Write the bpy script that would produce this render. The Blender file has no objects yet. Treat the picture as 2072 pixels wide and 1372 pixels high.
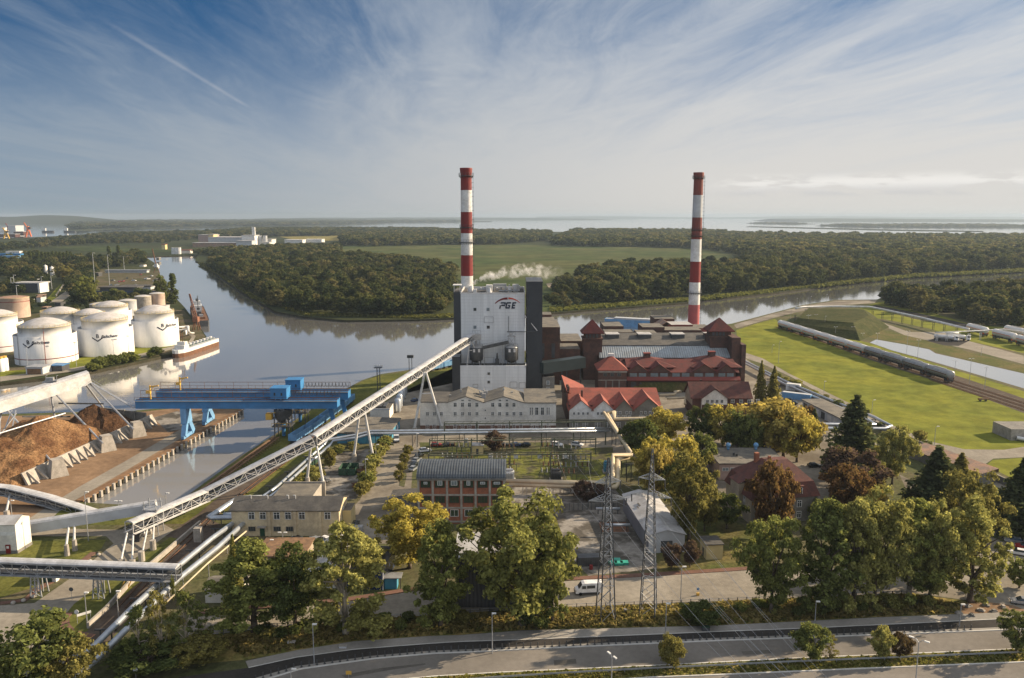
import bpy, math, random
from mathutils import Matrix, Vector, noise as mnoise
R = math.radians
SC = bpy.context.scene
COL = SC.collection
random.seed(7)
CAMH, FOC = 80.0, 1600.0
TH = math.atan((686 - 437) / FOC)
cam = bpy.data.cameras.new('camera')
cam.sensor_width = 36.0
cam.lens = 36.0 * FOC / 2072.0
cam.clip_start = 0.5
cam.clip_end = 80000
camo = bpy.data.objects.new('camera', cam)
COL.objects.link(camo)
camo.location = (0, 0, CAMH)
camo.rotation_euler = (R(90) - TH, 0, 0)
SC.camera = camo
SUN_AZ, SUN_EL = 20.0, 23.0
SKY_STRENGTH, SUN_STRENGTH, EXPOSURE = 0.105, 5.0, 1.08
SC.view_settings.view_transform = 'Standard'
SC.view_settings.look = 'None'
SC.view_settings.exposure = EXPOSURE
SC.view_settings.gamma = 1.0
SC.cycles.use_denoising = True
SC.cycles.max_bounces = 6
SC.cycles.diffuse_bounces = 2
SC.cycles.glossy_bounces = 2
SC.cycles.transmission_bounces = 3
SC.cycles.transparent_max_bounces = 6
SC.cycles.volume_bounces = 1
SC.cycles.caustics_reflective = False
SC.cycles.caustics_refractive = False
def NN(nt, t, **kw):
 n = nt.nodes.new(t)
 for k, v in kw.items():
  if k.startswith('i_'):
   n.inputs[k[2:].replace('_', ' ')].default_value = v
  else:
   setattr(n, k, v)
 return n
def math_node(nt, op, a, b=None, clamp=False):
 n = nt.nodes.new('ShaderNodeMath'); n.operation = op; n.use_clamp = clamp
 for i, x in enumerate((a, b)):
  if x is None: continue
  if isinstance(x, (int, float)): n.inputs[i].default_value = x
  else: nt.links.new(x, n.inputs[i])
 return n.outputs[0]
def smooth(nt, x, a, b, lo=0.0, hi=1.0):
 n = nt.nodes.new('ShaderNodeMapRange'); n.interpolation_type = 'SMOOTHSTEP'
 nt.links.new(x, n.inputs[0])
 for i, v in enumerate((a, b, lo, hi)): n.inputs[i + 1].default_value = v
 return n.outputs[0]
def mixc(nt, fac, a, b, mode='MIX'):
 n = nt.nodes.new('ShaderNodeMix'); n.data_type = 'RGBA'; n.blend_type = mode
 for i, x in ((0, fac), (6, a), (7, b)):
  if isinstance(x, (int, float)): n.inputs[i].default_value = x
  elif isinstance(x, tuple): n.inputs[i].default_value = (*x, 1)
  else: nt.links.new(x, n.inputs[i])
 return n.outputs[2]
def noise_tex(nt, vec, scale, detail=4, rough=.55, dist=0.0):
 n = nt.nodes.new('ShaderNodeTexNoise')
 n.inputs['Scale'].default_value = scale; n.inputs['Detail'].default_value = detail
 n.inputs['Roughness'].default_value = rough; n.inputs['Distortion'].default_value = dist
 if vec is not None: nt.links.new(vec, n.inputs['Vector'])
 return n.outputs[0]
def comb(nt, x, y, z):
 n = nt.nodes.new('ShaderNodeCombineXYZ')
 for i, v in enumerate((x, y, z)):
  if isinstance(v, (int, float)): n.inputs[i].default_value = v
  else: nt.links.new(v, n.inputs[i])
 return n.outputs[0]
world = bpy.data.worlds.new('World'); SC.world = world; world.use_nodes = True
W = world.node_tree; W.nodes.clear()
tc = NN(W, 'ShaderNodeTexCoord')
sep = NN(W, 'ShaderNodeSeparateXYZ'); W.links.new(tc.outputs['Generated'], sep.inputs[0])
dx, dy, dz = sep.outputs
up = math_node(W, 'MAXIMUM', dz, 0.0)
vec = comb(W, dx, dy, math_node(W, 'ADD', math_node(W, 'MULTIPLY', up, 3.0), 0.03))
sky = NN(W, 'ShaderNodeTexSky', sky_type='NISHITA')
sky.sun_disc = False
sky.sun_elevation = R(SUN_EL); sky.sun_rotation = R(90 - SUN_AZ)
sky.air_density = 1.0; sky.dust_density = 1.0; sky.ozone_density = 2.5; sky.altitude = 100
nv = NN(W, 'ShaderNodeVectorMath', operation='NORMALIZE'); W.links.new(vec, nv.inputs[0])
W.links.new(nv.outputs[0], sky.inputs[0])
den = math_node(W, 'ADD', up, 0.035)
cx = math_node(W, 'DIVIDE', dx, den); cy = math_node(W, 'DIVIDE', dy, den)
sheet = comb(W, math_node(W, 'ADD', math_node(W, 'MULTIPLY', cx, 1.0), math_node(W, 'MULTIPLY', cy, 0.10)), math_node(W, 'MULTIPLY', cy, 0.22), 0.0)
n1 = noise_tex(W, sheet, 0.55, 6, .6, 0.9)
n2 = noise_tex(W, sheet, 2.3, 8, .68, 1.3)
n3 = noise_tex(W, sheet, 0.22, 3, .5, 0.3)
az = math_node(W, 'ARCTAN2', dx, dy)
cov = math_node(W, 'ADD', math_node(W, 'MULTIPLY', n1, 1.1), math_node(W, 'MULTIPLY', n2, 0.55))
cov = math_node(W, 'ADD', cov, math_node(W, 'MULTIPLY', n3, 0.7))
cov = math_node(W, 'ADD', cov, smooth(W, az, -0.58, 0.10, -0.24, 0.34))
cov = math_node(W, 'ADD', cov, smooth(W, up, 0.02, 0.20, 0.12, -0.10))
cirrus = smooth(W, cov, 0.82, 1.62, 0.0, 0.94)
cloudc = mixc(W, smooth(W, az, -0.6, 0.7), (1.9, 2.15, 2.4), (3.1, 3.15, 3.2))
blue = mixc(W, 1.0, sky.outputs[0], (.15, .36, .47), 'MULTIPLY')
col = mixc(W, cirrus, blue, cloudc)
veil = smooth(W, up, 0.0, 0.24, 0.90, 0.0)
veilc = mixc(W, smooth(W, az, -0.6, 0.35), (1.35, 1.6, 1.85), (3.3, 3.15, 2.95))
col = mixc(W, veil, col, veilc)
cum = noise_tex(W, comb(W, math_node(W, 'MULTIPLY', az, 11.0), math_node(W, 'MULTIPLY', dz, 55.0), 3.0), 1.6, 6, .6, 0.2)
band = math_node(W, 'MULTIPLY', smooth(W, dz, 0.020, 0.027), smooth(W, dz, 0.034, 0.052, 1.0, 0.0))
band = math_node(W, 'MULTIPLY', band, smooth(W, az, 0.22, 0.30))
cumf = math_node(W, 'MULTIPLY', smooth(W, cum, 0.40, 0.54), band)
cumt = mixc(W, smooth(W, dz, 0.024, 0.044), (2.9, 2.85, 2.8), (4.4, 4.25, 4.05))
col = mixc(W, math_node(W, 'MULTIPLY', cumf, 0.95), col, cumt)
def plane_pt(px, py):
 d = ray(px, py); n = d.normalized(); return n.x / (n.z + .035), n.y / (n.z + .035)
def ray(px, py):
 u = (px - 1036) / FOC; v = (py - 686) / FOC
 return Vector((u, math.cos(TH) - v * math.sin(TH), -(math.sin(TH) + v * math.cos(TH))))
a0, a1 = plane_pt(235, 55), plane_pt(505, 218)
ln = math.hypot(a1[0] - a0[0], a1[1] - a0[1]); ux, uy = (a1[0] - a0[0]) / ln, (a1[1] - a0[1]) / ln
along = math_node(W, 'ADD', math_node(W, 'MULTIPLY', cx, ux), math_node(W, 'MULTIPLY', cy, uy))
across = math_node(W, 'ABSOLUTE', math_node(W, 'SUBTRACT', math_node(W, 'ADD', math_node(W, 'MULTIPLY', cx, -uy), math_node(W, 'MULTIPLY', cy, ux)), a0[1] * ux - a0[0] * uy))
s0 = a0[0] * ux + a0[1] * uy
trail = math_node(W, 'MULTIPLY', smooth(W, across, 0.0, 0.035, 0.32, 0.0), smooth(W, along, s0 - .3, s0 + .4))
trail = math_node(W, 'MULTIPLY', trail, smooth(W, along, s0 + ln - .3, s0 + ln + .2, 1.0, 0.0))
trail = math_node(W, 'MULTIPLY', trail, math_node(W, 'ADD', n2, 0.3))
col = mixc(W, trail, col, (2.4, 2.5, 2.7))
col = mixc(W, smooth(W, dz, .27, .6, 0.0, .7), col, (2.1, 2.1, 2.15))  # unseen sky overhead greyed so that shadows turn less blue
fill_gain = math_node(W, 'MULTIPLY', smooth(W, dz, .25, .6, 1.0, 1.25), smooth(W, dy, .25, -.5, 1.0, 1.65))  # added fill: unseen sky overhead and behind the camera brightened for shaded facades
gn = NN(W, 'ShaderNodeVectorMath', operation='SCALE'); W.links.new(col, gn.inputs[0]); W.links.new(fill_gain, gn.inputs['Scale']); col = gn.outputs[0]
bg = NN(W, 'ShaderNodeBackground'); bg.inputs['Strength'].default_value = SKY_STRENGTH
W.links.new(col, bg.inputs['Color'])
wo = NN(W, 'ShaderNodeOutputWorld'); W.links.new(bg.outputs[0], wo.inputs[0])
sd = Vector((math.cos(R(SUN_EL)) * math.cos(R(SUN_AZ)), math.cos(R(SUN_EL)) * math.sin(R(SUN_AZ)), math.sin(R(SUN_EL))))
sl = bpy.data.lights.new('sun', 'SUN'); sl.energy = SUN_STRENGTH; sl.angle = R(0.5); sl.color = (1.0, 0.80, 0.56)
so = bpy.data.objects.new('sun', sl); COL.objects.link(so)
so.rotation_euler = (-sd).to_track_quat('-Z', 'Y').to_euler(); so.location = (200, 100, 200)
def P(px, py, z=0.0):
 d = ray(px, py); k = (z - CAMH) / d.z
 return Vector((d.x * k, d.y * k, z))
def PY(px, py, Y):
 d = ray(px, py); k = Y / d.y
 return Vector((d.x * k, Y, CAMH + d.z * k))
def ZY(py, Y): return PY(1036, py, Y).z
def mpp(px, py, Y):
 d = ray(px, py); return (Y / d.y) / FOC
M = {}
def mat(name, c, c2=None, rough=.8, scale=1.0, metal=0.0, bump=0.0, bscale=None, spec=.3, coords='Object', fine=None, lo=.35, hi=.65, stretch=None):
 m = bpy.data.materials.new(name); m.use_nodes = True
 nt = m.node_tree; b = nt.nodes['Principled BSDF']
 b.inputs['Roughness'].default_value = rough; b.inputs['Metallic'].default_value = metal
 b.inputs['Specular IOR Level'].default_value = .03 if coords == 'World' else spec
 c2 = c2 or tuple(x * .78 for x in c)
 t = NN(nt, 'ShaderNodeTexCoord')
 if coords == 'World':
  g = NN(nt, 'ShaderNodeNewGeometry'); v = g.outputs['Position']
 else:
  v = t.outputs['Object']
 if stretch:
  mp = NN(nt, 'ShaderNodeMapping'); mp.inputs['Scale'].default_value = stretch; nt.links.new(v, mp.inputs[0]); v = mp.outputs[0]
 n = noise_tex(nt, v, scale, 6, .62, .3)
 f = smooth(nt, n, lo, hi)
 out = mixc(nt, f, c, c2)
 if fine:
  n2 = noise_tex(nt, v, fine[0], 5, .7)
  k = smooth(nt, n2, .3, .7, 1 - fine[1], 1 + fine[1])
  mm = NN(nt, 'ShaderNodeVectorMath', operation='SCALE'); nt.links.new(out, mm.inputs[0]); nt.links.new(k, mm.inputs['Scale']); out = mm.outputs[0]
 nt.links.new(out, b.inputs['Base Color'])
 if bump:
  bn = NN(nt, 'ShaderNodeBump'); bn.inputs['Strength'].default_value = bump
  bn.inputs['Distance'].default_value = 1.2 if 'chips' in name else .3
  nb = noise_tex(nt, v, bscale or scale * 4, 5, .6)
  nt.links.new(nb, bn.inputs['Height']); nt.links.new(bn.outputs[0], b.inputs['Normal'])
 M[name] = m
 return m
def ribbed(name, c, c2, axis=0, pitch=.6, rough=.5, metal=0.0, strength=.5, scale=.5):
 m = mat(name, c, c2, rough, scale, metal)
 nt = m.node_tree; b = nt.nodes['Principled BSDF']
 t = [n for n in nt.nodes if n.type == 'TEX_COORD'][0]
 s = NN(nt, 'ShaderNodeSeparateXYZ'); nt.links.new(t.outputs['Object'], s.inputs[0])
 w = math_node(nt, 'SINE', math_node(nt, 'MULTIPLY', s.outputs[axis], 6.283 / pitch))
 bn = NN(nt, 'ShaderNodeBump'); bn.inputs['Strength'].default_value = strength; bn.inputs['Distance'].default_value = .08
 nt.links.new(w, bn.inputs['Height']); nt.links.new(bn.outputs[0], b.inputs['Normal'])
 old = b.inputs['Base Color'].links[0].from_socket
 k = smooth(nt, w, -1, 1, .82, 1.1)
 mm = NN(nt, 'ShaderNodeVectorMath', operation='SCALE'); nt.links.new(old, mm.inputs[0]); nt.links.new(k, mm.inputs['Scale'])
 nt.links.new(mm.outputs[0], b.inputs['Base Color'])
 return m
mat('white_wall', (.64, .66, .67), (.55, .57, .58), .7, .6, fine=(2.0, .02), stretch=(1, 1, .07))
mat('office_wall', (.64, .62, .57), (.50, .48, .44), .85, .22, fine=(1.5, .10))
mat('cream_wall', (.60, .50, .32), (.44, .36, .24), .85, .3, fine=(1.4, .14))
mat('yellow_wall', (.58, .47, .24), (.50, .40, .20), .85, .5)
mat('pink_wall', (.42, .30, .26), (.33, .24, .21), .85, .4)
mat('villa_wall', (.38, .32, .24), (.27, .23, .18), .85, .4, fine=(2, .12))
mat('grey_render', (.20, .19, .17), (.14, .135, .12), .9, .3, fine=(1.5, .12))
mat('dark_panel', (.030, .036, .044), (.022, .027, .034), .45, .2, spec=.4)
mat('teal_panel', (.012, .022, .026), (.018, .030, .034), .5, .2)
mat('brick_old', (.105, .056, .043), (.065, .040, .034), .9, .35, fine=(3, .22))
mat('brick_red', (.30, .115, .065), (.22, .085, .052), .9, .6, fine=(4, .2))
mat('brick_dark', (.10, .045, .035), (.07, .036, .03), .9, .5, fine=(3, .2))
mat('roof_red', (.115, .026, .022), (.080, .025, .022), .8, .35, fine=(2, .18))
mat('roof_red_bright', (.26, .070, .048), (.18, .058, .042), .75, .3, fine=(2, .14))
mat('roof_tile', (.115, .044, .035), (.075, .034, .030), .85, .5, fine=(3, .2))
mat('roof_dark', (.060, .058, .056), (.095, .090, .082), .9, .25, fine=(1.5, .18))
mat('roof_tar', (.16, .145, .12), (.10, .095, .085), .95, .25, fine=(1.2, .15))
mat('roof_light', (.42, .42, .42), (.30, .29, .28), .7, .3, fine=(1.5, .1))
mat('roof_brown', (.34, .20, .13), (.20, .15, .12), .8, .3, fine=(1.5, .15))
ribbed('zinc_sheet', (.30, .34, .37), (.24, .26, .27), 0, 1.1, .45, .3, .6, .3)
ribbed('barrel_sheet', (.085, .10, .115), (.065, .074, .085), 0, .7, .45, .2, .5, .4)
ribbed('wall_ribbed', (.21, .22, .24), (.17, .18, .20), 1, .7, .6, 0, .6, .3)
ribbed('shed_ribbed', (.075, .072, .072), (.06, .058, .058), 0, .8, .7, 0, .6, .3)
mat('concrete', (.36, .33, .29), (.25, .23, .20), .9, .5, fine=(3, .12))
mat('concrete_dark', (.20, .19, .17), (.13, .125, .115), .9, .4, fine=(3, .14))
mat('glass', (.030, .038, .042), (.05, .06, .065), .12, .5, spec=.6)
mat('glass_pale', (.20, .25, .27), (.13, .16, .18), .2, .5, spec=.6)
mat('green_glass', (.020, .040, .028), (.035, .055, .040), .2, .5, spec=.6)
mat('frame_white', (.72, .72, .70), None, .6)
mat('steel', (.36, .37, .38), (.27, .275, .28), .45, .6, .4)
mat('steel_dark', (.085, .090, .095), (.06, .062, .066), .5, .6, .3)
mat('steel_pale', (.62, .62, .61), (.50, .49, .47), .45, .4, .1)
mat('galvanised', (.44, .46, .48), (.34, .35, .37), .42, .8, .5)
mat('pipe_silver', (.46, .50, .54), (.36, .39, .43), .34, .5, .6)
mat('pipe_cream', (.55, .46, .30), (.44, .37, .26), .6, .4)
mat('rust', (.16, .075, .04), (.09, .05, .03), .9, .8)
mat('paint_blue', (.040, .19, .42), (.040, .145, .31), .45, .2, spec=.4)
mat('paint_blue_pale', (.15, .33, .55), (.12, .25, .42), .5, .3)
mat('paint_teal', (.06, .26, .38), (.05, .18, .27), .6, .3)
mat('paint_yellow', (.62, .38, .06), (.50, .30, .08), .5, .5)
mat('paint_orange', (.70, .16, .03), None, .5)
mat('paint_red', (.20, .018, .017), (.155, .020, .019), .6, .2)
mat('paint_red_dull', (.20, .045, .035), (.15, .04, .034), .7, .2)
mat('paint_pink', (.42, .10, .10), (.34, .09, .09), .7, .2)
mat('paint_white', (.68, .68, .67), (.52, .51, .48), .5, .25, spec=.35, fine=(1.3, .12))
mat('conveyor_cover', (.44, .45, .47), (.33, .335, .345), .6, .35, fine=(1.5, .14))
mat('paint_grey', (.46, .48, .50), (.38, .39, .40), .6, .2)
mat('paint_green', (.030, .080, .048), (.026, .060, .038), .6, .5)
mat('paint_mint', (.04, .34, .25), (.035, .26, .20), .5, .5)
mat('tank_white', (.66, .655, .64), (.57, .56, .53), .5, .10, spec=.3, fine=(.8, .05), stretch=(1, 1, .25))
mat('tank_roof', (.48, .46, .45), (.36, .345, .33), .6, .3)
mat('tank_rusty', (.50, .38, .30), (.40, .30, .24), .7, .2)
mat('logo_navy', (.010, .016, .040), None, .5)
mat('logo_black', (.012, .013, .018), None, .4)
mat('logo_maroon', (.16, .012, .018), None, .5)
mat('logo_red', (.55, .07, .03), None, .5)
mat('tyre', (.012, .012, .012), None, .8)
mat('car_white', (.78, .78, .78), None, .25, spec=.6)
mat('car_silver', (.42, .44, .47), None, .25, .5, .5, spec=.6)
mat('car_black', (.012, .013, .015), None, .2, spec=.6)
mat('car_red', (.25, .02, .02), None, .25, spec=.6)
mat('car_blue', (.03, .05, .12), None, .25, spec=.6)
mat('wood_chips', (.22, .130, .066), (.095, .050, .027), .95, .13, bump=1.0, bscale=.55, coords='World', fine=(1.6, .45))
mat('chips_dark', (.10, .055, .030), (.045, .027, .018), .95, .16, bump=1.0, bscale=.9, coords='World', fine=(.8, .3))
mat('timber', (.22, .13, .07), (.13, .08, .05), .9, .8)
mat('bark', (.13, .10, .075), (.07, .055, .042), .95, 1.5)
mat('bark_pale', (.34, .29, .22), (.22, .19, .15), .95, 1.5)
WM = {}
class MB:
 def __init__(s, T=None): s.v = []; s.f = []; s.mi = []; s.T = T; s.m = 0
 def pt(s, p):
  p = Vector(p)
  s.v.append(s.T @ p if s.T else p); return len(s.v) - 1
 def poly(s, pts, m=None):
  s.f.append([s.pt(p) for p in pts]); s.mi.append(s.m if m is None else m)
 def box(s, x0, x1, y0, y1, z0, z1, m=None, top=None):
  i = [s.pt((x, y, z)) for z in (z0, z1) for y in (y0, y1) for x in (x0, x1)]
  for k, q in enumerate(((0, 2, 3, 1), (4, 5, 7, 6), (0, 1, 5, 4), (2, 6, 7, 3), (0, 4, 6, 2), (1, 3, 7, 5))):
   s.f.append([i[j] for j in q])
   s.mi.append(top if (k == 1 and top is not None) else (s.m if m is None else m))
 def prism(s, pts, z0, z1, m=None, top=None):
  n = len(pts)
  a = [s.pt((p[0], p[1], z0)) for p in pts]; b = [s.pt((p[0], p[1], z1)) for p in pts]
  mm = s.m if m is None else m
  s.f.append(b); s.mi.append(mm if top is None else top)
  s.f.append(a[::-1]); s.mi.append(mm)
  for i in range(n):
   j = (i + 1) % n; s.f.append([a[i], a[j], b[j], b[i]]); s.mi.append(mm)
 def bar(s, p, q, w, h=None, m=None):
  p, q = Vector(p), Vector(q); h = h or w
  d = (q - p)
  if d.length < 1e-6: return
  d.normalize(); u = Vector((0, 0, 1)) if abs(d.z) < .95 else Vector((0, 1, 0))
  x = d.cross(u).normalized() * (w / 2); y = x.cross(d).normalized() * (h / 2)
  a = [s.pt(p + e) for e in (-x - y, x - y, x + y, -x + y)]; b = [s.pt(q + e) for e in (-x - y, x - y, x + y, -x + y)]
  mm = s.m if m is None else m
  s.f += [a[::-1], b] + [[a[i], a[(i + 1) % 4], b[(i + 1) % 4], b[i]] for i in range(4)]; s.mi += [mm] * 6
 def tube(s, p, q, r, r2=None, n=8, m=None, cap=True):
  p, q = Vector(p), Vector(q); r2 = r if r2 is None else r2
  d = (q - p)
  if d.length < 1e-6: return
  d.normalize(); u = Vector((0, 0, 1)) if abs(d.z) < .95 else Vector((0, 1, 0))
  x = d.cross(u).normalized(); y = x.cross(d)
  cs = [(math.cos(6.2832 * i / n), math.sin(6.2832 * i / n)) for i in range(n)]
  a = [s.pt(p + (x * c + y * t) * r) for c, t in cs]; b = [s.pt(q + (x * c + y * t) * r2) for c, t in cs]
  mm = s.m if m is None else m
  for i in range(n):
   j = (i + 1) % n; s.f.append([a[i], a[j], b[j], b[i]]); s.mi.append(mm)
  if cap: s.f += [a[::-1], b]; s.mi += [mm, mm]
 def path(s, pts, r, n=8, m=None):
  pts = [Vector(p) for p in pts]
  mm = s.m if m is None else m
  prev = None
  cs = [(math.cos(6.2832 * i / n), math.sin(6.2832 * i / n)) for i in range(n)]
  for k, p in enumerate(pts):
   d = (pts[min(k + 1, len(pts) - 1)] - pts[max(k - 1, 0)]).normalized()
   u = Vector((0, 0, 1)) if abs(d.z) < .95 else Vector((0, 1, 0))
   x = d.cross(u).normalized(); y = x.cross(d)
   sc = 1.0
   if 0 < k < len(pts) - 1:
    e = (pts[k] - pts[k - 1]).normalized(); sc = 1 / max(.5, e.dot(d))
   ring = [s.pt(p + (x * c * sc + y * t) * r) for c, t in cs]
   if prev:
    for i in range(n):
     j = (i + 1) % n; s.f.append([prev[i], prev[j], ring[j], ring[i]]); s.mi.append(mm)
   else: s.f.append(ring[::-1]); s.mi.append(mm)
   prev = ring
  s.f.append(prev); s.mi.append(mm)
 def lathe(s, c, prof, n=32, mats=None):
  rings = [[s.pt((c[0] + r * math.cos(6.2832 * i / n), c[1] + r * math.sin(6.2832 * i / n), c[2] + z)) for i in range(n)] for r, z in prof]
  for k in range(len(prof) - 1):
   a, b = rings[k], rings[k + 1]
   for i in range(n):
    j = (i + 1) % n; s.f.append([a[i], a[j], b[j], b[i]]); s.mi.append(mats[k] if mats else s.m)
  s.f.append(rings[-1]); s.mi.append(mats[-1] if mats else s.m)
 def ball(s, c, r, n=10, rings=6, m=None, sq=1.0):
  prof = [(max(.001, math.sin(math.pi * k / rings)) * r, -math.cos(math.pi * k / rings) * r * sq) for k in range(rings + 1)]
  s.lathe(c, prof, n, [s.m if m is None else m] * rings)
 def build(s, name, mats, parent=None, smooth=False):
  if isinstance(mats, str): mats = [mats]
  me = bpy.data.meshes.new(name)
  if parent is None:
   lo = [min(p[i] for p in s.v) for i in range(3)]; hi = [max(p[i] for p in s.v) for i in range(3)]
   loc = Vector(((lo[0] + hi[0]) / 2, (lo[1] + hi[1]) / 2, lo[2])); mw = Matrix.Translation(loc)
  else:
   mw = WM[parent.name]
  inv = mw.inverted()
  me.from_pydata([inv @ p for p in s.v], [], s.f)
  me.polygons.foreach_set('material_index', s.mi)
  for k in mats: me.materials.append(M[k] if isinstance(k, str) else k)
  if smooth: me.polygons.foreach_set('use_smooth', [True] * len(me.polygons))
  me.update()
  o = bpy.data.objects.new(name, me); COL.objects.link(o)
  if parent is None: o.location = mw.translation
  else: o.parent = parent
  WM[o.name] = mw
  return o
def tag(o, label=None, cat=None, group=None, kind=None):
 if label: o['label'] = label
 if cat: o['category'] = cat
 if group: o['group'] = group
 if kind: o['kind'] = kind
 return o
def thing(name, label, cat, loc, rz=0.0, group=None):
 o = bpy.data.objects.new(name, None); COL.objects.link(o); o.empty_display_size = .5
 o.location = loc; o.rotation_euler = (0, 0, rz)
 WM[o.name] = Matrix.Translation(Vector(loc)) @ Matrix.Rotation(rz, 4, 'Z')
 return tag(o, label, cat, group)
def frame_at(loc, rz): return Matrix.Translation(Vector(loc)) @ Matrix.Rotation(rz, 4, 'Z')
KIDS = {}
def dup(root, loc, rz=0.0, sc=(1, 1, 1), label=None, group=None, color=None):
 if root.name not in KIDS:
  KIDS[root.name] = [c for c in bpy.data.objects if c.parent == root]
  for c in KIDS[root.name]: KIDS[c.name] = [g for g in bpy.data.objects if g.parent == c]
 r = root.copy(); COL.objects.link(r); r.location = loc; r.rotation_euler = (0, 0, rz); r.scale = sc
 if label: r['label'] = label
 if group: r['group'] = group
 if color and r.type == 'MESH': r.color = color
 for ch in KIDS[root.name]:
  c = ch.copy(); COL.objects.link(c); c.parent = r
  if color and c.name.split('.')[0] in ('crown', 'body', 'foliage'): c.color = color
  for g in KIDS[ch.name]:
   d = g.copy(); COL.objects.link(d); d.parent = c
 return r
def inst(src, loc, rz=0.0, parent=None, sc=None):
 o = src.copy(); COL.objects.link(o); o.location = loc; o.rotation_euler = (0, 0, rz)
 if parent is not None: o.parent = parent
 if sc: o.scale = sc
 return o
def remove(o):
 for c in [k for k in bpy.data.objects if k.parent == o]: remove(c)
 bpy.data.objects.remove(o)
# ================================================================ THE SETTING
mat('ground_soil', (.115, .10, .062), (.075, .085, .035), .95, .05, coords='World', fine=(.8, .3), bump=.4, bscale=.6)
mat('grass_rough', (.075, .088, .028), (.125, .105, .045), .95, .07, coords='World', fine=(.9, .32), bump=.5, bscale=.8)
mat('grass_dry', (.26, .20, .075), (.115, .125, .038), .95, .22, coords='World', fine=(1.2, .3), bump=.5, bscale=1.2)
mat('lawn_green', (.170, .175, .028), (.120, .136, .024), .95, .03, coords='World', fine=(.10, .26), bump=.5, bscale=.7)
mat('meadow_green', (.048, .068, .024), (.080, .084, .034), .95, .006, coords='World', fine=(.02, .3))
mat('marsh', (.055, .070, .026), (.034, .048, .020), .95, .008, coords='World', fine=(.02, .3))
mat('far_green', (.028, .038, .018), (.045, .050, .024), .95, .003, coords='World', fine=(.01, .2))
mat('substation_turf', (.13, .135, .034), (.075, .07, .045), .95, .12, coords='World', fine=(.8, .35), lo=.42, hi=.58)
mat('terminal_ground', (.115, .095, .065), (.06, .062, .03), .95, .05, coords='World', fine=(.5, .3))
mat('bank_turf', (.125, .125, .034), (.075, .085, .026), .95, .09, coords='World', fine=(.9, .3))
mat('mud', (.055, .050, .034), (.035, .034, .022), .95, .2, coords='World', fine=(1, .2))
mat('mound_grass', (.040, .048, .018), (.062, .062, .026), .95, .1, coords='World', fine=(.6, .3))
mat('asphalt', (0.160, 0.148, 0.132), (0.200, 0.184, 0.164), .85, .06, coords='World', fine=(.9, .09))
mat('asphalt_dark', (.040, .038, .036), (.052, .048, .045), .9, .1, coords='World', fine=(1.5, .12))
mat('paving', (0.288, 0.272, 0.248), (0.240, 0.228, 0.208), .9, .15, coords='World', fine=(1.8, .08))
mat('paving_red', (0.176, 0.100, 0.076), (0.144, 0.088, 0.068), .9, .3, coords='World', fine=(2, .12))
mat('yard_concrete', (0.256, 0.232, 0.192), (.135, .118, .095), .9, .055, coords='World', fine=(.7, .14))
mat('slab_worn', (0.240, 0.224, 0.200), (0.088, 0.080, 0.068), .9, .14, coords='World', fine=(.6, .2), lo=.42, hi=.58)
mat('yard_dirt', (0.240, 0.160, 0.100), (0.168, 0.112, 0.072), .95, .08, coords='World', fine=(.6, .18))
mat('gravel', (0.264, 0.240, 0.200), (0.208, 0.188, 0.156), .95, .08, coords='World', fine=(.8, .14))
mat('ballast', (.105, .085, .068), (.075, .06, .05), .95, .3, coords='World', fine=(1.5, .2))
mat('kerb_pale', (.55, .54, .51), (.46, .45, .42), .85, .4, coords='World')
mat('quay_dirt', (0.216, 0.132, 0.076), (0.152, 0.096, 0.060), .95, .12, coords='World', fine=(.8, .2))
mat('sand', (0.288, 0.240, 0.176), (0.224, 0.184, 0.136), .95, .06, coords='World', fine=(.4, .15))
def structure(name, mb, mats):
 return tag(mb.build(name, mats), kind='structure')
def sheet(name, pts, z, m, px=True):
 mb = MB(); mb.poly([P(*p, z) if px else (p[0], p[1], z) for p in pts])
 o = structure(name, mb, m)
 return o
def strip_pts(upper, lower): return list(upper) + list(lower)[::-1]
def ribbon(name, line, w, z, m, px=True, h=0.0):
 pts = [P(*p, 0) if px else Vector((p[0], p[1], 0)) for p in line]
 L, Rr = [], []
 for i, p in enumerate(pts):
  d = (pts[min(i + 1, len(pts) - 1)] - pts[max(i - 1, 0)]).normalized(); n = Vector((-d.y, d.x, 0)) * w / 2
  L.append(p + n); Rr.append(p - n)
 mb = MB()
 for i in range(len(pts) - 1):
  q = [L[i], Rr[i], Rr[i + 1], L[i + 1]]
  if h: mb.prism([(v.x, v.y) for v in q], z - .02, z + h)
  else: mb.poly([(v.x, v.y, z) for v in q])
 return structure(name, mb, m)
def lerp_line(line, t):
 pts = [P(*p) for p in line]
 ls = [(pts[i + 1] - pts[i]).length for i in range(len(pts) - 1)]; d = t * sum(ls)
 for i, l in enumerate(ls):
  if d <= l or i == len(ls) - 1: return pts[i].lerp(pts[i + 1], d / l), (pts[i + 1] - pts[i]).normalized()
  d -= l
def line_len(line):
 pts = [P(*p) for p in line]; return sum((pts[i + 1] - pts[i]).length for i in range(len(pts) - 1))
WZ = -1.6
wm = bpy.data.materials.new('water'); wm.use_nodes = True; M['water'] = wm
nt = wm.node_tree; b = nt.nodes['Principled BSDF']
b.inputs['Base Color'].default_value = (.96, .93, .88, 1); b.inputs['Metallic'].default_value = 1.0; b.inputs['Roughness'].default_value = .06
b.inputs['IOR'].default_value = 2.4; b.inputs['Specular IOR Level'].default_value = .8
g = NN(nt, 'ShaderNodeNewGeometry')
mp = NN(nt, 'ShaderNodeMapping'); mp.inputs['Scale'].default_value = (.25, .5, 1); nt.links.new(g.outputs['Position'], mp.inputs[0])
n1_ = noise_tex(nt, mp.outputs[0], 1.0, 3, .5); n2_ = noise_tex(nt, mp.outputs[0], .03, 2, .5)
bn = NN(nt, 'ShaderNodeBump'); bn.inputs['Distance'].default_value = .05
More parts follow.
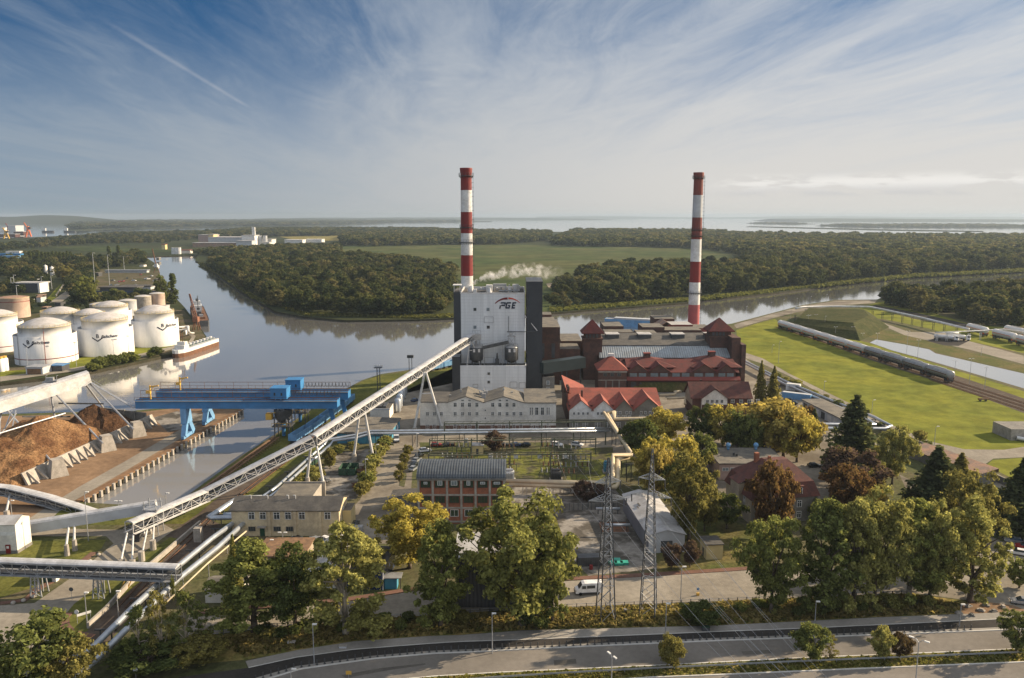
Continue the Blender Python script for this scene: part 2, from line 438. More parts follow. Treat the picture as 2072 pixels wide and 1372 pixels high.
nt.links.new(smooth(nt, n2_, .40, .68, .10, .75), bn.inputs['Strength']); nt.links.new(n1_, bn.inputs['Height'])
nt.links.new(bn.outputs[0], b.inputs['Normal'])
dw = NN(nt, 'ShaderNodeBsdfDiffuse'); dw.inputs[0].default_value = (.22, .216, .208, 1); fz = NN(nt, 'ShaderNodeLayerWeight'); fz.inputs[0].default_value = .5; mxs = NN(nt, 'ShaderNodeMixShader')
nt.links.new(smooth(nt, fz.outputs['Facing'], .60, 1.0, .12, .98), mxs.inputs[0]); nt.links.new(dw.outputs[0], mxs.inputs[1]); nt.links.new(b.outputs[0], mxs.inputs[2]); nt.links.new(mxs.outputs[0], nt.nodes['Material Output'].inputs[0])
mb = MB(); S = 60000
mb.poly([(-S, -2000, WZ), (S, -2000, WZ), (S, S, WZ), (-S, S, WZ)]); structure('water', mb, 'water')
def land(name, pts, m, edge, z=0.0, base=-3.0):
 mb = MB(); mb.prism([(p.x, p.y) for p in pts], base, z, m=1, top=0)
 return structure(name, mb, [m, edge])
V2 = lambda x, y: Vector((x, y, 0))
DOCK_L = [(489, 828), (161, 1016)]
near = [V2(-900, -300)] + [V2(-900, 330)] + [P(-200, 838), P(0, 838), P(150, 834), P(260, 832), P(357, 823), P(458, 825), P(489, 828), P(161, 1016), P(345, 1027),
  P(492, 920), P(562, 875), P(622, 832), P(668, 802), P(709, 782), P(733, 769), P(770, 757), P(850, 745), P(917, 735), P(1100, 703), P(1290, 678), P(1400, 664),
  P(1480, 655), P(1560, 634), P(1625, 617), P(1690, 607), P(1775, 606), P(1790, 599), P(1900, 588), P(2072, 578), P(2400, 572), V2(1500, 800), V2(1500, -300)]
land('ground', near, 'ground_soil', 'mud')
NB = [(395, 528), (419, 535), (439, 555), (465, 574), (486, 589), (510, 603), (534, 616), (557, 630), (620, 641), (700, 648), (850, 646), (917, 643), (1000, 640), (1113, 633),
      (1213, 625), (1300, 619), (1397, 611), (1420, 606), (1490, 600), (1560, 593), (1646, 582), (1700, 574), (1770, 568), (1850, 560), (2072, 549), (2500, 538)]
north = [P(-500, 800), P(0, 775), P(155, 757), P(250, 738), P(330, 720), P(345, 717), P(429, 697), P(405, 663), P(372, 620), P(345, 592), P(326, 562), P(318, 535), P(300, 524), P(290, 519), P(400, 516)] \
  + [P(*p) for p in NB] + [P(2600, 483), P(2072, 478), P(1700, 474.5), P(1560, 473), P(1480, 470), P(1150, 469), P(980, 469), P(860, 463), P(700, 462), P(500, 462), P(400, 465), P(205, 469), P(184, 473), P(111, 478), P(0, 483), P(-600, 500)]
land('riverbank', north, 'far_green', 'mud', 0.0)
def islet(name, pts): return land(name, [P(*p) for p in pts], 'far_green', 'far_green', 0.3)
islet('far_shore', [(135, 467), (205, 464), (400, 459.5), (600, 457.5), (800, 450.5), (930, 449.6), (996, 449.2), (994, 447.6), (860, 446), (600, 446), (300, 446), (140, 452)])
islet('lagoon_island', [(1650, 457), (1800, 460), (2050, 460.5), (2400, 460), (2400, 457.5), (2072, 456.5), (2000, 454.6), (1800, 454.2), (1690, 454.5)])
islet('reed_island', [(1510, 458.6), (1600, 461), (1800, 466), (1990, 468.5), (1990, 467.3), (1800, 464.4), (1600, 459.6), (1520, 457.8)])
islet('reed_island', [(1510, 452), (1600, 454), (1650, 453.4), (1600, 451.4), (1540, 450.5)])
islet('outer_island', [(1630, 447.5), (1800, 449), (1990, 449), (2200, 449), (2400, 449), (2400, 444), (1900, 443.5), (1700, 444)])
def ridge(name, x0, x1, Y, prof, depth, m='far_green'):
 mb = MB(); xs = [x0 + (x1 - x0) * i / 60 for i in range(61)]
 rows = []
 for k, (dy, hh) in enumerate(((0, 0), (.25, .6), (.6, 1.0), (1, 0))):
  rows.append([mb.pt((x, Y + dy * depth, -2 + hh * max(2, prof((x - x0) / (x1 - x0)) * (1 + .25 * mnoise.noise(Vector((x * .002, k * 3.1, Y * .001))))))) for x in xs])
 for k in range(3):
  for i in range(60): mb.f.append([rows[k][i], rows[k][i + 1], rows[k + 1][i + 1], rows[k + 1][i]]); mb.mi.append(0)
 return structure(name, mb, m)
ridge('hills', -7400, -4200, 8300, lambda t: min(88, 150 * (1 - t) ** .75 * (.85 + .15 * math.sin(t * 13)) + 6), 2500)
ridge('hills', -5400, -2200, 13000, lambda t: 30 * math.sin(math.pi * min(1, t * 1.1)) + 10, 2500)
ridge('hills', -6000, 2200, 15500, lambda t: 52 * math.sin(math.pi * min(1, t)) ** .6, 2500)
ridge('hills', 800, 16000, 24000, lambda t: 58 + 18 * math.sin(t * 13), 3000)
ridge('hills', 4200, 12500, 11500, lambda t: 34 + 8 * math.sin(t * 9), 2500)
sheet('meadow', [(640, 505), (700, 497), (900, 494), (1120, 496), (1300, 500), (1420, 505), (1480, 515), (1500, 535), (1400, 548), (1240, 560), (1180, 575), (1090, 600), (960, 590), (900, 545), (700, 519)], .3, 'meadow_green')
sheet('marsh', [(1090, 600), (1120, 566), (1180, 560), (1190, 575), (1330, 600), (1213, 622), (1120, 630), (1000, 636), (940, 620)], .34, 'marsh')
sheet('sand_bank', [(1105, 574), (1140, 570), (1172, 575), (1172, 590), (1140, 588), (1110, 582)], .4, 'sand')
sheet('field', [(100, 500), (200, 498), (300, 503), (420, 505), (300, 512), (180, 509)], .3, 'marsh')
sheet('field', [(560, 478), (700, 476), (780, 480), (740, 488), (600, 486)], .3, 'grass_dry')
sheet('creek', [(1117, 494), (1122, 486), (1132, 478), (1150, 471), (1160, 471), (1148, 477), (1134, 485), (1126, 494)], .35, 'water')
sheet('depot_yard', [(180, 585), (205, 545), (320, 548), (335, 575), (330, 590)], .12, 'terminal_ground')
sheet('depot_yard', [(0, 680), (0, 645), (120, 628), (240, 622), (330, 625), (372, 628), (405, 665), (425, 697), (360, 712), (250, 735), (150, 752), (0, 770)], .1, 'terminal_ground')
sheet('grass', [(0, 768), (150, 746), (250, 731), (345, 708), (368, 697), (372, 690), (350, 684), (240, 700), (160, 725), (100, 744), (0, 752)], .14, 'lawn_green')
sheet('track', [(0, 762), (150, 744), (210, 733), (300, 712), (380, 693), (388, 682), (365, 662), (372, 660), (396, 680), (388, 696), (310, 717), (215, 738), (150, 751), (0, 772)], .18, 'gravel')
sheet('track', [(100, 612), (132, 590), (150, 575), (156, 577), (146, 595), (126, 610)], .18, 'gravel')
sheet('grass', [(88, 612), (108, 590), (122, 575), (130, 577), (118, 597), (104, 612)], .16, 'lawn_green')
sheet('grass', [(160, 612), (190, 592), (320, 592), (350, 612), (260, 618)], .12, 'grass_rough')
sheet('bank_grass', [(345, 1030), (492, 923), (562, 878), (622, 835), (709, 785), (733, 772), (770, 760), (850, 748), (917, 738), (917, 775), (800, 800), (700, 862), (600, 940), (500, 1005), (420, 1060), (330, 1060)], .006, 'bank_turf')
sheet('railway_bed', [(360, 1090), (430, 1045), (520, 980), (600, 918), (665, 868), (650, 858), (575, 905), (480, 975), (400, 1040), (335, 1085)], .012, 'ballast')
sheet('railway_bed', [(150, 1300), (235, 1220), (320, 1140), (420, 1050), (450, 1062), (360, 1150), (270, 1240), (200, 1320)], .012, 'ballast')
sheet('bank_grass', [(130, 1290), (200, 1215), (300, 1120), (420, 1030), (430, 1042), (330, 1135), (230, 1230), (160, 1300)], .010, 'bank_turf')
LAWN = [(1490, 668), (1530, 655), (1568, 645), (1585, 662), (1700, 700), (1800, 735), (1925, 778), (2072, 833), (2200, 870), (2200, 905), (2072, 904), (2032, 910), (1951, 909), (1886, 894), (1809, 862), (1773, 842), (1680, 797), (1595, 755), (1543, 725), (1494, 709)]
sheet('lawn', LAWN, .006, 'lawn_green')
sheet('lawn', [(1640, 665), (1700, 680), (1760, 694), (1805, 710), (1860, 726), (1951, 754), (2072, 792), (2200, 835), (2200, 860), (2072, 815), (1990, 790), (1940, 768), (1800, 722), (1640, 672)], .010, 'lawn_green')
sheet('siding_bed', [(1575, 660), (1584, 658), (1760, 704), (1960, 768), (2072, 806), (2200, 850), (2200, 880), (2072, 836), (1930, 783), (1760, 728)], .020, 'ballast')
sheet('pond', [(1760, 693), (1773, 687), (1830, 697), (1880, 707), (1893, 715), (2072, 756), (2250, 800), (2250, 830), (2072, 786), (1951, 750), (1854, 722), (1805, 709)], .03, 'water')
sheet('grass', [(1745, 640), (1800, 648), (1880, 665), (1960, 690), (2072, 715), (2072, 668), (1960, 655), (1860, 625), (1780, 612), (1740, 620)], .010, 'lawn_green')
sheet('grass', [(1775, 612), (1880, 618), (1960, 640), (2072, 660), (2300, 690), (2300, 600), (2072, 600), (1850, 600)], .014, 'lawn_green')
sheet('reed_bank', [(1770, 685), (1720, 672), (1690, 660), (1790, 668), (1880, 690), (1960, 712), (2072, 741), (2250, 790), (2250, 798), (2072, 754), (1893, 713), (1880, 705), (1830, 695)], .034, 'grass_rough')
sheet('service_road', [(1782, 657), (1790, 654), (1840, 672), (1920, 672), (1960, 690), (2072, 720), (2072, 737), (1960, 707), (1890, 692), (1830, 678)], .040, 'gravel')
sheet('hardstanding', [(1876, 690), (1896, 683), (1960, 690), (1940, 700), (1910, 699)], .046, 'asphalt_dark')
sheet('dark_road', [(1760, 622), (1770, 617), (1850, 632), (1960, 656), (1985, 664), (1950, 664), (1850, 645)], .040, 'asphalt_dark')
sheet('quay_road', [(1485, 657), (1560, 636), (1625, 619), (1690, 609), (1775, 607), (1770, 613), (1700, 618), (1630, 628), (1570, 642), (1490, 664)], .018, 'yard_concrete')
sheet('service_road', [(1480, 706), (1494, 709), (1543, 725), (1595, 755), (1680, 797), (1773, 842), (1809, 862), (1886, 894), (1951, 909), (2032, 910), (2072, 904), (2150, 900), (2150, 922), (2072, 925), (2010, 928), (1995, 938), (2010, 955), (2072, 985), (2072, 1005), (1960, 965), (1880, 920), (1800, 880), (1700, 820), (1600, 762), (1540, 735), (1480, 716)], .024, 'gravel')
sheet('lawn', [(2008, 931), (2072, 926), (2150, 926), (2150, 1010), (2072, 980), (2016, 952), (1998, 940)], .028, 'lawn_green')
sheet('plant_yard', [(800, 800), (917, 745), (1110, 745), (1180, 735), (1500, 720), (1560, 760), (1700, 830), (1780, 900), (1650, 960), (1400, 960), (1130, 895), (840, 895), (760, 905), (700, 870)], .006, 'yard_concrete')
sheet('plant_road', [(772, 920), (795, 890), (805, 860), (822, 815), (840, 800), (858, 812), (850, 860), (846, 885), (850, 905), (835, 945), (832, 990), (800, 1010), (795, 1060), (790, 1100), (690, 1100), (690, 1050), (728, 1012)], .012, 'yard_concrete')
sheet('flower_bed', [(812, 960), (820, 955), (823, 962), (818, 985), (808, 982)], .09, 'ground_soil')
sheet('scrap_yard', [(640, 960), (690, 915), (775, 905), (760, 950), (720, 1010), (600, 1020), (590, 1000)], .010, 'slab_worn')
sheet('substation_lawn', [(868, 912), (1240, 905), (1245, 975), (1020, 985), (1020, 1010), (846, 1010), (855, 945)], .014, 'substation_turf')
sheet('worn_slab', [(1030, 985), (1240, 985), (1262, 1010), (1335, 1150), (1190, 1165), (1150, 1120), (1120, 1030), (1020, 1030)], .012, 'slab_worn')
sheet('plant_yard', [(1420, 970), (1500, 975), (1560, 960), (1660, 940), (1720, 960), (1760, 1010), (1700, 1010), (1640, 1010), (1490, 1015)], .016, 'yard_concrete')
sheet('car_park', [(1820, 960), (1900, 1000), (2000, 1060), (2072, 1085), (2200, 1110), (2200, 1260), (2072, 1235), (1960, 1200), (1950, 1150), (1860, 1050)], .012, 'yard_concrete')
sheet('grass', [(1330, 1125), (1420, 1040), (1500, 1060), (1560, 1090), (1540, 1145), (1330, 1160)], .018, 'grass_rough')
ROAD_U = [(380, 1250), (560, 1235), (712, 1216), (832, 1197), (1000, 1183), (1160, 1175), (1322, 1166), (1523, 1153), (1700, 1150), (1850, 1140), (1960, 1120), (2072, 1110), (2200, 1100)]
ROAD_L = [(380, 1290), (560, 1268), (743, 1253), (1017, 1235), (1160, 1228), (1300, 1222), (1523, 1213), (1700, 1206), (1850, 1200), (1960, 1215), (2072, 1240), (2200, 1260)]
sheet('yard_road', strip_pts(ROAD_U, ROAD_L), .024, 'gravel')
ribbon('footpath', [(400, 1240), (712, 1212), (832, 1193), (1000, 1179), (1160, 1171), (1322, 1163), (1523, 1150)], 1.6, 0.0, 'paving_red', h=.13)
sheet('verge', strip_pts([(380, 1292), (560, 1270), (743, 1255), (1017, 1237), (1300, 1224), (1523, 1215), (1700, 1208), (1850, 1202), (1960, 1217)], [(380, 1345), (497, 1335), (716, 1297), (936, 1284), (1056, 1275), (1334, 1268), (1449, 1265), (1784, 1248), (1963, 1241)]), .018, 'grass_dry')
def ext(l, r): return l
SW_U = [(420, 1362), (497, 1339), (600, 1317), (716, 1299), (870, 1288), (936, 1286), (1056, 1277), (1334, 1270), (1449, 1267), (1784, 1250), (1963, 1243), (2072, 1238), (2250, 1230)]
SW_L = [(430, 1390), (503, 1352), (600, 1331), (716, 1315), (870, 1303), (936, 1299), (1063, 1295), (1334, 1284), (1449, 1279), (1635, 1272), (1970, 1256), (2072, 1251), (2250, 1243)]
BK_L = [(440, 1410), (520, 1372), (600, 1349), (754, 1328), (870, 1318), (947, 1315), (1063, 1309), (1334, 1297), (1449, 1292), (1672, 1284), (1982, 1272), (2072, 1268), (2250, 1260)]
CW_U = [(450, 1418), (530, 1378), (610, 1354), (760, 1333), (875, 1323), (950, 1320), (1066, 1314), (1336, 1302), (1451, 1297), (1674, 1289), (1984, 1277), (2074, 1273), (2252, 1265)]
CW_L = [(500, 1500), (600, 1430), (700, 1400), (785, 1378), (880, 1369), (1017, 1361), (1150, 1355), (1334, 1347), (1450, 1341), (1598, 1333), (1896, 1321), (2072, 1313), (2252, 1305)]
MD_L = [(520, 1560), (620, 1490), (720, 1450), (800, 1425), (900, 1405), (1040, 1392), (1160, 1382), (1320, 1371), (1450, 1366), (1610, 1359), (1896, 1347), (2072, 1340), (2252, 1332)]
LW_L = [(560, 1800), (660, 1720), (760, 1660), (860, 1620), (960, 1590), (1100, 1560), (1240, 1540), (1360, 1530), (1480, 1520), (1640, 1510), (1920, 1490), (2100, 1480), (2300, 1470)]
def band(name, A, B, z, m, h=0.0):
 mb = MB()
 a = [P(*p) for p in A]; bb = [P(*p) for p in B]
 for i in range(len(a) - 1):
  q = [(a[i].x, a[i].y), (bb[i].x, bb[i].y), (bb[i + 1].x, bb[i + 1].y), (a[i + 1].x, a[i + 1].y)]
  if h: mb.prism(q, z - .3, z + h)
  else: mb.poly([(x, y, z) for x, y in q])
 return structure(name, mb, m)
band('pavement', SW_U[1:], SW_L[1:], 0, 'paving', h=.13)
band('cycle_path', [(360, 1372)] + SW_L[1:], [(400, 1420)] + BK_L[1:], .10, 'asphalt_dark')
band('buffer_strip', BK_L, CW_U, 0, 'paving', h=.12)
ribbon('kerb', CW_U, .28, 0, 'kerb_pale', h=.16)
ribbon('kerb', CW_L, .26, 0, 'kerb_pale', h=.14)
ribbon('kerb', MD_L, .26, 0, 'kerb_pale', h=.14)
ribbon('kerb', SW_L[1:], .18, 0, 'kerb_pale', h=.15)
band('carriageway', CW_U, CW_L, .028, 'asphalt')
band('median', CW_L, MD_L, .060, 'grass_dry')
band('carriageway', MD_L, LW_L, .030, 'asphalt')
mat('asphalt_patch', (.10, .092, .082), (.125, .115, .10), .9, .3, coords='World', fine=(1.5, .1))
for q in ([(690, 1366), (770, 1352), (860, 1342), (862, 1345), (775, 1358), (700, 1372)], [(1500, 1318), (1560, 1315), (1562, 1322), (1504, 1325)], [(1120, 1336), (1165, 1333), (1167, 1343), (1122, 1347)], [(1780, 1292), (1872, 1288), (1874, 1291), (1782, 1296)]): sheet('road_patch', q, .034, 'asphalt_patch')
sheet('lawn', [(0, 1060), (60, 1095), (215, 1092), (205, 1110), (150, 1145), (110, 1175), (0, 1210), (-200, 1260), (-200, 1060)], .010, 'bank_turf')
sheet('lawn', [(130, 1250), (140, 1225), (220, 1160), (330, 1120), (330, 1135), (240, 1215), (175, 1278), (150, 1275)], .016, 'bank_turf')
sheet('lawn', [(85, 1050), (100, 1030), (160, 1020), (260, 1040), (330, 1045), (330, 1062), (150, 1062)], .014, 'bank_turf')
AP = [(0, 1225), (70, 1220), (150, 1165), (230, 1100), (215, 1085), (50, 1085), (60, 1068), (240, 1072), (330, 1060), (352, 1072), (300, 1110), (225, 1165), (150, 1222), (128, 1248), (130, 1272), (150, 1290), (180, 1300), (140, 1345), (60, 1420), (-200, 1600), (-300, 1300)]
sheet('approach_road', AP, .022, 'gravel')
ribbon('footpath', [(-20, 1224), (50, 1215), (80, 1190), (115, 1172), (150, 1150), (190, 1118)], 1.5, 0.0, 'paving_red', h=.13)
ribbon('footpath', [(138, 1240), (128, 1252), (130, 1268), (145, 1282), (185, 1290)], 2.0, 0.0, 'paving_red', h=.13)
sheet('chip_yard', [(0, 842), (260, 836), (357, 826), (458, 828), (486, 830), (158, 1018), (60, 1064), (-200, 1062), (-200, 842)], .008, 'yard_dirt')
sheet('quay_road', [(30, 1075), (60, 1048), (160, 985), (250, 935), (345, 880), (385, 858), (400, 862), (360, 890), (250, 955), (130, 1025), (90, 1062)], .016, 'gravel')
ribbon('quay_edge', [(489, 829), (161, 1015)], 2.2, 0, 'quay_dirt', h=.35)
sheet('apron', [(310, 845), (357, 832), (420, 838), (440, 850), (400, 860), (340, 875)], .02, 'slab_worn')
# ================================================================ BUILDINGS
WINC = {}
def window(par, loc, w, h, rz=0.0, style='cross', frame='frame_white', pane='glass', name='window'):
 key = (round(w, 2), round(h, 2), style, frame, pane, name)
 if key not in WINC:
  mb = MB(); t = .07; d = .09
  mb.poly([(-w / 2, -.02, -h / 2), (w / 2, -.02, -h / 2), (w / 2, -.02, h / 2), (-w / 2, -.02, h / 2)], 1)
  def fr(x0, x1, z0, z1): mb.box(x0, x1, -d, .05, z0, z1, 0)
  fr(-w / 2 - t, w / 2 + t, -h / 2 - t, -h / 2 + t * .3); fr(-w / 2 - t, w / 2 + t, h / 2 - t * .3, h / 2 + t)
  fr(-w / 2 - t, -w / 2 + t * .6, -h / 2 + t * .3, h / 2 - t * .3); fr(w / 2 - t * .6, w / 2 + t, -h / 2 + t * .3, h / 2 - t * .3)
  n = {'cross': 2, 'two': 2, 'three': 3, 'six': 4, 'plain': 1}[style]
  for k in range(1, n):
   x = -w / 2 + w * k / n; mb.box(x - t * .55, x + t * .55, -d + .003, .05, -h / 2 + t * .3, h / 2 - t * .3, 0)
  if style in ('cross', 'six'): mb.box(-w / 2 + t * .6, w / 2 - t * .6, -d + .006, .05, h * .16, h * .16 + t, 0)
  me = bpy.data.meshes.new(name); me.from_pydata(mb.v, [], mb.f); me.polygons.foreach_set('material_index', mb.mi)
  me.materials.append(M[frame]); me.materials.append(M[pane]); me.update(); WINC[key] = me
 o = bpy.data.objects.new(name, WINC[key]); COL.objects.link(o); o.parent = par
 o.matrix_local = WM[par.name].inverted() @ frame_at(loc, rz); WM[o.name] = frame_at(loc, rz)
 return o
def part(name, par, mats, fn, smooth=False, T=None):
 mb = MB(T); fn(mb); return mb.build(name, mats, par, smooth)
def gable(mb, x0, x1, y0, y1, ze, zr, o=.35, t=.22, m=0, wall=None):
 xm = (x0 + x1) / 2; sl = (zr - ze) / (xm - x0)
 for sx, xa in ((-1, x0), (1, x1)):
  xo = xa + sx * o; zo = ze - sl * o
  a = [(xo, y0 - o, zo), (xm, y0 - o, zr), (xm, y1 + o, zr), (xo, y1 + o, zo)]
  b = [(p[0], p[1], p[2] + t) for p in a]
  mb.poly(b if sx < 0 else b[::-1], m); mb.poly(a, m)
  for i in range(4): mb.poly([a[i], a[(i + 1) % 4], b[(i + 1) % 4], b[i]], m)
def gable_x(mb, x0, x1, y0, y1, ze, zr, o=.35, t=.22, m=0):
 ym = (y0 + y1) / 2; sl = (zr - ze) / (ym - y0)
 for sy, ya in ((-1, y0), (1, y1)):
  yo = ya + sy * o; zo = ze - sl * o
  a = [(x0 - o, yo, zo), (x1 + o, yo, zo), (x1 + o, ym, zr), (x0 - o, ym, zr)]
  b = [(p[0], p[1], p[2] + t) for p in a]
  mb.poly(b, m); mb.poly(a, m)
  for i in range(4): mb.poly([a[i], a[(i + 1) % 4], b[(i + 1) % 4], b[i]], m)
def hip(mb, x0, x1, y0, y1, ze, zr, o=.4, t=.2, m=0, rl=None):
 x0 -= o; x1 += o; y0 -= o; y1 += o
 w, d = x1 - x0, y1 - y0
 k = min(w, d) / 2 if rl is None else rl
 if w >= d: r0, r1 = (x0 + k, (y0 + y1) / 2, zr), (x1 - k, (y0 + y1) / 2, zr)
 else: r0, r1 = ((x0 + x1) / 2, y0 + k, zr), ((x0 + x1) / 2, y1 - k, zr)
 c = [(x0, y0, ze), (x1, y0, ze), (x1, y1, ze), (x0, y1, ze)]; e = [(p[0], p[1], ze - t) for p in c]
 mb.poly(e[::-1], m)
 for i in range(4): mb.poly([e[i], e[(i + 1) % 4], c[(i + 1) % 4], c[i]], m)
 if w >= d:
  mb.poly([c[0], c[1], r1, r0], m); mb.poly([c[2], c[3], r0, r1], m); mb.poly([c[1], c[2], r1], m); mb.poly([c[3], c[0], r0], m)
 else:
  mb.poly([c[0], c[1], r0], m); mb.poly([c[1], c[2], r1, r0], m); mb.poly([c[2], c[3], r1], m); mb.poly([c[3], c[0], r0, r1], m)
def text_mesh(body, size, shear=0.0, extrude=0.0, bold=0.0):
 cu = bpy.data.curves.new('lettering', 'FONT'); cu.body = body; cu.size = size; cu.shear = shear; cu.align_x = 'CENTER'; cu.align_y = 'CENTER'
 cu.offset = bold; cu.resolution_u = 3
 o = bpy.data.objects.new('lettering', cu); COL.objects.link(o)
 dg = bpy.context.evaluated_depsgraph_get(); me = bpy.data.meshes.new_from_object(o.evaluated_get(dg))
 bpy.data.objects.remove(o); bpy.data.curves.remove(cu)
 return me
t = thing('boiler_tower', 'tall white panelled power plant block with the PGE logo and dark side towers', 'power station', (-8.5, 347, 0))
YF, YB, YL = 353.0, 380.0, 345.0
ZT, ZL = 45.6, 13.9
XL, XR = -23.0, 5.7
TOWER_BACK = YB
part('lower_wall', t, ['white_wall', 'roof_dark'], lambda m: (m.box(XL, XR + .5, YL, YF, 0, ZL, 0, 1), m.box(XL, XR + .5, YL - .12, YL + .25, ZL - .25, ZL + .55, 0), m.box(XR + .25, XR + .62, YL - .12, YF, ZL - .25, ZL + .55, 0)))
part('wall', t, ['white_wall', 'roof_dark'], lambda m: m.box(XL, XR, YF, YB, 0, ZT, 0, 1))
def seams(m):
 for k in range(1, 22):
  z = ZL + 2 + k * 1.42
  if z < ZT - .4: m.box(XL + .05, XR - .05, YF - .035, YF + .02, z, z + .06)
 for x in (-19, -14.2, -8.6, -3, 1.5): m.box(x, x + .07, YF - .04, YF + .02, ZL + .4, ZT - .2)
 for x in (-14.2, -8.6, -3): m.box(x, x + .07, YL - .04, YL + .02, .3, ZL - .3)
 for k in range(1, 9): m.box(XL + .05, XR, YL - .035, YL + .02, k * 1.5, k * 1.5 + .05)
part('panel_joints', t, 'paint_grey', seams)
part('parapet', t, 'steel_pale', lambda m: (m.box(XL - .15, XR + .15, YF - .15, YF + .3, ZT - .1, ZT + .5), m.box(XR - .2, XR + .15, YF + .3, YB, ZT - .1, ZT + .9), m.box(XL - .15, XL + .2, YF + .3, YB, ZT - .1, ZT + .9), m.box(XL, XR, YB - .3, YB + .15, ZT - .1, ZT + .9)))
part('side_tower', t, ['dark_panel', 'roof_dark'], lambda m: (m.box(XR + .9, XR + 7.9, YF - 1.5, YB - 3, 0, 50.6, 0, 1), m.box(XR + .7, XR + 8.1, YF - 1.7, YB - 2.8, 50.62, 51.2, 0)))
part('side_tower', t, ['dark_panel', 'roof_dark'], lambda m: (m.box(XL - 3.2, XL - .06, YF + .2, YB - 5, 0, 46.3, 0, 1)))
part('stair_annex', t, ['dark_panel', 'steel'], lambda m: (m.box(XL - 3.6, XL - .1, YL + .1, YF + .1, 0, 18.3, 0, 1)))
def canopy(m):
 for x in (XL - 3.0, XL - .4):
  for y in (YF + .6, YF + 5): m.bar((x, y, 46.3), (x, y, 49.2), .15)
 m.box(XL - 3.5, XL + .2, YF, YF + 6, 49.2, 49.5)
 m.bar((XL - 3.0, YF + .6, 47.6), (XL - .4, YF + .6, 47.6), .1)
part('roof_canopy', t, 'steel_pale', canopy)
for px, py, s in ((961, 626, 'glass'), (987.5, 626, 'glass_pale'), (961, 662, 'glass_pale'), (988, 662, 'glass')):
 p = PY(px, py, YF); window(t, (p.x, YF - .03, p.z), 1.35, 1.35, 0, 'plain', 'paint_grey', s)
for px, py in ((989, 756), (989, 773)):
 p = PY(px, py, YL); window(t, (p.x, YL - .03, p.z), 1.15, 1.15, 0, 'plain', 'paint_grey', 'glass')
def louvre(cx, cy, w, h, Y):
 p = PY(cx, cy, Y)
 def f(m):
  for k in (-1, 1):
   m.box(p.x - w / 2, p.x + w / 2, Y - .12, Y + .05, p.z + k * h / 2 - .09, p.z + k * h / 2 + .09)
   m.box(p.x + k * w / 2 - .09, p.x + k * w / 2 + .09, Y - .12, Y + .05, p.z - h / 2 + .09, p.z + h / 2 - .09)
 part('louvre_panel', t, 'steel', f)
louvre(989, 647, 4.1, 2.7, YF); louvre(990, 729, 4.2, 2.8, YF); louvre(962, 781, 2.2, 1.6, YL); louvre(1039, 779, 3.1, 2.8, YL); louvre(1057, 780, 2.9, 2.6, YL)
def drain(m):
 a, b_ = PY(1029, 640, YF), PY(1029, 670, YF); m.bar((a.x, YF - .2, a.z), (b_.x, YF - .2, b_.z), .18)
 a, b_ = PY(1026, 671, YF), PY(1087, 670, YF); m.bar((a.x, YF - .35, a.z), (b_.x, YF - 2.2, b_.z), .3)
part('downpipe', t, 'steel_dark', drain)
def brace(m):
 a, b_ = PY(1062, 638, YF), PY(1087, 669, YF - 2); m.bar((a.x, YF - .5, a.z), (b_.x, YF - 2.2, b_.z), .28); m.bar((a.x, YF - .5, a.z), (a.x, YF - .5, a.z - 5.5), .2)
part('brace', t, 'steel_pale', brace)
LX, LZ = PY(1028, 617, YF).x, PY(1028, 617, YF).z
def slab(m, pts, y0=YF - .16, y1=YF - .02, mi=None):
 n = len(pts); a = [m.pt((p[0], y0, p[1])) for p in pts]; b_ = [m.pt((p[0], y1, p[1])) for p in pts]
 m.f.append(a); m.mi.append(m.m if mi is None else mi)
 for i in range(n): m.f.append([a[i], a[(i + 1) % n], b_[(i + 1) % n], b_[i]]); m.mi.append(m.m if mi is None else mi)
def letters(m):
 h = 2.1; t_ = .46; sh = .2
 def S(x, z): return (LX + x + z * 1.38 * sh, LZ + z * 1.38 - .2)
 def bx(x0, x1, z0, z1): slab(m, [S(x0, z0), S(x1, z0), S(x1, z1), S(x0, z1)])
 bx(-3.7, -3.7 + .6, -1.05, -.02); bx(-3.5, -1.5, 1.05 - t_, 1.05); bx(-1.75, -1.2, .30, .95); bx(-3.0, -1.35, -.22, .24)
 bx(-.85, 1.15, 1.05 - t_, 1.05); bx(-1.05, -.45, -.85, .85); bx(-.85, .95, -1.05, -1.05 + t_); bx(.45, 1.05, -.59, .12); bx(-.05, .45, -.22, .12)
 bx(1.75, 2.35, -.59, .59); bx(1.75, 3.45, 1.05 - t_, 1.05); bx(1.75, 3.25, -1.05, -1.05 + t_); bx(2.35, 3.15, -.22, .22)
part('logo_letters', t, 'logo_navy', letters)
def arc(a0, a1, w0, w1):
 def f(m):
  cx_, cz_, r = LX - .15, LZ - 4.2, 7.6; n = 14
  for i in range(n):
   u0, u1 = i / n, (i + 1) / n
   A = R(a0 + (a1 - a0) * u0); B = R(a0 + (a1 - a0) * u1); wa = w0 + (w1 - w0) * u0; wb = w0 + (w1 - w0) * u1
   q = lambda g, rr: (cx_ + rr * math.cos(g), cz_ + rr * math.sin(g))
   slab(m, [q(A, r - wa), q(A, r), q(B, r), q(B, r - wb)])
 return f
part('logo_arc', t, 'logo_maroon', arc(139, 90.5, .35, 1.0)); part('logo_arc', t, 'logo_red', arc(87.5, 43, .8, .16))
Z_ = ZT
RP = lambda n, f, k=0: part(n, t, ['steel_pale', 'steel'][k], f)
RP('fan_house', lambda m: m.box(-11.8, -9, 360, 364, Z_, Z_ + 3.2))
RP('duct', lambda m: (m.box(-8.8, -2.6, 366, 369, Z_ + 2.2, Z_ + 3.2), m.box(-8.6, -8.2, 366, 369, Z_, Z_ + 2.2), m.box(-3, -2.6, 366, 369, Z_, Z_ + 2.2)), 1)
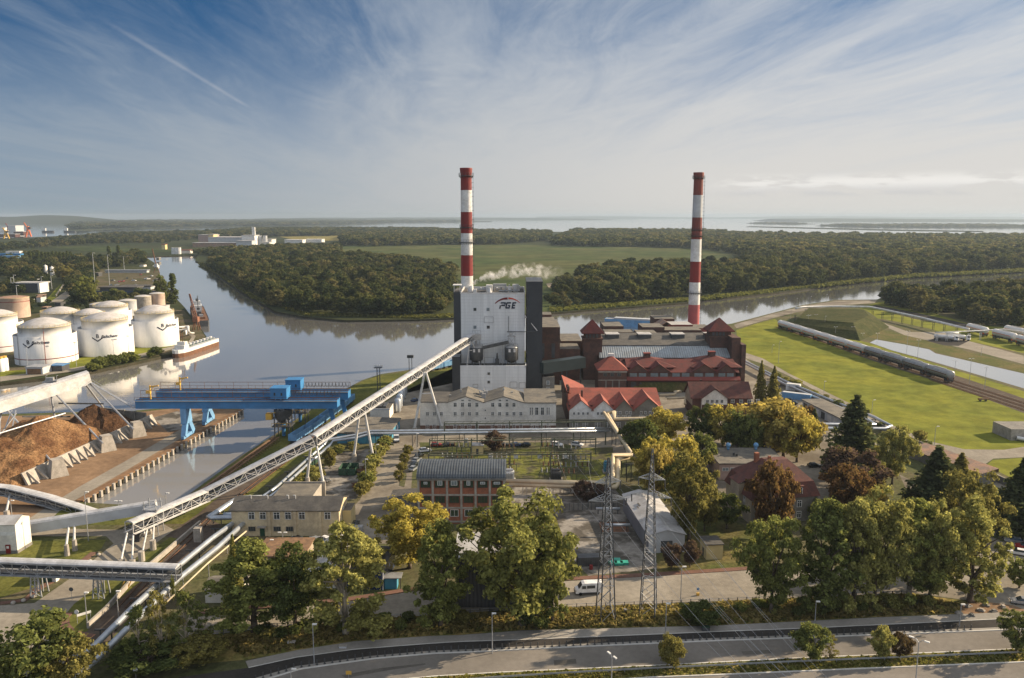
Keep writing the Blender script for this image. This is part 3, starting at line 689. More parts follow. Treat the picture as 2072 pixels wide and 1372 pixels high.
for x, y, r0, r1, h in ((-10.2, 358, 1, .6, 2.2), (-19, 362, 1.5, 1.2, 2.8), (-1, 361, .9, .9, 2.4), (1.6, 363, 1.1, 1.5, 3.4)): RP('roof_fan', lambda m: m.tube((x, y, Z_), (x, y, Z_ + h), r0, r1, 12))
RP('fan_house', lambda m: m.box(.4, 3.6, 366, 369, Z_, Z_ + 2.4)); RP('fan_house', lambda m: m.box(-17.6, -16, 357, 360, Z_, Z_ + 1.6))
RP('duct', lambda m: m.bar((-16, 362, Z_ + 1.2), (-9, 362, Z_ + 1.2), .7, .7), 1); RP('duct', lambda m: m.bar((-6, 360, Z_ + .8), (3, 360, Z_ + .8), .5, .5), 1)
for k in range(9): RP('roof_unit', lambda m: m.box(-15 + k * 1.9, -14.2 + k * 1.9, 371 + (k % 3), 373 + (k % 3), Z_, Z_ + 1 + .4 * (k % 4)), k % 2)
def silo(px, label, lattice):
 s = thing('fuel_silo', label, 'silo', (PY(px, 738, YL + 3.9).x, YL + 3.9, ZL), 0, 'silos on the power plant terrace')
 c = s.location
 part('shell', s, ['steel_dark', 'steel'], lambda m: m.lathe(c, [(.01, 2.2), (1.2, 1.2), (3.0, 2.6), (3.0, 8.2), (2.9, 8.4), (1.2, 9.3), (.01, 9.4)], 24, [0, 0, 0, 1, 1, 1, 1]), True)
 for k in range(4):
  a = .785 + k * 1.571
  part('leg', s, 'steel_dark', lambda m: m.bar((c.x + 2.7 * math.cos(a), c.y + 2.7 * math.sin(a), ZL), (c.x + 2.7 * math.cos(a), c.y + 2.7 * math.sin(a), ZL + 3), .35))
 def rail(m):
  for k in range(12):
   a = k * .5236; m.bar((c.x + 2.95 * math.cos(a), c.y + 2.95 * math.sin(a), ZL + 8.2), (c.x + 2.95 * math.cos(a), c.y + 2.95 * math.sin(a), ZL + 9.4), .09)
   b_ = a + .5236
   for z in (8.8, 9.4): m.bar((c.x + 2.95 * math.cos(a), c.y + 2.95 * math.sin(a), ZL + z), (c.x + 2.95 * math.cos(b_), c.y + 2.95 * math.sin(b_), ZL + z), .07)
 part('guard_rail', s, 'steel', rail)
 def head(m):
  for x in (-1.6, 1.6):
   for y in (-1.2, 1.2): m.bar((c.x + x, c.y + y, ZL + 8.6), (c.x + x * .8, c.y + y, ZL + lattice), .2)
  m.box(c.x - 1.8, c.x + 1.8, c.y - 1.4, c.y + 1.4, ZL + lattice - .2, ZL + lattice, 0)
  m.box(c.x - 1.0, c.x + .6, c.y - .9, c.y + .9, ZL + lattice, ZL + lattice + 1.5, 0)
  m.bar((c.x - 1.6, c.y - 1.2, ZL + 8.8), (c.x + 1.6, c.y - 1.2, ZL + lattice), .12); m.bar((c.x + 1.6, c.y - 1.2, ZL + 8.8), (c.x - 1.6, c.y - 1.2, ZL + lattice), .12)
 part('head_frame', s, 'steel', head)
 for dx_ in (-1.3, .9): part('vent', s, 'steel_pale', lambda m: m.box(c.x + dx_, c.x + dx_ + .9, c.y - 3.0, c.y - 2.6, ZL + 6.3, ZL + 7.7))
 return s
silo(964, 'dark steel silo under the end of the long conveyor', 12.0)
silo(1035, 'dark steel silo with lit right side at the end of the short terrace conveyor', 13.2)
s = thing('terrace_conveyor', 'short sloping dark conveyor between the two silos on the terrace', 'conveyor', (-7, YL + 4, ZL))
a, b_ = PY(966, 706, YL + 4), PY(1030, 692, YL + 4)
part('gallery', s, 'steel_dark', lambda m: m.bar(a, b_, 1.6, 1.3))
part('hand_rail', s, 'steel', lambda m: (m.bar(a + Vector((0, -.8, 1.6)), b_ + Vector((0, -.8, 1.6)), .08), [m.bar(a.lerp(b_, k / 10) + Vector((0, -.8, .6)), a.lerp(b_, k / 10) + Vector((0, -.8, 1.6)), .07) for k in range(11)]))
part('trestle', s, 'steel', lambda m: m.bar((a.x + 3, a.y, ZL), a.lerp(b_, .2), .25)); part('trestle', s, 'steel', lambda m: m.bar((b_.x - 3, a.y, ZL), a.lerp(b_, .8), .25))
s = thing('dust_filter', 'small dark filter cabinet with a thin stack between the two silos', 'filter unit', (PY(1006, 738, YL + 5).x, YL + 5, ZL))
c = s.location
part('cabinet', s, 'steel_dark', lambda m: m.box(c.x - .9, c.x + .9, c.y - .8, c.y + .8, ZL, ZL + 2.6)); part('stack', s, 'steel_dark', lambda m: m.tube((c.x, c.y, ZL + 2.6), (c.x, c.y, ZL + 5.2), .45, .3, 8))
def chimney(px_top, py_top, Y, rt, rb, bands, label, plats, cap='paint_red', group=None):
 zt = PY(px_top, py_top, Y).z; x = PY(px_top, py_top, Y).x
 c = thing('chimney', label, 'chimney', (x, Y, 0))
 zs = [ZY(py, Y) for py in bands[0]]
 def rad(z): return rb + (rt - rb) * (z / zt)
 prof, mats = [(rad(0), 0)], []
 names = []
 for z, k in zip(reversed(zs), reversed(bands[1])):
  pass
 seq = list(zip(zs + [0], bands[1]))
 order = seq[::-1]
 prof = [(rb, 0.0)]; mats = []; zprev = 0
 edges = [0] + zs[::-1] + [zt]
 cols = bands[1][::-1]
 mlist = sorted(set(cols)) + ['steel_dark']
 prof = []
 for i in range(len(edges) - 1):
  for q in range(4):
   z = edges[i] + (edges[i + 1] - edges[i]) * q / 4
   prof.append((rad(z), z)); mats.append(mlist.index(cols[i]))
 zc = zt - 3.2
 prof = [p for p in prof if p[1] < zc]; mats = mats[:len(prof)]
 top = mlist.index(bands[1][0])
 prof += [(rad(zc), zc), (rad(zc) * 1.10, zc + 1.2), (rad(zc) * 1.14, zt - .3), (rad(zc) * 1.14, zt), (rad(zc) * .86, zt), (rad(zc) * .84, zt - 1.5)]; mats += [top, top, top, len(mlist) - 1, len(mlist) - 1, len(mlist) - 1]
 mb = MB(); mb.lathe((x, Y, 0), prof, 40, mats); mb.build('shaft', mlist, c, True)
 for py, w in plats:
  z = ZY(py, Y); r = rad(z)
  def pf(m):
   m.lathe((x, Y, z), [(r, -.35), (r + w, -.1), (r + w, .08), (r + .02, .08)], 24, [0, 0, 0, 0])
   for k in range(16):
    a = k * .3927; e = Vector((math.cos(a), math.sin(a), 0)); b2 = a + .3927; g_ = Vector((math.cos(b2), math.sin(b2), 0)); o = Vector((x, Y, z))
    m.bar(o + e * (r + w), o + e * (r + w) + Vector((0, 0, 1.3)), .1)
    m.bar(o + e * r - Vector((0, 0, 1.1)), o + e * (r + w) - Vector((0, 0, .1)), .12)
    for hz_ in (.65, 1.3): m.bar(o + e * (r + w) + Vector((0, 0, hz_)), o + g_ * (r + w) + Vector((0, 0, hz_)), .08)
  part('platform', c, 'steel_dark', pf)
 def lad(m):
  for s_ in (-.3, .3): m.bar((x + rad(0) + .5, Y + s_ - 1, 10), (x + rt + .75, Y + s_ - 1, zt - 2), .07)
  for k in range(int(zt / 2.2)):
   z = 10 + k * 2.2
   if z < zt - 3:
    rr = rad(z) + .5
    m.bar((x + rr - .6, Y - 1, z), (x + rr + .45, Y - 1, z), .14); m.bar((x + rr + .45, Y - 1.35, z), (x + rr + .45, Y - .65, z), .1)
 part('ladder', c, 'steel_dark', lad)
 return c, x, zt
chimney(943, 340, 387, 2.62, 3.25, ([385, 429, 472, 516, 558], ['paint_red', 'paint_white', 'paint_red', 'paint_white', 'paint_red', 'paint_white']), 'tall red and white banded chimney rising behind the white boiler tower', [(356, .9), (490, .9), (460, .5)])
chimney(1414, 349, 480, 2.75, 3.6, ([395, 440, 484, 529, 571, 616], ['paint_red_dull', 'paint_grey', 'paint_red_dull', 'paint_white', 'paint_red', 'paint_white', 'paint_pink']), 'banded chimney with darker weathered red rings behind the old brick boiler house', [(360, .9), (477, .9), (592, 1.0), (465, .6)])
t = thing('office_block', 'long off-white plant office block with two shallow gables below the boiler tower', 'office building', (-9, 300, 0))
Y0, Y1 = 292.0, 309.0
def X(px, Y=292.0, py=840): return PY(px, py, Y).x
xa, xb, xc, xd, xe = X(850), X(906), X(979), X(1059), X(1125)
ze, zr = 10.2, 12.5
def ow(m):
 m.box(xa, xb, Y0, Y1, 0, 10.3, 0); m.box(xd, xe, Y0, Y1, 0, 10.2, 0)
 for x0, x1 in ((xb, xc), (xc, xd)):
  for y in (Y0, Y1):
   q = [(x0, y, 0), (x1, y, 0), (x1, y, ze), ((x0 + x1) / 2, y, zr), (x0, y, ze)]
   m.poly(q if y == Y0 else q[::-1], 0)
part('wall', t, 'office_wall', ow)
part('base_course', t, 'paving_red', lambda m: m.box(xa - .05, xe + .05, Y0 - .06, Y0 + .1, 0, 1.3))
part('roof', t, 'roof_tar', lambda m: (gable(m, xb, xc, Y0, Y1, ze, zr, .3, .25), gable(m, xc, xd, Y0, Y1, ze, zr, .3, .25)))
part('flat_roof', t, 'roof_dark', lambda m: (m.box(xa - .3, xb - .32, Y0 - .3, Y1 + .3, 10.32, 10.6)))
part('flat_roof', t, 'roof_tar', lambda m: (m.poly([(xd + .35, Y0 - .4, 10.35), (xe + .3, Y0 - .4, 10.35), (xe + .3, Y1 + .3, 11.9), (xd + .35, Y1 + .3, 11.9)]), m.box(xd + .35, xe + .3, Y0 - .4, Y0 + .1, 10.05, 10.33), m.poly([(xe + .3, Y0 - .4, 10.1), (xe + .3, Y1 + .3, 10.1), (xe + .3, Y1 + .3, 11.9), (xe + .3, Y0 - .4, 10.35)])))
def pil(m):
 for x in (xb, (xb + xc) / 2 - .5, xc, xd, xd + 3, xe - 3): m.box(x - .22, x + .22, Y0 - .14, Y0 + .05, 1.3, 9.7)
 m.box(xa, xe, Y0 - .09, Y0 + .05, 5.2, 5.45)
part('pilaster', t, 'office_wall', pil)
for row, py in enumerate((819, 838, 863)):
 z = ZY(py, Y0)
 xsl = [921, 936, 950, 965, 997, 1011.5, 1026, 1040] if row == 0 else [921, 936, 950, 965, 997, 1011, 1026, 1040, 1054]
 if row > 0: xsl = [865, 879, 893] + xsl
 for px in xsl: window(t, (X(px, Y0, py), Y0 - .03, z), 1.15, 1.55 if row < 2 else 1.5, 0, 'cross')
for px in (936, 950, 1011.5, 1026): window(t, (X(px, Y0, 810), Y0 - .03, ZY(810, Y0)), .95, .55, 0, 'two')
for px in (980.5,):
 for py in (830, 846): window(t, (X(px), Y0 - .03, ZY(py, Y0)), 1.2, .55, 0, 'two')
for px in (1075, 1086, 1097.5, 1109): window(t, (X(px), Y0 - .03, ZY(832, Y0)), 1.15, 2.9, 0, 'cross')
for px in (1076, 1087, 1098, 1110): window(t, (X(px), Y0 - .03, ZY(863.5, Y0)), 1.2, .8, 0, 'two')
def vents(m):
 for px, py in ((933, 789), (911, 799), (1019, 786), (1036, 793)):
  p = PY(px, py + 4, 302); m.box(p.x - .3, p.x + .3, 301.7, 302.3, p.z - 1.2, p.z + .9)
 for x, y in ((X(973), 301), (X(981), 303), (X(978), 298)): m.box(x - .8, x + .8, y - .6, y + .6, 10.2, 12.3); m.box(x - .9, x - .5, y - .9, y + .9, 10.2, 13)
part('roof_vent', t, 'steel', vents)
t = thing('red_roof_workshop', 'L-shaped workshop with bright red gabled roofs and a white plastered corner', 'workshop', (39, 300, 0))
Y0 = 288.0
def X(px, py=829): return PY(px, py, Y0).x
g = [X(1152), X(1199), X(1243), X(1282), X(1341)]
ZE = 8.3
def rw(m):
 for i in range(4):
  x0, x1 = g[i], g[i + 1]; zr_ = 12.0 if i < 2 else 12.3
  m.poly([(x0, Y0, 4.6), (x1, Y0, 4.6), (x1, Y0, ZE), ((x0 + x1) / 2, Y0, zr_ if i != 3 else 12.9), (x0, Y0, ZE)], 0 if i < 2 else 1)
  m.poly([(x0, Y0, 0), (x1, Y0, 0), (x1, Y0, 4.6), (x0, Y0, 4.6)], 1)
 m.poly([(g[4], Y0, 0), (g[4], 312, 0), (g[4], 312, ZE), (g[4], Y0, ZE)], 1)
part('wall', t, ['paint_white', 'grey_render'], rw)
part('side_wall', t, 'brick_old', lambda m: (m.poly([(g[0], 331, 0), (g[0], Y0, 0), (g[0], Y0, ZE), (g[0], 298, 12.9), (g[0], 318, 11.8), (g[0], 331, 12.3)]), m.poly([(g[0] + 8, 331, 0), (g[0], 331, 0), (g[0], 331, 12.3), (g[0] + 8, 331, 8)])))
def rr_(m):
 for i in range(4):
  x0, x1 = g[i], g[i + 1]; zr_ = 12.0 if i < 2 else (12.3 if i == 2 else 12.9)
  gable(m, x0, x1, Y0, 299 if i < 2 else 304, ZE, zr_, .45, .25)
 yb = 316
 m.poly([(g[0] - .3, 292, 9.2), (g[4] + .3, 292, 9.2), (g[4] + .3, 304, 13.4), (g[0] - .3, 304, 13.4)]); m.poly([(g[4] + .3, yb, 8.6), (g[0] - .3, yb, 8.6), (g[0] - .3, 304, 13.4), (g[4] + .3, 304, 13.4)])
 m.poly([(g[4] + .28, 292, 9.15), (g[4] + .28, yb, 8.6), (g[4] + .28, 304, 13.35)])
 m.poly([(g[0] - .3, 300, 12.9), (g[0] + 9, 300, 8.6), (g[0] + 9, 331.4, 8.6), (g[0] - .3, 331.4, 12.9)]); m.poly([(g[0] - .3, 300, 12.7), (g[0] - .3, 331.4, 12.7), (g[0] + 9, 331.4, 8.4), (g[0] + 9, 300, 8.4)])
part('roof', t, 'roof_red_bright', rr_)
part('chimney', t, 'brick_old', lambda m: (m.box(g[0] + 5, g[0] + 5.7, 296, 296.7, 9, 14), m.box(g[0] - .1, g[0] + .9, 300.5, 301.5, 12, 14.6), m.box(g[0] - .1, g[0] + .9, 305.5, 306.5, 12, 14.2)))
part('cornice', t, 'grey_render', lambda m: (m.box(g[0] - .1, g[4] + .1, Y0 - .14, Y0 + .1, 4.45, 4.75)))
for i, xs in enumerate(((-3, -1, 1, 3), (-2.4, -.8, .8, 2.4), (-3.2, -1.6, 1.3, 2.9), (-3, -1.1, .9, 2.8))):
 xm = (g[i] + g[i + 1]) / 2
 for x in xs: window(t, (xm + x * .85, Y0 - .03, 7.0 if i < 2 else 7.3), .75, 1.0, 0, 'two')
 for x in (-2.6, -1.6, 1.2, 2.2): window(t, (xm + x, Y0 - .03, 2.6), .8, 1.9, 0, 'cross')
 if i >= 2:
  for x in (-2.8, -1.8, -.3, .7, 2.2): window(t, (xm + x, Y0 - .03, 5.6), .8, 1.2, 0, 'cross')
t = thing('boiler_house', 'old dark brick boiler house with zinc mansard roof, red gables and pyramid corner towers', 'power station', (85, 385, 0))
def XY(px, py, Y): return PY(px, py, Y).x
xl, xr = XY(1213, 710, 380), XY(1478, 710, 380)
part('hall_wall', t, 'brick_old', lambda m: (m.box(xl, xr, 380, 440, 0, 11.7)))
part('zinc_slope', t, 'zinc_sheet', lambda m: (m.poly([(xl, 379.6, 11.8), (xr + .4, 379.6, 11.8), (xr - .6, 388, 16.6), (xl + .5, 388, 16.6)]), m.poly([(xl, 379.6, 11.5), (xr + .4, 379.6, 11.5), (xr + .4, 379.6, 11.8), (xl, 379.6, 11.8)]), m.poly([(xr + .4, 379.6, 11.8), (xr + .4, 440, 11.8), (xr - .6, 440, 16.6), (xr - .6, 388, 16.6)]), m.poly([(xl, 440, 11.8), (xl, 379.6, 11.8), (xl + .5, 388, 16.6), (xl + .5, 440, 16.6)])))
part('roof', t, 'roof_dark', lambda m: (m.poly([(xl, 387.6, 16.7), (xr - .4, 387.6, 16.7), (xr - .6, 412, 19.3), (xl + .4, 412, 19.3)]), m.poly([(xl + .4, 412, 19.3), (xr - .6, 412, 19.3), (xr - .6, 440, 15), (xl + .4, 440, 15)]), m.box(xl, xr - .4, 387.4, 387.8, 16.3, 16.68)))
def lanterns(m):
 for px in (1236, 1300, 1366, 1434):
  x = XY(px, 680, 408); m.box(x - 3.2, x + 3.2, 400, 407, 17.6, 19.9, 0); m.box(x - 3.5, x + 3.5, 399.6, 407.4, 19.92, 20.3, 1)
part('roof_lantern', t, ['steel_dark', 'roof_light'], lanterns)
fl, fr_ = XY(1270, 770, 355), XY(1497, 770, 355)
gs = [(1270, 1312, 738), (1312, 1356, 738), (1356, 1400, 0), (1400, 1450, 738), (1450, 1489, 738)]
def fw(m):
 m.box(fl, fr_, 355, 380, 0, 6.3)
 for a, b2, pk in gs:
  x0, x1 = XY(a, 750, 355), XY(b2, 750, 355)
  m.poly([(x0, 355, 6.3), (x1, 355, 6.3), (x1, 355, 9.4), ((x0 + x1) / 2, 355, 13.0 if pk else 9.4), (x0, 355, 9.4)])
 m.poly([(fr_ - .8, 355, 6.3), (fr_ - .8, 380, 6.3), (fr_ - .8, 380, 12), (fr_ - .8, 355, 9.4)])
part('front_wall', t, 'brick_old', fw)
part('canopy', t, 'paint_red_dull', lambda m: m.poly([(fl - .6, 353.4, 6.0), (fr_, 353.4, 6.0), (fr_, 355.1, 7.4), (fl - .6, 355.1, 7.4)]))
part('canopy_fascia', t, 'paint_red_dull', lambda m: m.box(fl - .6, fr_, 353.3, 353.5, 5.7, 6.05))
def fro(m):
 m.poly([(fl, 354.6, 9.3), (fr_ - .4, 354.6, 9.3), (fr_ - .4, 366, 13.6), (fl, 366, 13.6)]); m.poly([(fl, 366, 13.6), (fr_ - .4, 366, 13.6), (fr_ - .4, 379.5, 10.4), (fl, 379.5, 10.4)])
 for a, b2, pk in gs:
  if pk: gable(m, XY(a, 750, 355), XY(b2, 750, 355), 355, 366, 9.5, 13.1, .35, .2)
 for px, py in ((1309, 721), (1440, 718)):
  x = XY(px, py, 368); z = ZY(py, 368)
  hip(m, x - 11.5, x + 11.5, 357.5, 379, 11.2, z, .3, .2, 0)
part('front_roof', t, 'roof_red', fro)
def lant(m):
 for px, py in ((1309, 719), (1440, 716)):
  x = XY(px, py, 368); z = ZY(py, 368); m.box(x - 1.5, x + 1.5, 366.8, 369.4, z - 1.2, z + .9, 0); m.box(x - 1.7, x + 1.7, 366.6, 369.6, z + .92, z + 1.25, 1)
part('roof_turret', t, ['brick_old', 'paint_red_dull'], lant)
for a, b2, pk in gs:
 x0, x1 = XY(a, 750, 355), XY(b2, 750, 355); xm = (x0 + x1) / 2
 for s_ in (-1, 1): window(t, (xm + s_ * (x1 - x0) * .22, 354.97, 7.9 + .15), (x1 - x0) * .34, 1.9, 0, 'three', 'concrete_dark', 'glass_pale')
def darkwin(m):
 for k in range(12):
  x = fl + 1.6 + k * 4.0
  if x < fr_ - 3: m.box(x, x + 2.4, 354.9, 355.1, 1.0, 4.8)
part('doorway', t, 'steel_dark', darkwin)
part('ivy', t, 'grass_rough', lambda m: [m.poly([(fl + random.uniform(0, 44), 354.8 - random.uniform(0, .4), random.uniform(.2, 5)) for _ in range(3)]) for k in range(60)])
cl, cr = XY(1211, 760, 352), XY(1268, 760, 352)
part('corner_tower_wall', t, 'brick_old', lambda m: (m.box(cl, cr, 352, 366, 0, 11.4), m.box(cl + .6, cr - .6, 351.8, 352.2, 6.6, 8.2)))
part('corner_tower_roof', t, 'roof_red_bright', lambda m: (hip(m, cl, cr, 352, 366, 11.0, 16.6, .6, .3), ))
part('turret_cap', t, 'steel_pale', lambda m: m.box((cl + cr) / 2 - 1.3, (cl + cr) / 2 + 1.3, 358, 360, 16.2, 17.4))
part('cornice', t, 'concrete', lambda m: (m.box(cl - .15, cr + .15, 351.7, 352.1, 9.9, 10.5), m.box(cl - .1, cr + .1, 351.75, 352.1, 6.2, 6.5)))
part('pilaster', t, 'concrete_dark', lambda m: [m.box(cl + 3.2 + k * 3, cl + 3.7 + k * 3, 351.8, 352.1, .2, 6.15) for k in range(3)])
for k in range(3): window(t, (cl + 3 + k * 3.2, 351.77, 8.9), 1.6, 1.3, 0, 'cross', 'concrete_dark', 'glass')
for k in range(2): window(t, (cl + 6 + k * 2.4, 351.97, 1.6), 1.5, 2.4, 0, 'two', 'frame_white', 'glass_pale')
def pyr(px0, px1, apx, apy, ey, Y):
 x0, x1 = XY(px0, ey, Y), XY(px1, ey, Y); z = ZY(ey, Y); za = ZY(apy, Y + 5); d = x1 - x0
 part('tower_wall', t, 'brick_old', lambda m: (m.box(x0 + .7, x1 - .7, Y, Y + d - 1.4, 0, z - 2.6), m.box(x0 + .3, x1 - .3, Y - .4, Y + d - 1, z - 3.4, z - 2.62), m.box(x0 + 1.4, x1 - 1.4, Y + .7, Y + d - 2, z - 2.6, z)))
 part('tower_opening', t, 'steel_dark', lambda m: [m.box(x0 + 1.8 + k * 1.7, x0 + 2.9 + k * 1.7, Y + .6, Y + .8, z - 2.3, z - .5) for k in range(4)])
 part('tower_roof', t, 'roof_red', lambda m: hip(m, x0, x1, Y - .3, Y + d - .8, z, za, .2, .4, 0))
pyr(1178, 1222, 1199, 646, 674, 383); pyr(1435, 1486, 1458, 643, 670, 386)
part('end_wall', t, 'brick_old', lambda m: (m.box(xr + .1, xr + 4.2, 378, 396, 0, ZY(681, 382)), m.box(xr + 4.3, xr + 6.4, 376, 390, 0, ZY(695, 380)), m.box(xr - 6, xr + 1.2, 375.4, 379.3, 0, 10)))
def leftblk(m):
 a, b2 = XY(1093, 690, 372), XY(1133, 690, 372)
 m.box(a, b2, 372, 400, 0, ZY(662, 372), 0, 1); m.box(a + .5, b2 - 1, 400.2, 412, 0, ZY(650, 395), 0, 1); m.box(b2 + .1, b2 + 10.5, 382, 400, 0, ZY(706, 382), 0, 1)
 m.box(a + 1, b2 - 2, 412.2, 424, 0, ZY(640, 405), 0, 1)
part('side_block', t, ['brick_old', 'roof_tar'], leftblk)
part('tall_window', t, 'steel_dark', lambda m: [m.box(XY(px, 700, 372), XY(px, 700, 372) + 1.6, 371.9, 372.1, 13, 20) for px in (1095, 1116)])
def mid(m):
 def blk(px0, px1, py, Y, d, top=1, w=0):
  x0, x1 = XY(px0, py, Y), XY(px1, py, Y); part('rear_block', t, ['brick_old', 'roof_tar', 'roof_light', 'paint_red_dull'], lambda m: m.box(x0, x1, Y, Y + d, 0, ZY(py, Y), w, top))
 blk(1222, 1262, 660, 440, 20); blk(1224, 1285, 672, 428, 11); blk(1135, 1178, 690, 400, 26); blk(1300, 1345, 662, 430, 16); blk(1345, 1420, 668, 428, 14, 1)
 blk(1352, 1402, 657, 446, 14, 2, 3); blk(1325, 1365, 645, 462, 16, 1); blk(1400, 1440, 664, 444, 16, 1, 3); blk(1290, 1330, 674, 416, 12)
mid(None)
part('rear_roof', t, 'roof_brown', lambda m: gable(m, XY(1330, 660, 446), XY(1368, 660, 446), 446, 462, ZY(664, 446), ZY(652, 446), .3, .25))
s = thing('conveyor_bridge', 'dark panelled enclosed bridge between the white tower and the brick boiler house', 'bridge', (28, 352, 0))
a, b_ = PY(1094, 744, 351), PY(1179, 732, 362)
part('gallery', s, 'teal_panel', lambda m: m.bar(a, b_, 5.0, 5.0))
for k in (.5, .62, .95): part('trestle', s, 'steel_dark', lambda m: m.bar((a.lerp(b_, k).x, a.lerp(b_, k).y, 0), (a.lerp(b_, k).x, a.lerp(b_, k).y, a.lerp(b_, k).z - 2), .5))
s = thing('plant_building', 'low pale rendered plant building under the dark conveyor bridge', 'building', (14, 350, 0))
part('wall', s, ['grey_render', 'roof_dark'], lambda m: m.box(XR + 8.1, XR + 13.5, 350, 360, 0, 8.2, 0, 1))
for z in (5.5, 2.6): window(s, (XR + 10.6, 349.97, z), 1.3, 1.8, 0, 'two', 'frame_white', 'glass_pale')
def XG(px, Y, py=800): return PY(px, py, Y).x
t = thing('gabled_villa', 'brick villa with dark red tiled roof and a cream plastered front gable', 'house', (88, 320, 0))
Y0 = 313; x0, x1 = XG(1400, Y0), XG(1521, Y0); gx0, gx1 = XG(1419, Y0), XG(1470, Y0)
part('wall', t, 'brick_dark', lambda m: m.box(x0 + .3, x1 - .3, Y0, Y0 + 13, 0, 7.1))
part('roof', t, 'roof_tile', lambda m: (gable_x(m, x0, x1, Y0, Y0 + 13, 7.2, 12.3, .5, .25)))
part('side_gable', t, 'villa_wall', lambda m: (m.poly([(x0 + .28, Y0 + 13, 4), (x0 + .28, Y0, 4), (x0 + .28, Y0, 7.2), (x0 + .28, Y0 + 6.5, 12), (x0 + .28, Y0 + 13, 7.2)]), m.poly([(x1 - .28, Y0, 7), (x1 - .28, Y0 + 13, 7), (x1 - .28, Y0 + 6.5, 12)])))
part('front_gable', t, 'office_wall', lambda m: (m.poly([(gx0, Y0 - 1.6, 4.7), (gx1, Y0 - 1.6, 4.7), (gx1, Y0 - 1.6, 7.4), ((gx0 + gx1) / 2, Y0 - 1.6, 10.9), (gx0, Y0 - 1.6, 7.4)]), m.poly([(gx0, Y0, 0), (gx0, Y0 - 1.6, 0), (gx0, Y0 - 1.6, 7.4), (gx0, Y0, 7.4)])))
part('front_bay', t, 'brick_dark', lambda m: m.box(gx0 + .05, gx1 - .05, Y0 - 1.55, Y0 - .02, 0, 4.7))
part('gable_roof', t, 'roof_tile', lambda m: gable(m, gx0, gx1, Y0 - 1.6, Y0 + 6.5, 7.4, 11.3, .55, .3))
for k in range(4): window(t, (gx0 + 2.2 + k * (gx1 - gx0 - 4.4) / 3, Y0 - 1.63, 6.1), 1.1, 1.3, 0, 'two')
for k in range(4): window(t, (gx1 + 2.6 + k * 3.4, Y0 - .03, 5.8), 1.3, 1.4, 0, 'cross')
for k in range(3): window(t, (gx0 + 2.4 + k * 2.6, Y0 - 1.6, 2.4), .9, 2.0, 0, 'two', 'frame_white', 'glass_pale')
part('chimney', t, 'brick_dark', lambda m: (m.box(x0 + 5, x0 + 5.9, Y0 + 8, Y0 + 8.9, 10, 13), m.box(x1 - 5, x1 - 4.1, Y0 + 7.2, Y0 + 8.1, 10, 12.9)))
t = thing('barrel_roof_hall', 'three storey red brick hall with concrete frame and grey barrel roof', 'industrial building', (-14, 205, 0))
Y0 = 198.0; x0, x1 = XG(847, Y0, 1000), XG(1020, Y0, 1000); YD = 12.5
zf = [12.2, 8.05, 4.5, .75]
part('wall', t, 'brick_red', lambda m: m.box(x0 + .1, x1 - .1, Y0, Y0 + YD, 0, 12.0))
def fr6(m):
 bw = (x1 - x0) / 6
 for k in range(7): m.box(x0 + k * bw - .28, x0 + k * bw + .28, Y0 - .22, Y0 + .1, 0, 12.2)
 for z in zf:
  for k in range(6): m.box(x0 + k * bw + .28, x0 + (k + 1) * bw - .28, Y0 - .15, Y0 + .1, z - .32, z + .12)
 for y in (Y0 + YD / 2, Y0 + YD): m.box(x1 - .15, x1 + .12, y - .25, y + .25, 0, 12.1); m.box(x0 - .12, x0 + .15, y - .25, y + .25, 0, 12.1)
part('concrete_frame', t, 'concrete', fr6)
def barrel(m):
 n = 14; r = []
 for k in range(n + 1):
  a = math.pi * (1 - k / n); y = Y0 + YD / 2 - math.cos(math.pi - a) * 0 + (YD / 2 + .4) * math.cos(a); z = 12.2 + 2.9 * math.sin(a)
  r.append((y, z))
 for k in range(n):
  (ya, za), (yb, zb) = r[k], r[k + 1]
  m.poly([(x0 - .5, ya, za), (x1 + .5, ya, za), (x1 + .5, yb, zb), (x0 - .5, yb, zb)])
 for x in (x0 - .5, x1 + .5): m.poly([(x, y, z) for y, z in r])
part('barrel_roof', t, 'barrel_sheet', barrel)
bw = (x1 - x0) / 6
for fl_ in range(3):
 for k in range(6):
  z = zf[fl_] - (1.35 if fl_ < 2 else 1.5)
  window(t, (x0 + bw * (k + .5), Y0 - .03, z), 2.5 if fl_ < 2 else 2.0, 1.75, 0, 'three' if fl_ < 2 else 'two', 'brick_dark' if fl_ < 2 else 'frame_white', 'green_glass')
for k in range(6): window(t, (x0 + bw * (k + .5), Y0 - .12, zf[0] - 1.0), .8 + .35 * (k % 3), .5 + .6 * (k in (1, 2, 3)), 0, 'two', 'frame_white', 'glass_pale', 'skylight_pane')
part('gutter', t, 'concrete_dark', lambda m: m.box(x0 - .4, x1 + .4, Y0 - .5, Y0 - .16, 12.24, 12.5))
s = thing('annex_shed', 'single storey shed with dark grey roof leaning on the brick hall', 'shed', (-28, 205, 0))
ax0, ax1 = x0 - 9.2, x0 - .4
part('wall', s, 'concrete', lambda m: m.box(ax0 + .3, ax1, 200, 213.5, 0, 3.6))
part('roof', s, 'roof_dark', lambda m: (m.poly([(ax0, 199.5, 3.65), (ax1, 199.5, 4.3), (ax1, 214, 4.3), (ax0, 214, 3.65)]), m.box(ax0, ax1, 199.3, 199.5, 3.3, 3.7)))
t = thing('service_building', 'two storey cream rendered building with dark felt roof beside the silver pipes', 'building', (-56, 195, 0))
Y0 = 190.0; x0, x1 = XG(467, Y0, 1050), XG(686, Y0, 1050)
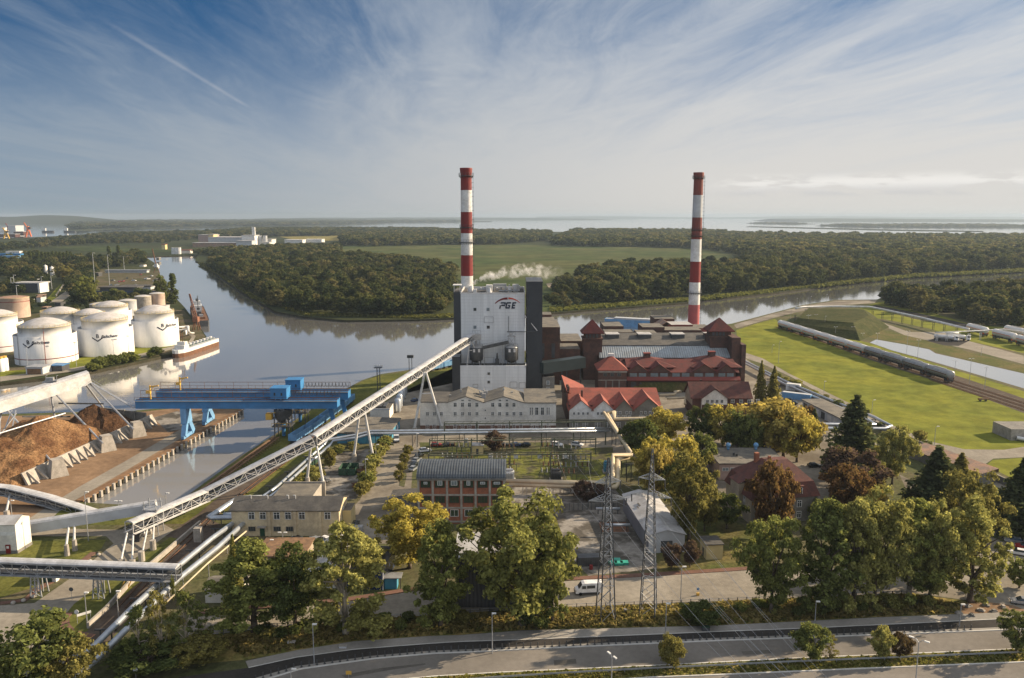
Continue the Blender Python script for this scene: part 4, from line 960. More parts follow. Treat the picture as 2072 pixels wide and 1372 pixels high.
part('wall', t, 'cream_wall', lambda m: (m.box(x0 + .2, x1, Y0, Y0 + 10, 0, 6.7), m.poly([(x1, Y0, 6.7), (x1, Y0 + 10, 6.7), (x1, Y0 + 5, 8.5)]), m.poly([(x0 + .2, Y0 + 10, 6.7), (x0 + .2, Y0, 6.7), (x0 + .2, Y0 + 5, 8.5)])))
part('roof', t, 'roof_dark', lambda m: gable_x(m, x0, x1, Y0, Y0 + 10, 6.75, 8.6, .35, .2))
part('pilaster', t, 'cream_wall', lambda m: [m.box(XG(px, Y0, 1050) - .35, XG(px, Y0, 1050) + .35, Y0 - .3, Y0 + .1, 0, 6.5) for px in (545, 597, 648)])
for px in (509, 532, 560, 583, 611, 663): window(t, (XG(px, Y0, 1043), Y0 - .03, ZY(1043.5, Y0)), 1.45, 1.75, 0, 'cross')
for px in (510, 561, 586): window(t, (XG(px, Y0, 1070), Y0 - .03, ZY(1070, Y0)), 1.7, 1.1, 0, 'three', 'concrete_dark')
part('door', t, 'paint_green', lambda m: m.box(XG(531, Y0, 1075) - .6, XG(531, Y0, 1075) + .6, Y0 - .1, Y0 + .1, 0, 2.2))
part('door_canopy', t, 'concrete', lambda m: m.box(XG(531, Y0, 1075) - 1.1, XG(531, Y0, 1075) + 1.1, Y0 - 1.2, Y0 - .01, 2.5, 2.7))
window(t, (x1 + .03, Y0 + 5, 5.0), 1.0, 1.6, R(90), 'cross'); window(t, (x1 + .03, Y0 + 5, 1.9), 1.0, 1.6, R(90), 'cross')
part('roof_vent', t, 'steel_pale', lambda m: [(m.tube((XG(px, Y0 + 4, 1010), Y0 + 4, 8), (XG(px, Y0 + 4, 1010), Y0 + 4, 9.3), .12), m.bar((XG(px, Y0 + 4, 1010), Y0 + 4, 9.25), (XG(px, Y0 + 4, 1010) - .5, Y0 + 4, 9.25), .2)) for px in (508, 542, 584, 598)])
part('annex', t, ['yellow_wall', 'roof_tar'], lambda m: m.box(x1 + .1, x1 + 2.2, Y0 + 4, Y0 + 9.5, 0, 5.2, 0, 1))
s = thing('flat_roof_store', 'low concrete store with felt roof behind the cream building', 'shed', (-55, 212, 0))
part('wall', s, ['concrete', 'roof_tar'], lambda m: (m.box(XG(553, 205, 1000), XG(633, 205, 1000), 205, 215, 0, 5.2, 0, 1), m.box(XG(553, 205, 1000), XG(640, 205, 1000), 215.1, 215.4, 0, 5.6, 0)))
rz = -4.6
t = thing('corrugated_shed', 'long grey corrugated shed with pale sheet roof behind the second pylon', 'shed', (36, 194, 0), R(-rz))
F = WM[t.name]
part('wall', t, ['wall_ribbed', 'paint_grey'], lambda m: (m.box(-4.4, 4.4, -14, 14, 0, 4.5, 0), m.poly([(-4.4, -14.02, 0), (4.4, -14.02, 0), (4.4, -14.02, 4.5), (0, -14.02, 5.7), (-4.4, -14.02, 4.5)], 1)), T=F)
part('roof', t, 'roof_light', lambda m: gable(m, -4.4, 4.4, -14, 14, 4.55, 5.75, .35, .12), T=F)
part('gate', t, 'steel_dark', lambda m: m.box(-1.4, 1.4, -14.15, -14, 0, 3.0), T=F)
part('roof_patch', t, 'roof_dark', lambda m: (m.box(-3.2, -2.9, 2, 3.6, 5.16, 5.2), m.box(-2.6, -2.2, 3.2, 5.4, 5.3, 5.36)), T=F)
s = thing('utility_hut', 'small windowless yellow hut with flat dark roof in the shade', 'hut', (47.5, 178.5, 0), R(4))
F = WM[s.name]
part('wall', s, 'yellow_wall', lambda m: m.box(-2.0, 2.0, -2.4, 2.4, 0, 3.6), T=F)
part('roof', s, 'roof_dark', lambda m: m.box(-2.2, 2.2, -2.6, 2.6, 3.62, 3.85), T=F)
part('door', s, 'steel_dark', lambda m: m.box(-2.06, -1.9, -.6, .4, 0.05, 2.1), T=F)
t = thing('roadside_shed', 'tall windowless dark ribbed shed with pale flat roof half hidden by poplars', 'shed', (1, 158, 0))
part('wall', t, 'shed_ribbed', lambda m: m.box(-11.5, 8.5, 153, 164, 0, 10.9))
part('roof', t, 'roof_light', lambda m: m.poly([(-11.9, 152.6, 11.0), (8.9, 152.6, 11.0), (8.9, 164.4, 11.7), (-11.9, 164.4, 11.7)]))
part('fascia', t, 'steel_dark', lambda m: m.box(-11.8, 8.8, 152.66, 152.8, 10.6, 10.97))
part('downpipe', t, 'steel_dark', lambda m: [m.box(x, x + .15, 152.8, 152.98, 0, 10.5) for x in (-10.6, -4, 2)])
a0, a1 = P(1519, 1062), P(1652, 1052)
rz = math.atan2(a1.y - a0.y, a1.x - a0.x); w = (a1 - a0).length
t = thing('mansard_villa', 'old rendered villa with dark red mansard roof behind the rust coloured chestnut', 'house', (a0.x, a0.y, 0), rz)
F = WM[t.name]; D = 15.0
part('wall', t, ['villa_wall', 'grey_render'], lambda m: (m.box(0, w, 0, D, 0, 7.0, 1), m.poly([(-.03, D, 0), (-.03, 0, 0), (-.03, 0, 7), (-.03, D, 7)], 0)), T=F)
def mans(m):
 o = .5; e = [(-o, -o, 6.8), (w + o, -o, 6.8), (w + o, D + o, 6.8), (-o, D + o, 6.8)]; k = [(.9, .9, 10.6), (w - .9, .9, 10.6), (w - .9, D - .9, 10.6), (.9, D - .9, 10.6)]
 tp = [(w * .38, D * .45, 15.0), (w * .72, D * .45, 15.0), (w * .72, D * .62, 15.0), (w * .38, D * .62, 15.0)]
 for A, B in ((e, k), (k, tp)):
  for i in range(4): m.poly([A[i], A[(i + 1) % 4], B[(i + 1) % 4], B[i]])
 m.poly(tp); m.poly(e[::-1])
part('roof', t, 'roof_tile', mans, T=F)
part('wing', t, ['villa_wall', 'roof_tile'], lambda m: (m.box(-1.2, 2.6, 5, 10, 0, 9.6, 0), m.poly([(-1.6, 4.6, 9.7), (3, 4.6, 11.6), (3, 10.4, 11.6), (-1.6, 10.4, 9.7)], 1), m.box(w - .5, w + 1.8, 8, 13, 0, 9.0, 0), m.poly([(w - .5, 7.6, 11.2), (w + 2.1, 7.6, 9.1), (w + 2.1, 13.4, 9.1), (w - .5, 13.4, 11.2)], 1)), T=F)
part('flat_deck', t, 'roof_tar', lambda m: m.box(w * .36, w * .74, D * .62, D * .84, 14.0, 14.25), T=F)
part('chimney', t, 'brick_red', lambda m: (m.box(w * .28, w * .34, D * .6, D * .67, 12, 16.4), m.box(w * .44, w * .48, D * .5, D * .54, 14, 15.8)), T=F)
for x, z in ((w * .72, 8.4), (w * .72, 4.9), (w * .72, 1.9), (w * .3, 4.9), (w * .3, 1.9)):
 p = F @ Vector((x, -.03 if z < 7 else -.1, z)); window(t, p, 1.2, 1.7, rz, 'cross')
part('dormer', t, ['brick_dark', 'roof_tile'], lambda m: (m.box(w * .72 - .9, w * .72 + .9, -.05, 1.2, 7.3, 9.5, 0), m.box(w * .72 - 1.1, w * .72 + 1.1, -.3, 1.4, 9.52, 9.8, 1)), T=F)
for y, z in ((4, 8), (4, 4.8), (8, 4.8), (11, 4.8), (11, 1.9)):
 p = F @ Vector((-.06 if y != 8 else -1.23, y, z if z < 7 else 6.2)); window(t, p, .9, 1.5, rz - R(90), 'cross')
t = thing('pink_store', 'flat roofed pink rendered building with two blue roof ventilators', 'building', (73, 240, 0))
Y0 = 233; x0, x1 = XG(1456, Y0, 940), XG(1592, Y0, 940)
part('wall', t, 'pink_wall', lambda m: m.box(x0, x1, Y0, Y0 + 16, 0, 5.0))
part('roof', t, 'roof_tar', lambda m: (m.box(x0 - .3, x1 + .3, Y0 - .3, Y0 + 16.3, 5.02, 5.35)))
for px, py in ((1473, 915), (1529, 914)):
 p = PY(px, py, Y0 + 14)
 v = part('roof_ventilator', t, 'paint_blue_pale', lambda m: (m.ball((p.x, p.y, 6.9), .85, 10, 6, 0), m.tube((p.x, p.y, 5.3), (p.x, p.y, 6.3), .4, .5, 8)), True)
part('roof_vent', t, 'steel_dark', lambda m: [m.tube((x0 + dx_, Y0 + dy_, 5.3), (x0 + dx_, Y0 + dy_, 6.2), .35, .35, 8) for dx_, dy_ in ((1.5, 9), (6.5, 8), (7.2, 7), (2.6, 13))])
for px in (1468, 1484): window(t, (XG(px, Y0, 950), Y0 - .03, 3.4), 1.9, .9, 0, 'two', 'frame_white', 'glass_pale')
a0, a1 = P(1623, 826), P(1685, 858)
rz = math.atan2(a1.y - a0.y, a1.x - a0.x); w = (a1 - a0).length * 1.25
t = thing('garage_row', 'long low grey garage block with flat felt roof beside the silver pipes', 'garage', (a0.x, a0.y, 0), rz)
F = WM[t.name]
part('wall', t, 'paint_grey', lambda m: m.box(0, w, 0, 8.5, 0, 3.6), T=F)
part('roof', t, 'roof_tar', lambda m: m.box(-.3, w + .3, -.5, 8.8, 3.62, 3.9), T=F)
for k in range(int(w / 5)): part('garage_door', t, 'steel_pale' if k % 3 else 'steel_dark', lambda m: m.box(1.2 + k * 5, 4.2 + k * 5, -.1, .05, .05, 2.7), T=F)
a0, a1 = P(1838, 925), P(1980, 980)
rz = math.atan2(a1.y - a0.y, a1.x - a0.x); w = (a1 - a0).length
t = thing('brown_roof_shed', 'long shed with rusty brown sheet roof among the conifers', 'shed', (a0.x, a0.y, 0), rz)
F = WM[t.name]
part('wall', t, 'grey_render', lambda m: m.box(0, w, 0, 6.5, 0, 3.2), T=F)
part('roof', t, 'roof_brown', lambda m: (m.poly([(-.3, -.4, 3.1), (w + .3, -.4, 3.1), (w + .3, 6.9, 4.4), (-.3, 6.9, 4.4)]), m.poly([(-.3, 6.9, 3.1), (-.3, 6.9, 4.4), (w + .3, 6.9, 4.4), (w + .3, 6.9, 3.1)])), T=F)
t = thing('blue_workshop', 'low workshop with bright blue boarded walls and grey felt roof', 'workshop', (-55, 262, 0))
a0, a1, a2 = P(683, 897), P(747, 898), P(790, 892)
part('wall', t, 'paint_teal', lambda m: m.prism([(a0.x, a0.y), (a1.x, a1.y), (a2.x, a2.y), (a2.x + 1, a2.y + 17), (a0.x + 6, a0.y + 22)], 0, 3.6))
part('roof', t, 'roof_tar', lambda m: m.prism([(a0.x - .5, a0.y - .4), (a1.x, a1.y - .4), (a2.x + .5, a2.y - .4), (a2.x + 1.5, a2.y + 17.4), (a0.x + 5.5, a0.y + 22.4)], 3.62, 4.0))
t = thing('pump_house', 'small white flat roofed pump house beyond the blue workshop', 'building', (-42, 318, 0))
Y0 = 306; x0, x1 = XG(749, Y0, 830), XG(788, Y0, 830)
part('wall', t, ['office_wall', 'roof_dark'], lambda m: m.box(x0, x1, Y0, Y0 + 12, 0, 4.2, 0, 1))
part('roof_edge', t, 'paint_grey', lambda m: m.box(x0 - .2, x1 + .2, Y0 - .2, Y0 - .02, 3.9, 4.5))
part('roof_unit', t, 'steel_dark', lambda m: [m.box(x0 + .8 + k * 1.9, x0 + 2.2 + k * 1.9, Y0 + 2, Y0 + 9, 4.25, 4.9) for k in range(3)])
for k in range(5):
 p = PY(805 + 3.4 * k, 822 - 7 * k, 318 + 8 * k)
 s = thing('storage_cylinder', 'pale upright storage cylinder in the row behind the pump house', 'storage tank', (p.x, p.y, 0), 0, 'storage cylinders behind the pump house')
 part('shell', s, 'pipe_silver', lambda m: m.lathe((p.x, p.y, 0), [(1.3, .6), (1.3, 5.2), (.9, 5.8), (.1, 6.0)], 16), True)
 part('leg', s, 'steel', lambda m: m.tube((p.x, p.y, 0), (p.x, p.y, .6), 1.0, 1.0, 8))
t = thing('blue_shed', 'dark blue boarded shed with grey roof beside the yard road', 'shed', (-30, 170, 0))
a0, a1 = P(737, 1188), P(775, 1194)
part('wall', t, 'car_blue', lambda m: m.prism([(a0.x - 6, a0.y - .5), (a1.x, a1.y), (a1.x + .8, a1.y + 13), (a0.x - 5, a0.y + 12)], 0, 4.2))
part('roof', t, 'roof_dark', lambda m: (m.poly([(a0.x - 6.4, a0.y - .9, 4.2), (a1.x + .3, a1.y - .4, 4.2), (a1.x + 1.0, a1.y + 7, 5.6), (a0.x - 5.6, a0.y + 6, 5.6)]), m.poly([(a0.x - 5.6, a0.y + 6, 5.6), (a1.x + 1.0, a1.y + 7, 5.6), (a1.x + 1.4, a1.y + 13.4, 4.2), (a0.x - 5.2, a0.y + 12.4, 4.2)])))
part('corner_post', t, 'frame_white', lambda m: m.box(a1.x - .1, a1.x + .15, a1.y - .12, a1.y + .1, 0, 4.2))
s = thing('kiosk', 'small blue kiosk with sheet roof next to the dark blue shed', 'kiosk', tuple(P(794, 1192)))
c = s.location
part('wall', s, 'paint_teal', lambda m: m.box(c.x - 1.7, c.x + 1.0, c.y, c.y + 2.4, 0, 2.4)); part('roof', s, 'steel', lambda m: m.box(c.x - 2, c.x + 2, c.y - .3, c.y + 2.7, 2.5, 2.65)); part('post', s, 'steel_dark', lambda m: m.box(c.x + 1.7, c.x + 1.85, c.y, c.y + .15, 0, 2.5))
t = thing('tar_roof_shed', 'low shed with brown boarded roof behind the leaning poplars', 'shed', (-53, 172, 0))
a0 = P(560, 1150)
part('wall', t, 'villa_wall', lambda m: m.box(a0.x - 5, a0.x + 6, a0.y, a0.y + 10, 0, 2.8)); part('roof', t, 'timber', lambda m: m.box(a0.x - 5.4, a0.x + 6.4, a0.y - .4, a0.y + 10.4, 2.82, 3.1))
t = thing('white_store', 'white gabled store beside the silver pipes behind the green poplars', 'shed', tuple(P(440, 1220)))
c = t.location
part('wall', t, 'office_wall', lambda m: m.box(c.x - 2.5, c.x + 5, c.y, c.y + 6, 0, 3)); part('roof', t, 'roof_tar', lambda m: gable_x(m, c.x - 2.5, c.x + 5, c.y, c.y + 6, 3.05, 4.1, .3, .15))
t = thing('glazed_shed', 'long white framed shed roof seen between the yellow birch branches', 'shed', tuple(P(650, 1190)))
c = t.location
part('wall', t, 'paint_white', lambda m: m.box(c.x - 3, c.x + 4, c.y, c.y + 18, 0, 3.2)); part('roof', t, 'roof_light', lambda m: gable(m, c.x - 3, c.x + 4, c.y, c.y + 18, 3.25, 4.6, .3, .15))
s = thing('concrete_bunker', 'plain concrete block building on the lawn at its right edge', 'bunker', tuple(P(2075, 893)))
c = s.location
part('wall', s, ['concrete', 'concrete_dark'], lambda m: m.box(c.x - 4.8, c.x + 14, c.y + 1, c.y + 12, 0, 4.2, 0, 1))
part('pipe', s, 'steel_pale', lambda m: m.path([(c.x - 3, c.y + .4, 1.2), (c.x - 1, c.y - .6, 1.0), (c.x + 1, c.y - 1.5, .5), (c.x + 4, c.y - 3, .4)], .7, 10))
s = thing('relay_hut', 'small cream relay hut on the substation grass', 'hut', tuple(P(966, 919)))
c = s.location
part('wall', s, 'yellow_wall', lambda m: m.box(c.x - 2, c.x + 2, c.y, c.y + 3.4, 0, 2.9)); part('roof', s, 'roof_light', lambda m: m.box(c.x - 2.2, c.x + 2.2, c.y - .2, c.y + 3.6, 2.92, 3.1))
part('door', s, 'steel_dark', lambda m: m.box(c.x - .4, c.x + .4, c.y - .08, c.y + .02, .05, 1.9))
s = thing('gate_booth', 'small green and white gate booth beside the approach road', 'booth', tuple(P(100, 1178)))
c = s.location
part('wall', s, ['paint_white', 'paint_green'], lambda m: (m.box(c.x - 1.2, c.x + 1.5, c.y, c.y + 4, 0, 2.4, 0), m.box(c.x - 1.25, c.x + .6, c.y - .05, c.y + 3.9, 0, 2.35, 1)))
part('roof', s, 'roof_dark', lambda m: m.box(c.x - 1.4, c.x + 1.7, c.y - .2, c.y + 4.2, 2.42, 2.6))
window(s, (c.x + 1.53, c.y + 2, 1.5), 2.2, 1.0, R(90), 'three')
t = thing('transfer_house', 'pale grey conveyor transfer house with a red door at the left edge', 'transfer tower', (-103, 185, 0))
a0, a1 = P(36, 1120), P(65, 1102)
rz = math.atan2(a1.y - a0.y, a1.x - a0.x); F0 = frame_at((a0.x, a0.y, 0), 0)
u = Vector((a1.x - a0.x, a1.y - a0.y, 0)); v = Vector((-8.5, -.6, 0))
zc = 7.4
def quadprism(m, z0, z1, o=0):
 p0, p1, p2, p3 = a0, a1, a1 + v, a0 + v; m.prism([(p.x, p.y) for p in (p0, p1, p2, p3)], z0, z1)
part('wall', t, 'office_wall', lambda m: (quadprism(m, 0, zc), m.poly([a0 + Vector((.02, 0, zc)), a1 + Vector((.02, 0, zc)), (a0 + a1) / 2 + Vector((.02, 0, zc + 1.3))])))
part('roof', t, 'roof_light', lambda m: (m.poly([a0 + Vector((.3, -.4, zc)), (a0 + a1) / 2 + Vector((.3, 0, zc + 1.4)), (a0 + a1) / 2 + v + Vector((0, 0, zc + 1.4)), a0 + v + Vector((0, -.4, zc))]), m.poly([(a0 + a1) / 2 + Vector((.3, 0, zc + 1.4)), a1 + Vector((.3, .4, zc)), a1 + v + Vector((0, .4, zc)), (a0 + a1) / 2 + v + Vector((0, 0, zc + 1.4))])))
part('base_course', t, 'concrete_dark', lambda m: m.prism([((a0).x + .06, a0.y - .06), (a1.x + .06, a1.y + .06), (a1 + v).to_2d()[:], (a0.x + v.x, a0.y + v.y - .1)], 0, .8))
part('band', t, 'paint_white', lambda m: m.poly([a0 + Vector((.0, -.05, 4.6)), a0 + v + Vector((0, -.05, 4.6)), a0 + v + Vector((0, -.05, 5.5)), a0 + Vector((0, -.05, 5.5))]))
dd = part('door', t, 'paint_red', lambda m: m.box(a0.x - 2.6, a0.x - 1.5, a0.y - .32, a0.y - .05, 0.1, 2.3))
part('sign', t, 'frame_white', lambda m: m.box(a0.x - 2.35, a0.x - 1.75, a0.y - .36, a0.y - .33, 1.4, 2.0))
# ================================================================ CONVEYORS, CRANES, PIPES
UP = Vector((0, 0, 1))
def truss_gallery(par, a, b, w, h, step=3.0, roof='conveyor_cover', sides='steel_pale'):
 """open lattice conveyor gallery from a to b (centre of its floor), with a rounded cover"""
 a, b = Vector(a), Vector(b); d = (b - a).normalized(); sx = d.cross(UP).normalized() * (w / 2); uz = sx.normalized().cross(d).normalized()
 L = (b - a).length; n = max(2, int(L / step))
 def cover(m):
  prof = [(-1.06, .93), (-1.02, .98), (-.62, 1.06), (0, 1.10), (.62, 1.06), (1.02, .98), (1.06, .93)]
  for i in range(len(prof) - 1):
   q = [(prof[i], a), (prof[i + 1], a), (prof[i + 1], b), (prof[i], b)]
   m.poly([p + sx * o[0] + uz * (h * o[1]) for o, p in q])
  for p in (a, b): m.poly([p + sx * o[0] + uz * (h * o[1]) for o in prof])
 part('roof', par, roof, cover)
 part('floor', par, 'steel_dark', lambda m: (m.bar(a, b, w * .9, .25), m.bar(a + uz * h * .5, b + uz * h * .5, w * .55, .35)))
 for sgn in (-1, 1):
  def fr(m):
   for hh in (0, h * .88): m.bar(a + sx * sgn + uz * hh, b + sx * sgn + uz * hh, .22)
   for i in range(n + 1):
    p = a.lerp(b, i / n) + sx * sgn; m.bar(p, p + uz * h * .9, .14)
    if i < n:
     q = a.lerp(b, (i + 1) / n) + sx * sgn
     if i % 2: m.bar(p, q + uz * h * .88, .12)
     else: m.bar(p + uz * h * .88, q, .12)
   m.bar(a + sx * sgn * 1.5 + uz * .9, b + sx * sgn * 1.5 + uz * .9, .07); m.bar(a + sx * sgn * 1.3, b + sx * sgn * 1.3, .55, .08)
  part('side_truss', par, sides, fr)
def closed_gallery(par, a, b, w, h, m_='paint_grey', roofm='conveyor_cover'):
 a, b = Vector(a), Vector(b); d = (b - a).normalized(); sx = d.cross(UP).normalized() * (w / 2); uz = sx.normalized().cross(d).normalized()
 def f(m):
  pr = [(-1, 0), (1, 0), (1, .78), (-1, .78)]
  for i in range(4):
   o, o2 = pr[i], pr[(i + 1) % 4]; m.poly([a + sx * o[0] + uz * h * o[1], a + sx * o2[0] + uz * h * o2[1], b + sx * o2[0] + uz * h * o2[1], b + sx * o[0] + uz * h * o[1]])
  for p in (a, b): m.poly([p + sx * o[0] + uz * h * o[1] for o in pr])
 part('gallery', par, m_, f)
 def r(m):
  pr = [(-1.04, .79), (-.8, .93), (0, 1.0), (.8, .93), (1.04, .79)]
  for i in range(4):
   o, o2 = pr[i], pr[i + 1]; m.poly([a + sx * o[0] + uz * h * o[1], a + sx * o2[0] + uz * h * o2[1], b + sx * o2[0] + uz * h * o2[1], b + sx * o[0] + uz * h * o[1]])
  for p in (a, b): m.poly([p + sx * o[0] + uz * h * o[1] for o in pr])
 part('roof', par, roofm, r)
def aframe(par, feet, tops, r=.42, base=1.6, cross=True, m_='steel_pale'):
 for f, t_ in zip(feet, tops):
  f, t_ = Vector(f), Vector(t_); part('leg', par, m_, lambda m: m.tube(f + UP * base, t_, r, r * .85, 8))
  part('pier', par, 'concrete', lambda m: m.tube(f, f + UP * (base + .1), r * 2.1, r * 1.7, 8))
 if cross:
  f0, f1, t0, t1 = [Vector(x) for x in (feet[0], feet[1], tops[0], tops[1])]
  k = .62; part('cross_brace', par, m_, lambda m: m.bar((f0 + UP * base).lerp(t0, k), (f1 + UP * base).lerp(t1, k), .3))
hi = PY(956, 682, YL + 3)
s2 = [P(717, 932), P(754, 932)]; s1 = [P(622.5, 983), P(654, 991)]; s3 = [P(840, 872), P(894, 868)]
m2 = (s2[0] + s2[1]) / 2; m1 = (s1[0] + s1[1]) / 2
hi_xy = Vector((hi.x, hi.y, 0)); dirc = (hi_xy - m1).normalized()
def on_conv(px, py, Yguess):
 return PY(px, py, Yguess)
lo_xy = P(262, 1108); lo_xy = Vector((lo_xy.x, lo_xy.y, 0))
zm1 = PY(632, 900, m1.y).z; zm2 = PY(738, 834, m2.y).z
k1 = P(352, 1035, 9.0)
t = thing('inclined_conveyor', 'very long silver lattice conveyor climbing from the transfer point to the white tower', 'conveyor', tuple(m1))
pa = PY(262, 1079, 184.0); pk = PY(415, 1012, 208.0); pm1 = Vector((m1.x, m1.y, zm1)); pm2 = Vector((m2.x, m2.y, zm2))
CONV = [pa, pk, pm1, pm2, Vector((hi.x, hi.y, hi.z - 1.2))]
for i in range(4): truss_gallery(t, CONV[i], CONV[i + 1], 2.5, 2.9)
sxc = (CONV[3] - CONV[2]).cross(UP).normalized()
aframe(t, s1, [pm1 - sxc * 1.0 - UP * .2, pm1 + sxc * 1.0 - UP * .2], .42, 2.6)
aframe(t, s2, [pm2 - sxc * 1.0 - UP * .2, pm2 + sxc * 1.0 - UP * .2], .45, 2.2)
p3 = CONV[3].lerp(CONV[4], .60)
s3m = Vector((p3.x, p3.y, 0))
aframe(t, [P(839, 872), P(894, 868)], [PY(859, 754, P(866, 870).y), PY(862, 754, P(866, 870).y)], .5, 1.2)
tp = CONV[4] - UP * .3 - (CONV[4] - CONV[3]).normalized() * 2
aframe(t, [Vector((PY(945, 743, YL + 2.5).x, YL + 2.5, ZL)), Vector((PY(972, 743, YL + 2.5).x, YL + 2.5, ZL))], [tp - sxc * .6, tp + sxc * .6], .3, .3)
part('head_house', t, 'steel', lambda m: (m.bar(CONV[4] + UP * 1.2, CONV[4] + UP * 1.2 + Vector((3.6, 1, 0)), 2.2, 2.6), [m.bar(CONV[4] + Vector((k, 0, 2.4)), CONV[4] + Vector((k, 0, 4.2)), .12) for k in (0, 1.2, 2.4, 3.6)], m.bar(CONV[4] + Vector((0, 0, 4.2)), CONV[4] + Vector((3.6, 0, 4.2)), .12), m.bar(CONV[4] + Vector((1.5, .5, 0)), Vector((CONV[4].x + 1.5, CONV[4].y + .5, ZL + 9)), .9)))
def pier(px, py, zt, w=.9, d=1.6):
 c = P(px, py); part('pier', t, 'concrete', lambda m: m.box(c.x - w, c.x + w, c.y - d / 2, c.y + d / 2, 0, zt))
pc = P(402, 1095); ztop = (pk.z + pa.z) / 2
pier(402, 1095, 3.6)
part('leg', t, 'steel_pale', lambda m: (m.bar((pc.x - .6, pc.y, 3.6), (pc.x - .6, pc.y, pk.z - .6), .25), m.bar((pc.x + .6, pc.y, 3.6), (pc.x + .6, pc.y, pk.z - .6), .25), [m.bar((pc.x - .6, pc.y, 3.6 + k), (pc.x + .6, pc.y, 4.4 + k), .12) for k in range(0, max(1, int(pk.z - 5)))]))
for px, py, tx in ((246, 1140, 250), (268, 1140, 262), (287, 1135, 290), (310, 1112, 303)):
 f = P(px, py); q = CONV[0].lerp(CONV[1], max(0, min(1, (tx - 255) / 155)))
 part('pier', t, 'concrete', lambda m: m.tube(f, f + UP * (1.0 if px < 280 else 2.4), .75, .7, 10)); part('leg', t, 'steel_pale', lambda m: m.tube(f + UP, Vector((q.x + random.uniform(-.6, .6), q.y, q.z)), .22, .22, 8))
part('feed_chute', t, 'steel_dark', lambda m: m.bar(PY(279, 1078, 187), PY(279, 1108, 187), 1.5))
s = thing('transfer_platform', 'open steel service platform with railings where the grey gallery meets the long conveyor', 'platform', tuple(P(318, 1090)))
c = PY(310, 1050, 192)
def lat(m):
 for dx_ in (-1.8, 1.8):
  for dy_ in (-1.5, 1.5): m.bar((c.x + dx_, c.y + dy_, 0), (c.x + dx_ * .8, c.y + dy_, c.z + 5), .2)
 for k in range(4):
  z = c.z + k * 1.4; m.bar((c.x - 1.8, c.y - 1.5, z), (c.x + 1.8, c.y - 1.5, z + 1.2), .1); m.bar((c.x - 1.8, c.y - 1.5, z), (c.x + 1.8, c.y - 1.5, z), .14); m.bar((c.x - 1.8, c.y + 1.5, z), (c.x + 1.8, c.y + 1.5, z), .14)
part('frame', s, 'galvanised', lat); part('deck', s, 'galvanised', lambda m: (m.box(c.x - 2.4, c.x + 2.4, c.y - 2, c.y + 2, c.z, c.z + .12), m.box(c.x - 2, c.x + 2, c.y - 1.6, c.y + 1.6, c.z + 2.8, c.z + 2.92)))
part('hand_rail', s, 'galvanised', lambda m: [(m.bar((c.x - 2.4 + k * .8, c.y - 2, c.z), (c.x - 2.4 + k * .8, c.y - 2, c.z + 1.1), .06), m.bar((c.x - 2.4, c.y - 2, c.z + 1.1), (c.x + 2.4, c.y - 2, c.z + 1.1), .07)) for k in range(7)])
s = thing('grey_gallery', 'closed grey conveyor gallery rising from the transfer house to the service platform', 'conveyor', tuple(P(140, 1115)))
a, b = PY(40, 1080, 189), PY(318, 1034, 196)
closed_gallery(s, a, b, 2.6, 3.0)
f0, f1 = P(136, 1124), P(152, 1114); q = a.lerp(b, .37)
aframe(s, [f0, f1], [q + Vector((-.7, 0, 0)), q + Vector((.7, 0, 0))], .3, 2.6, False)
f0, f1 = P(292, 1085), P(305, 1080); q = a.lerp(b, .93)
aframe(s, [f0, f1], [q + Vector((-.7, 0, 0)), q + Vector((.7, 0, 0))], .22, .6, False)
s = thing('curved_conveyor', 'covered conveyor curving down from the chip yard past the head of the dock', 'conveyor', tuple(P(140, 1060)))
cpts = [PY(-60, 992, 212), PY(20, 1000, 213), PY(100, 1020, 210), PY(180, 1046, 207), PY(245, 1066, 204), PY(300, 1071, 201)]
for i in range(5): truss_gallery(s, cpts[i], cpts[i + 1], 2.8, 2.3, 3.0, 'conveyor_cover', 'steel')
f = P(14, 1045); part('leg', s, 'steel_pale', lambda m: m.tube(f + UP * 1.5, cpts[1], .3, .3)); part('pier', s, 'concrete', lambda m: m.tube(f, f + UP * 1.6, .8, .7))
f = P(139, 1062); part('pier', s, 'concrete', lambda m: m.box(f.x - 1.8, f.x + 1.8, f.y - .6, f.y + .6, 0, 2.2))
s = thing('road_conveyor', 'level lattice conveyor crossing over the approach road on trestle legs', 'conveyor', tuple(P(200, 1195)))
a, b = PY(-90, 1154, 160), PY(362, 1171, 157)
truss_gallery(s, a, b, 2.4, 2.9, 2.6, 'conveyor_cover', 'steel')
for px in (83, 212, 347):
 k = (P(px, 1200).x - a.x) / (b.x - a.x); f = a.lerp(b, k) * 1; f.z = 0
 k = (f.x - a.x) / (b.x - a.x); q = a.lerp(b, k)
 def tres(m):
  for dx_ in (-1.2, 0, 1.2):
   m.bar((f.x + dx_, f.y - 1.3, 0), (f.x + dx_ * .6, q.y - 1.2, q.z), .22); m.bar((f.x + dx_, f.y + 1.3, 0), (f.x + dx_ * .6, q.y + 1.2, q.z), .22)
  n = max(2, int(q.z / 1.2))
  for i in range(n):
   z0, z1 = q.z * i / n, q.z * (i + 1) / n
   m.bar((f.x - 1.1, f.y - 1.25, z0), (f.x + 1.1, f.y - 1.25, z1), .1); m.bar((f.x + 1.1, f.y - 1.25, z0), (f.x - 1.1, f.y - 1.25, z1), .1)
 part('trestle', s, 'galvanised', tres)
s = thing('stacking_conveyor', 'big closed white gallery on sloping tubular legs above the wood chip piles', 'conveyor', tuple(P(60, 980)))
YA, YBk = 262, 268
a, b = PY(-160, 884, 258), PY(182, 775, 300)
closed_gallery(s, a, b, 4.0, 5.2, 'paint_white', 'conveyor_cover')
def leg(p, q, r=.35): part('leg', s, 'galvanised', lambda m: m.tube(p, q, r, r, 8))
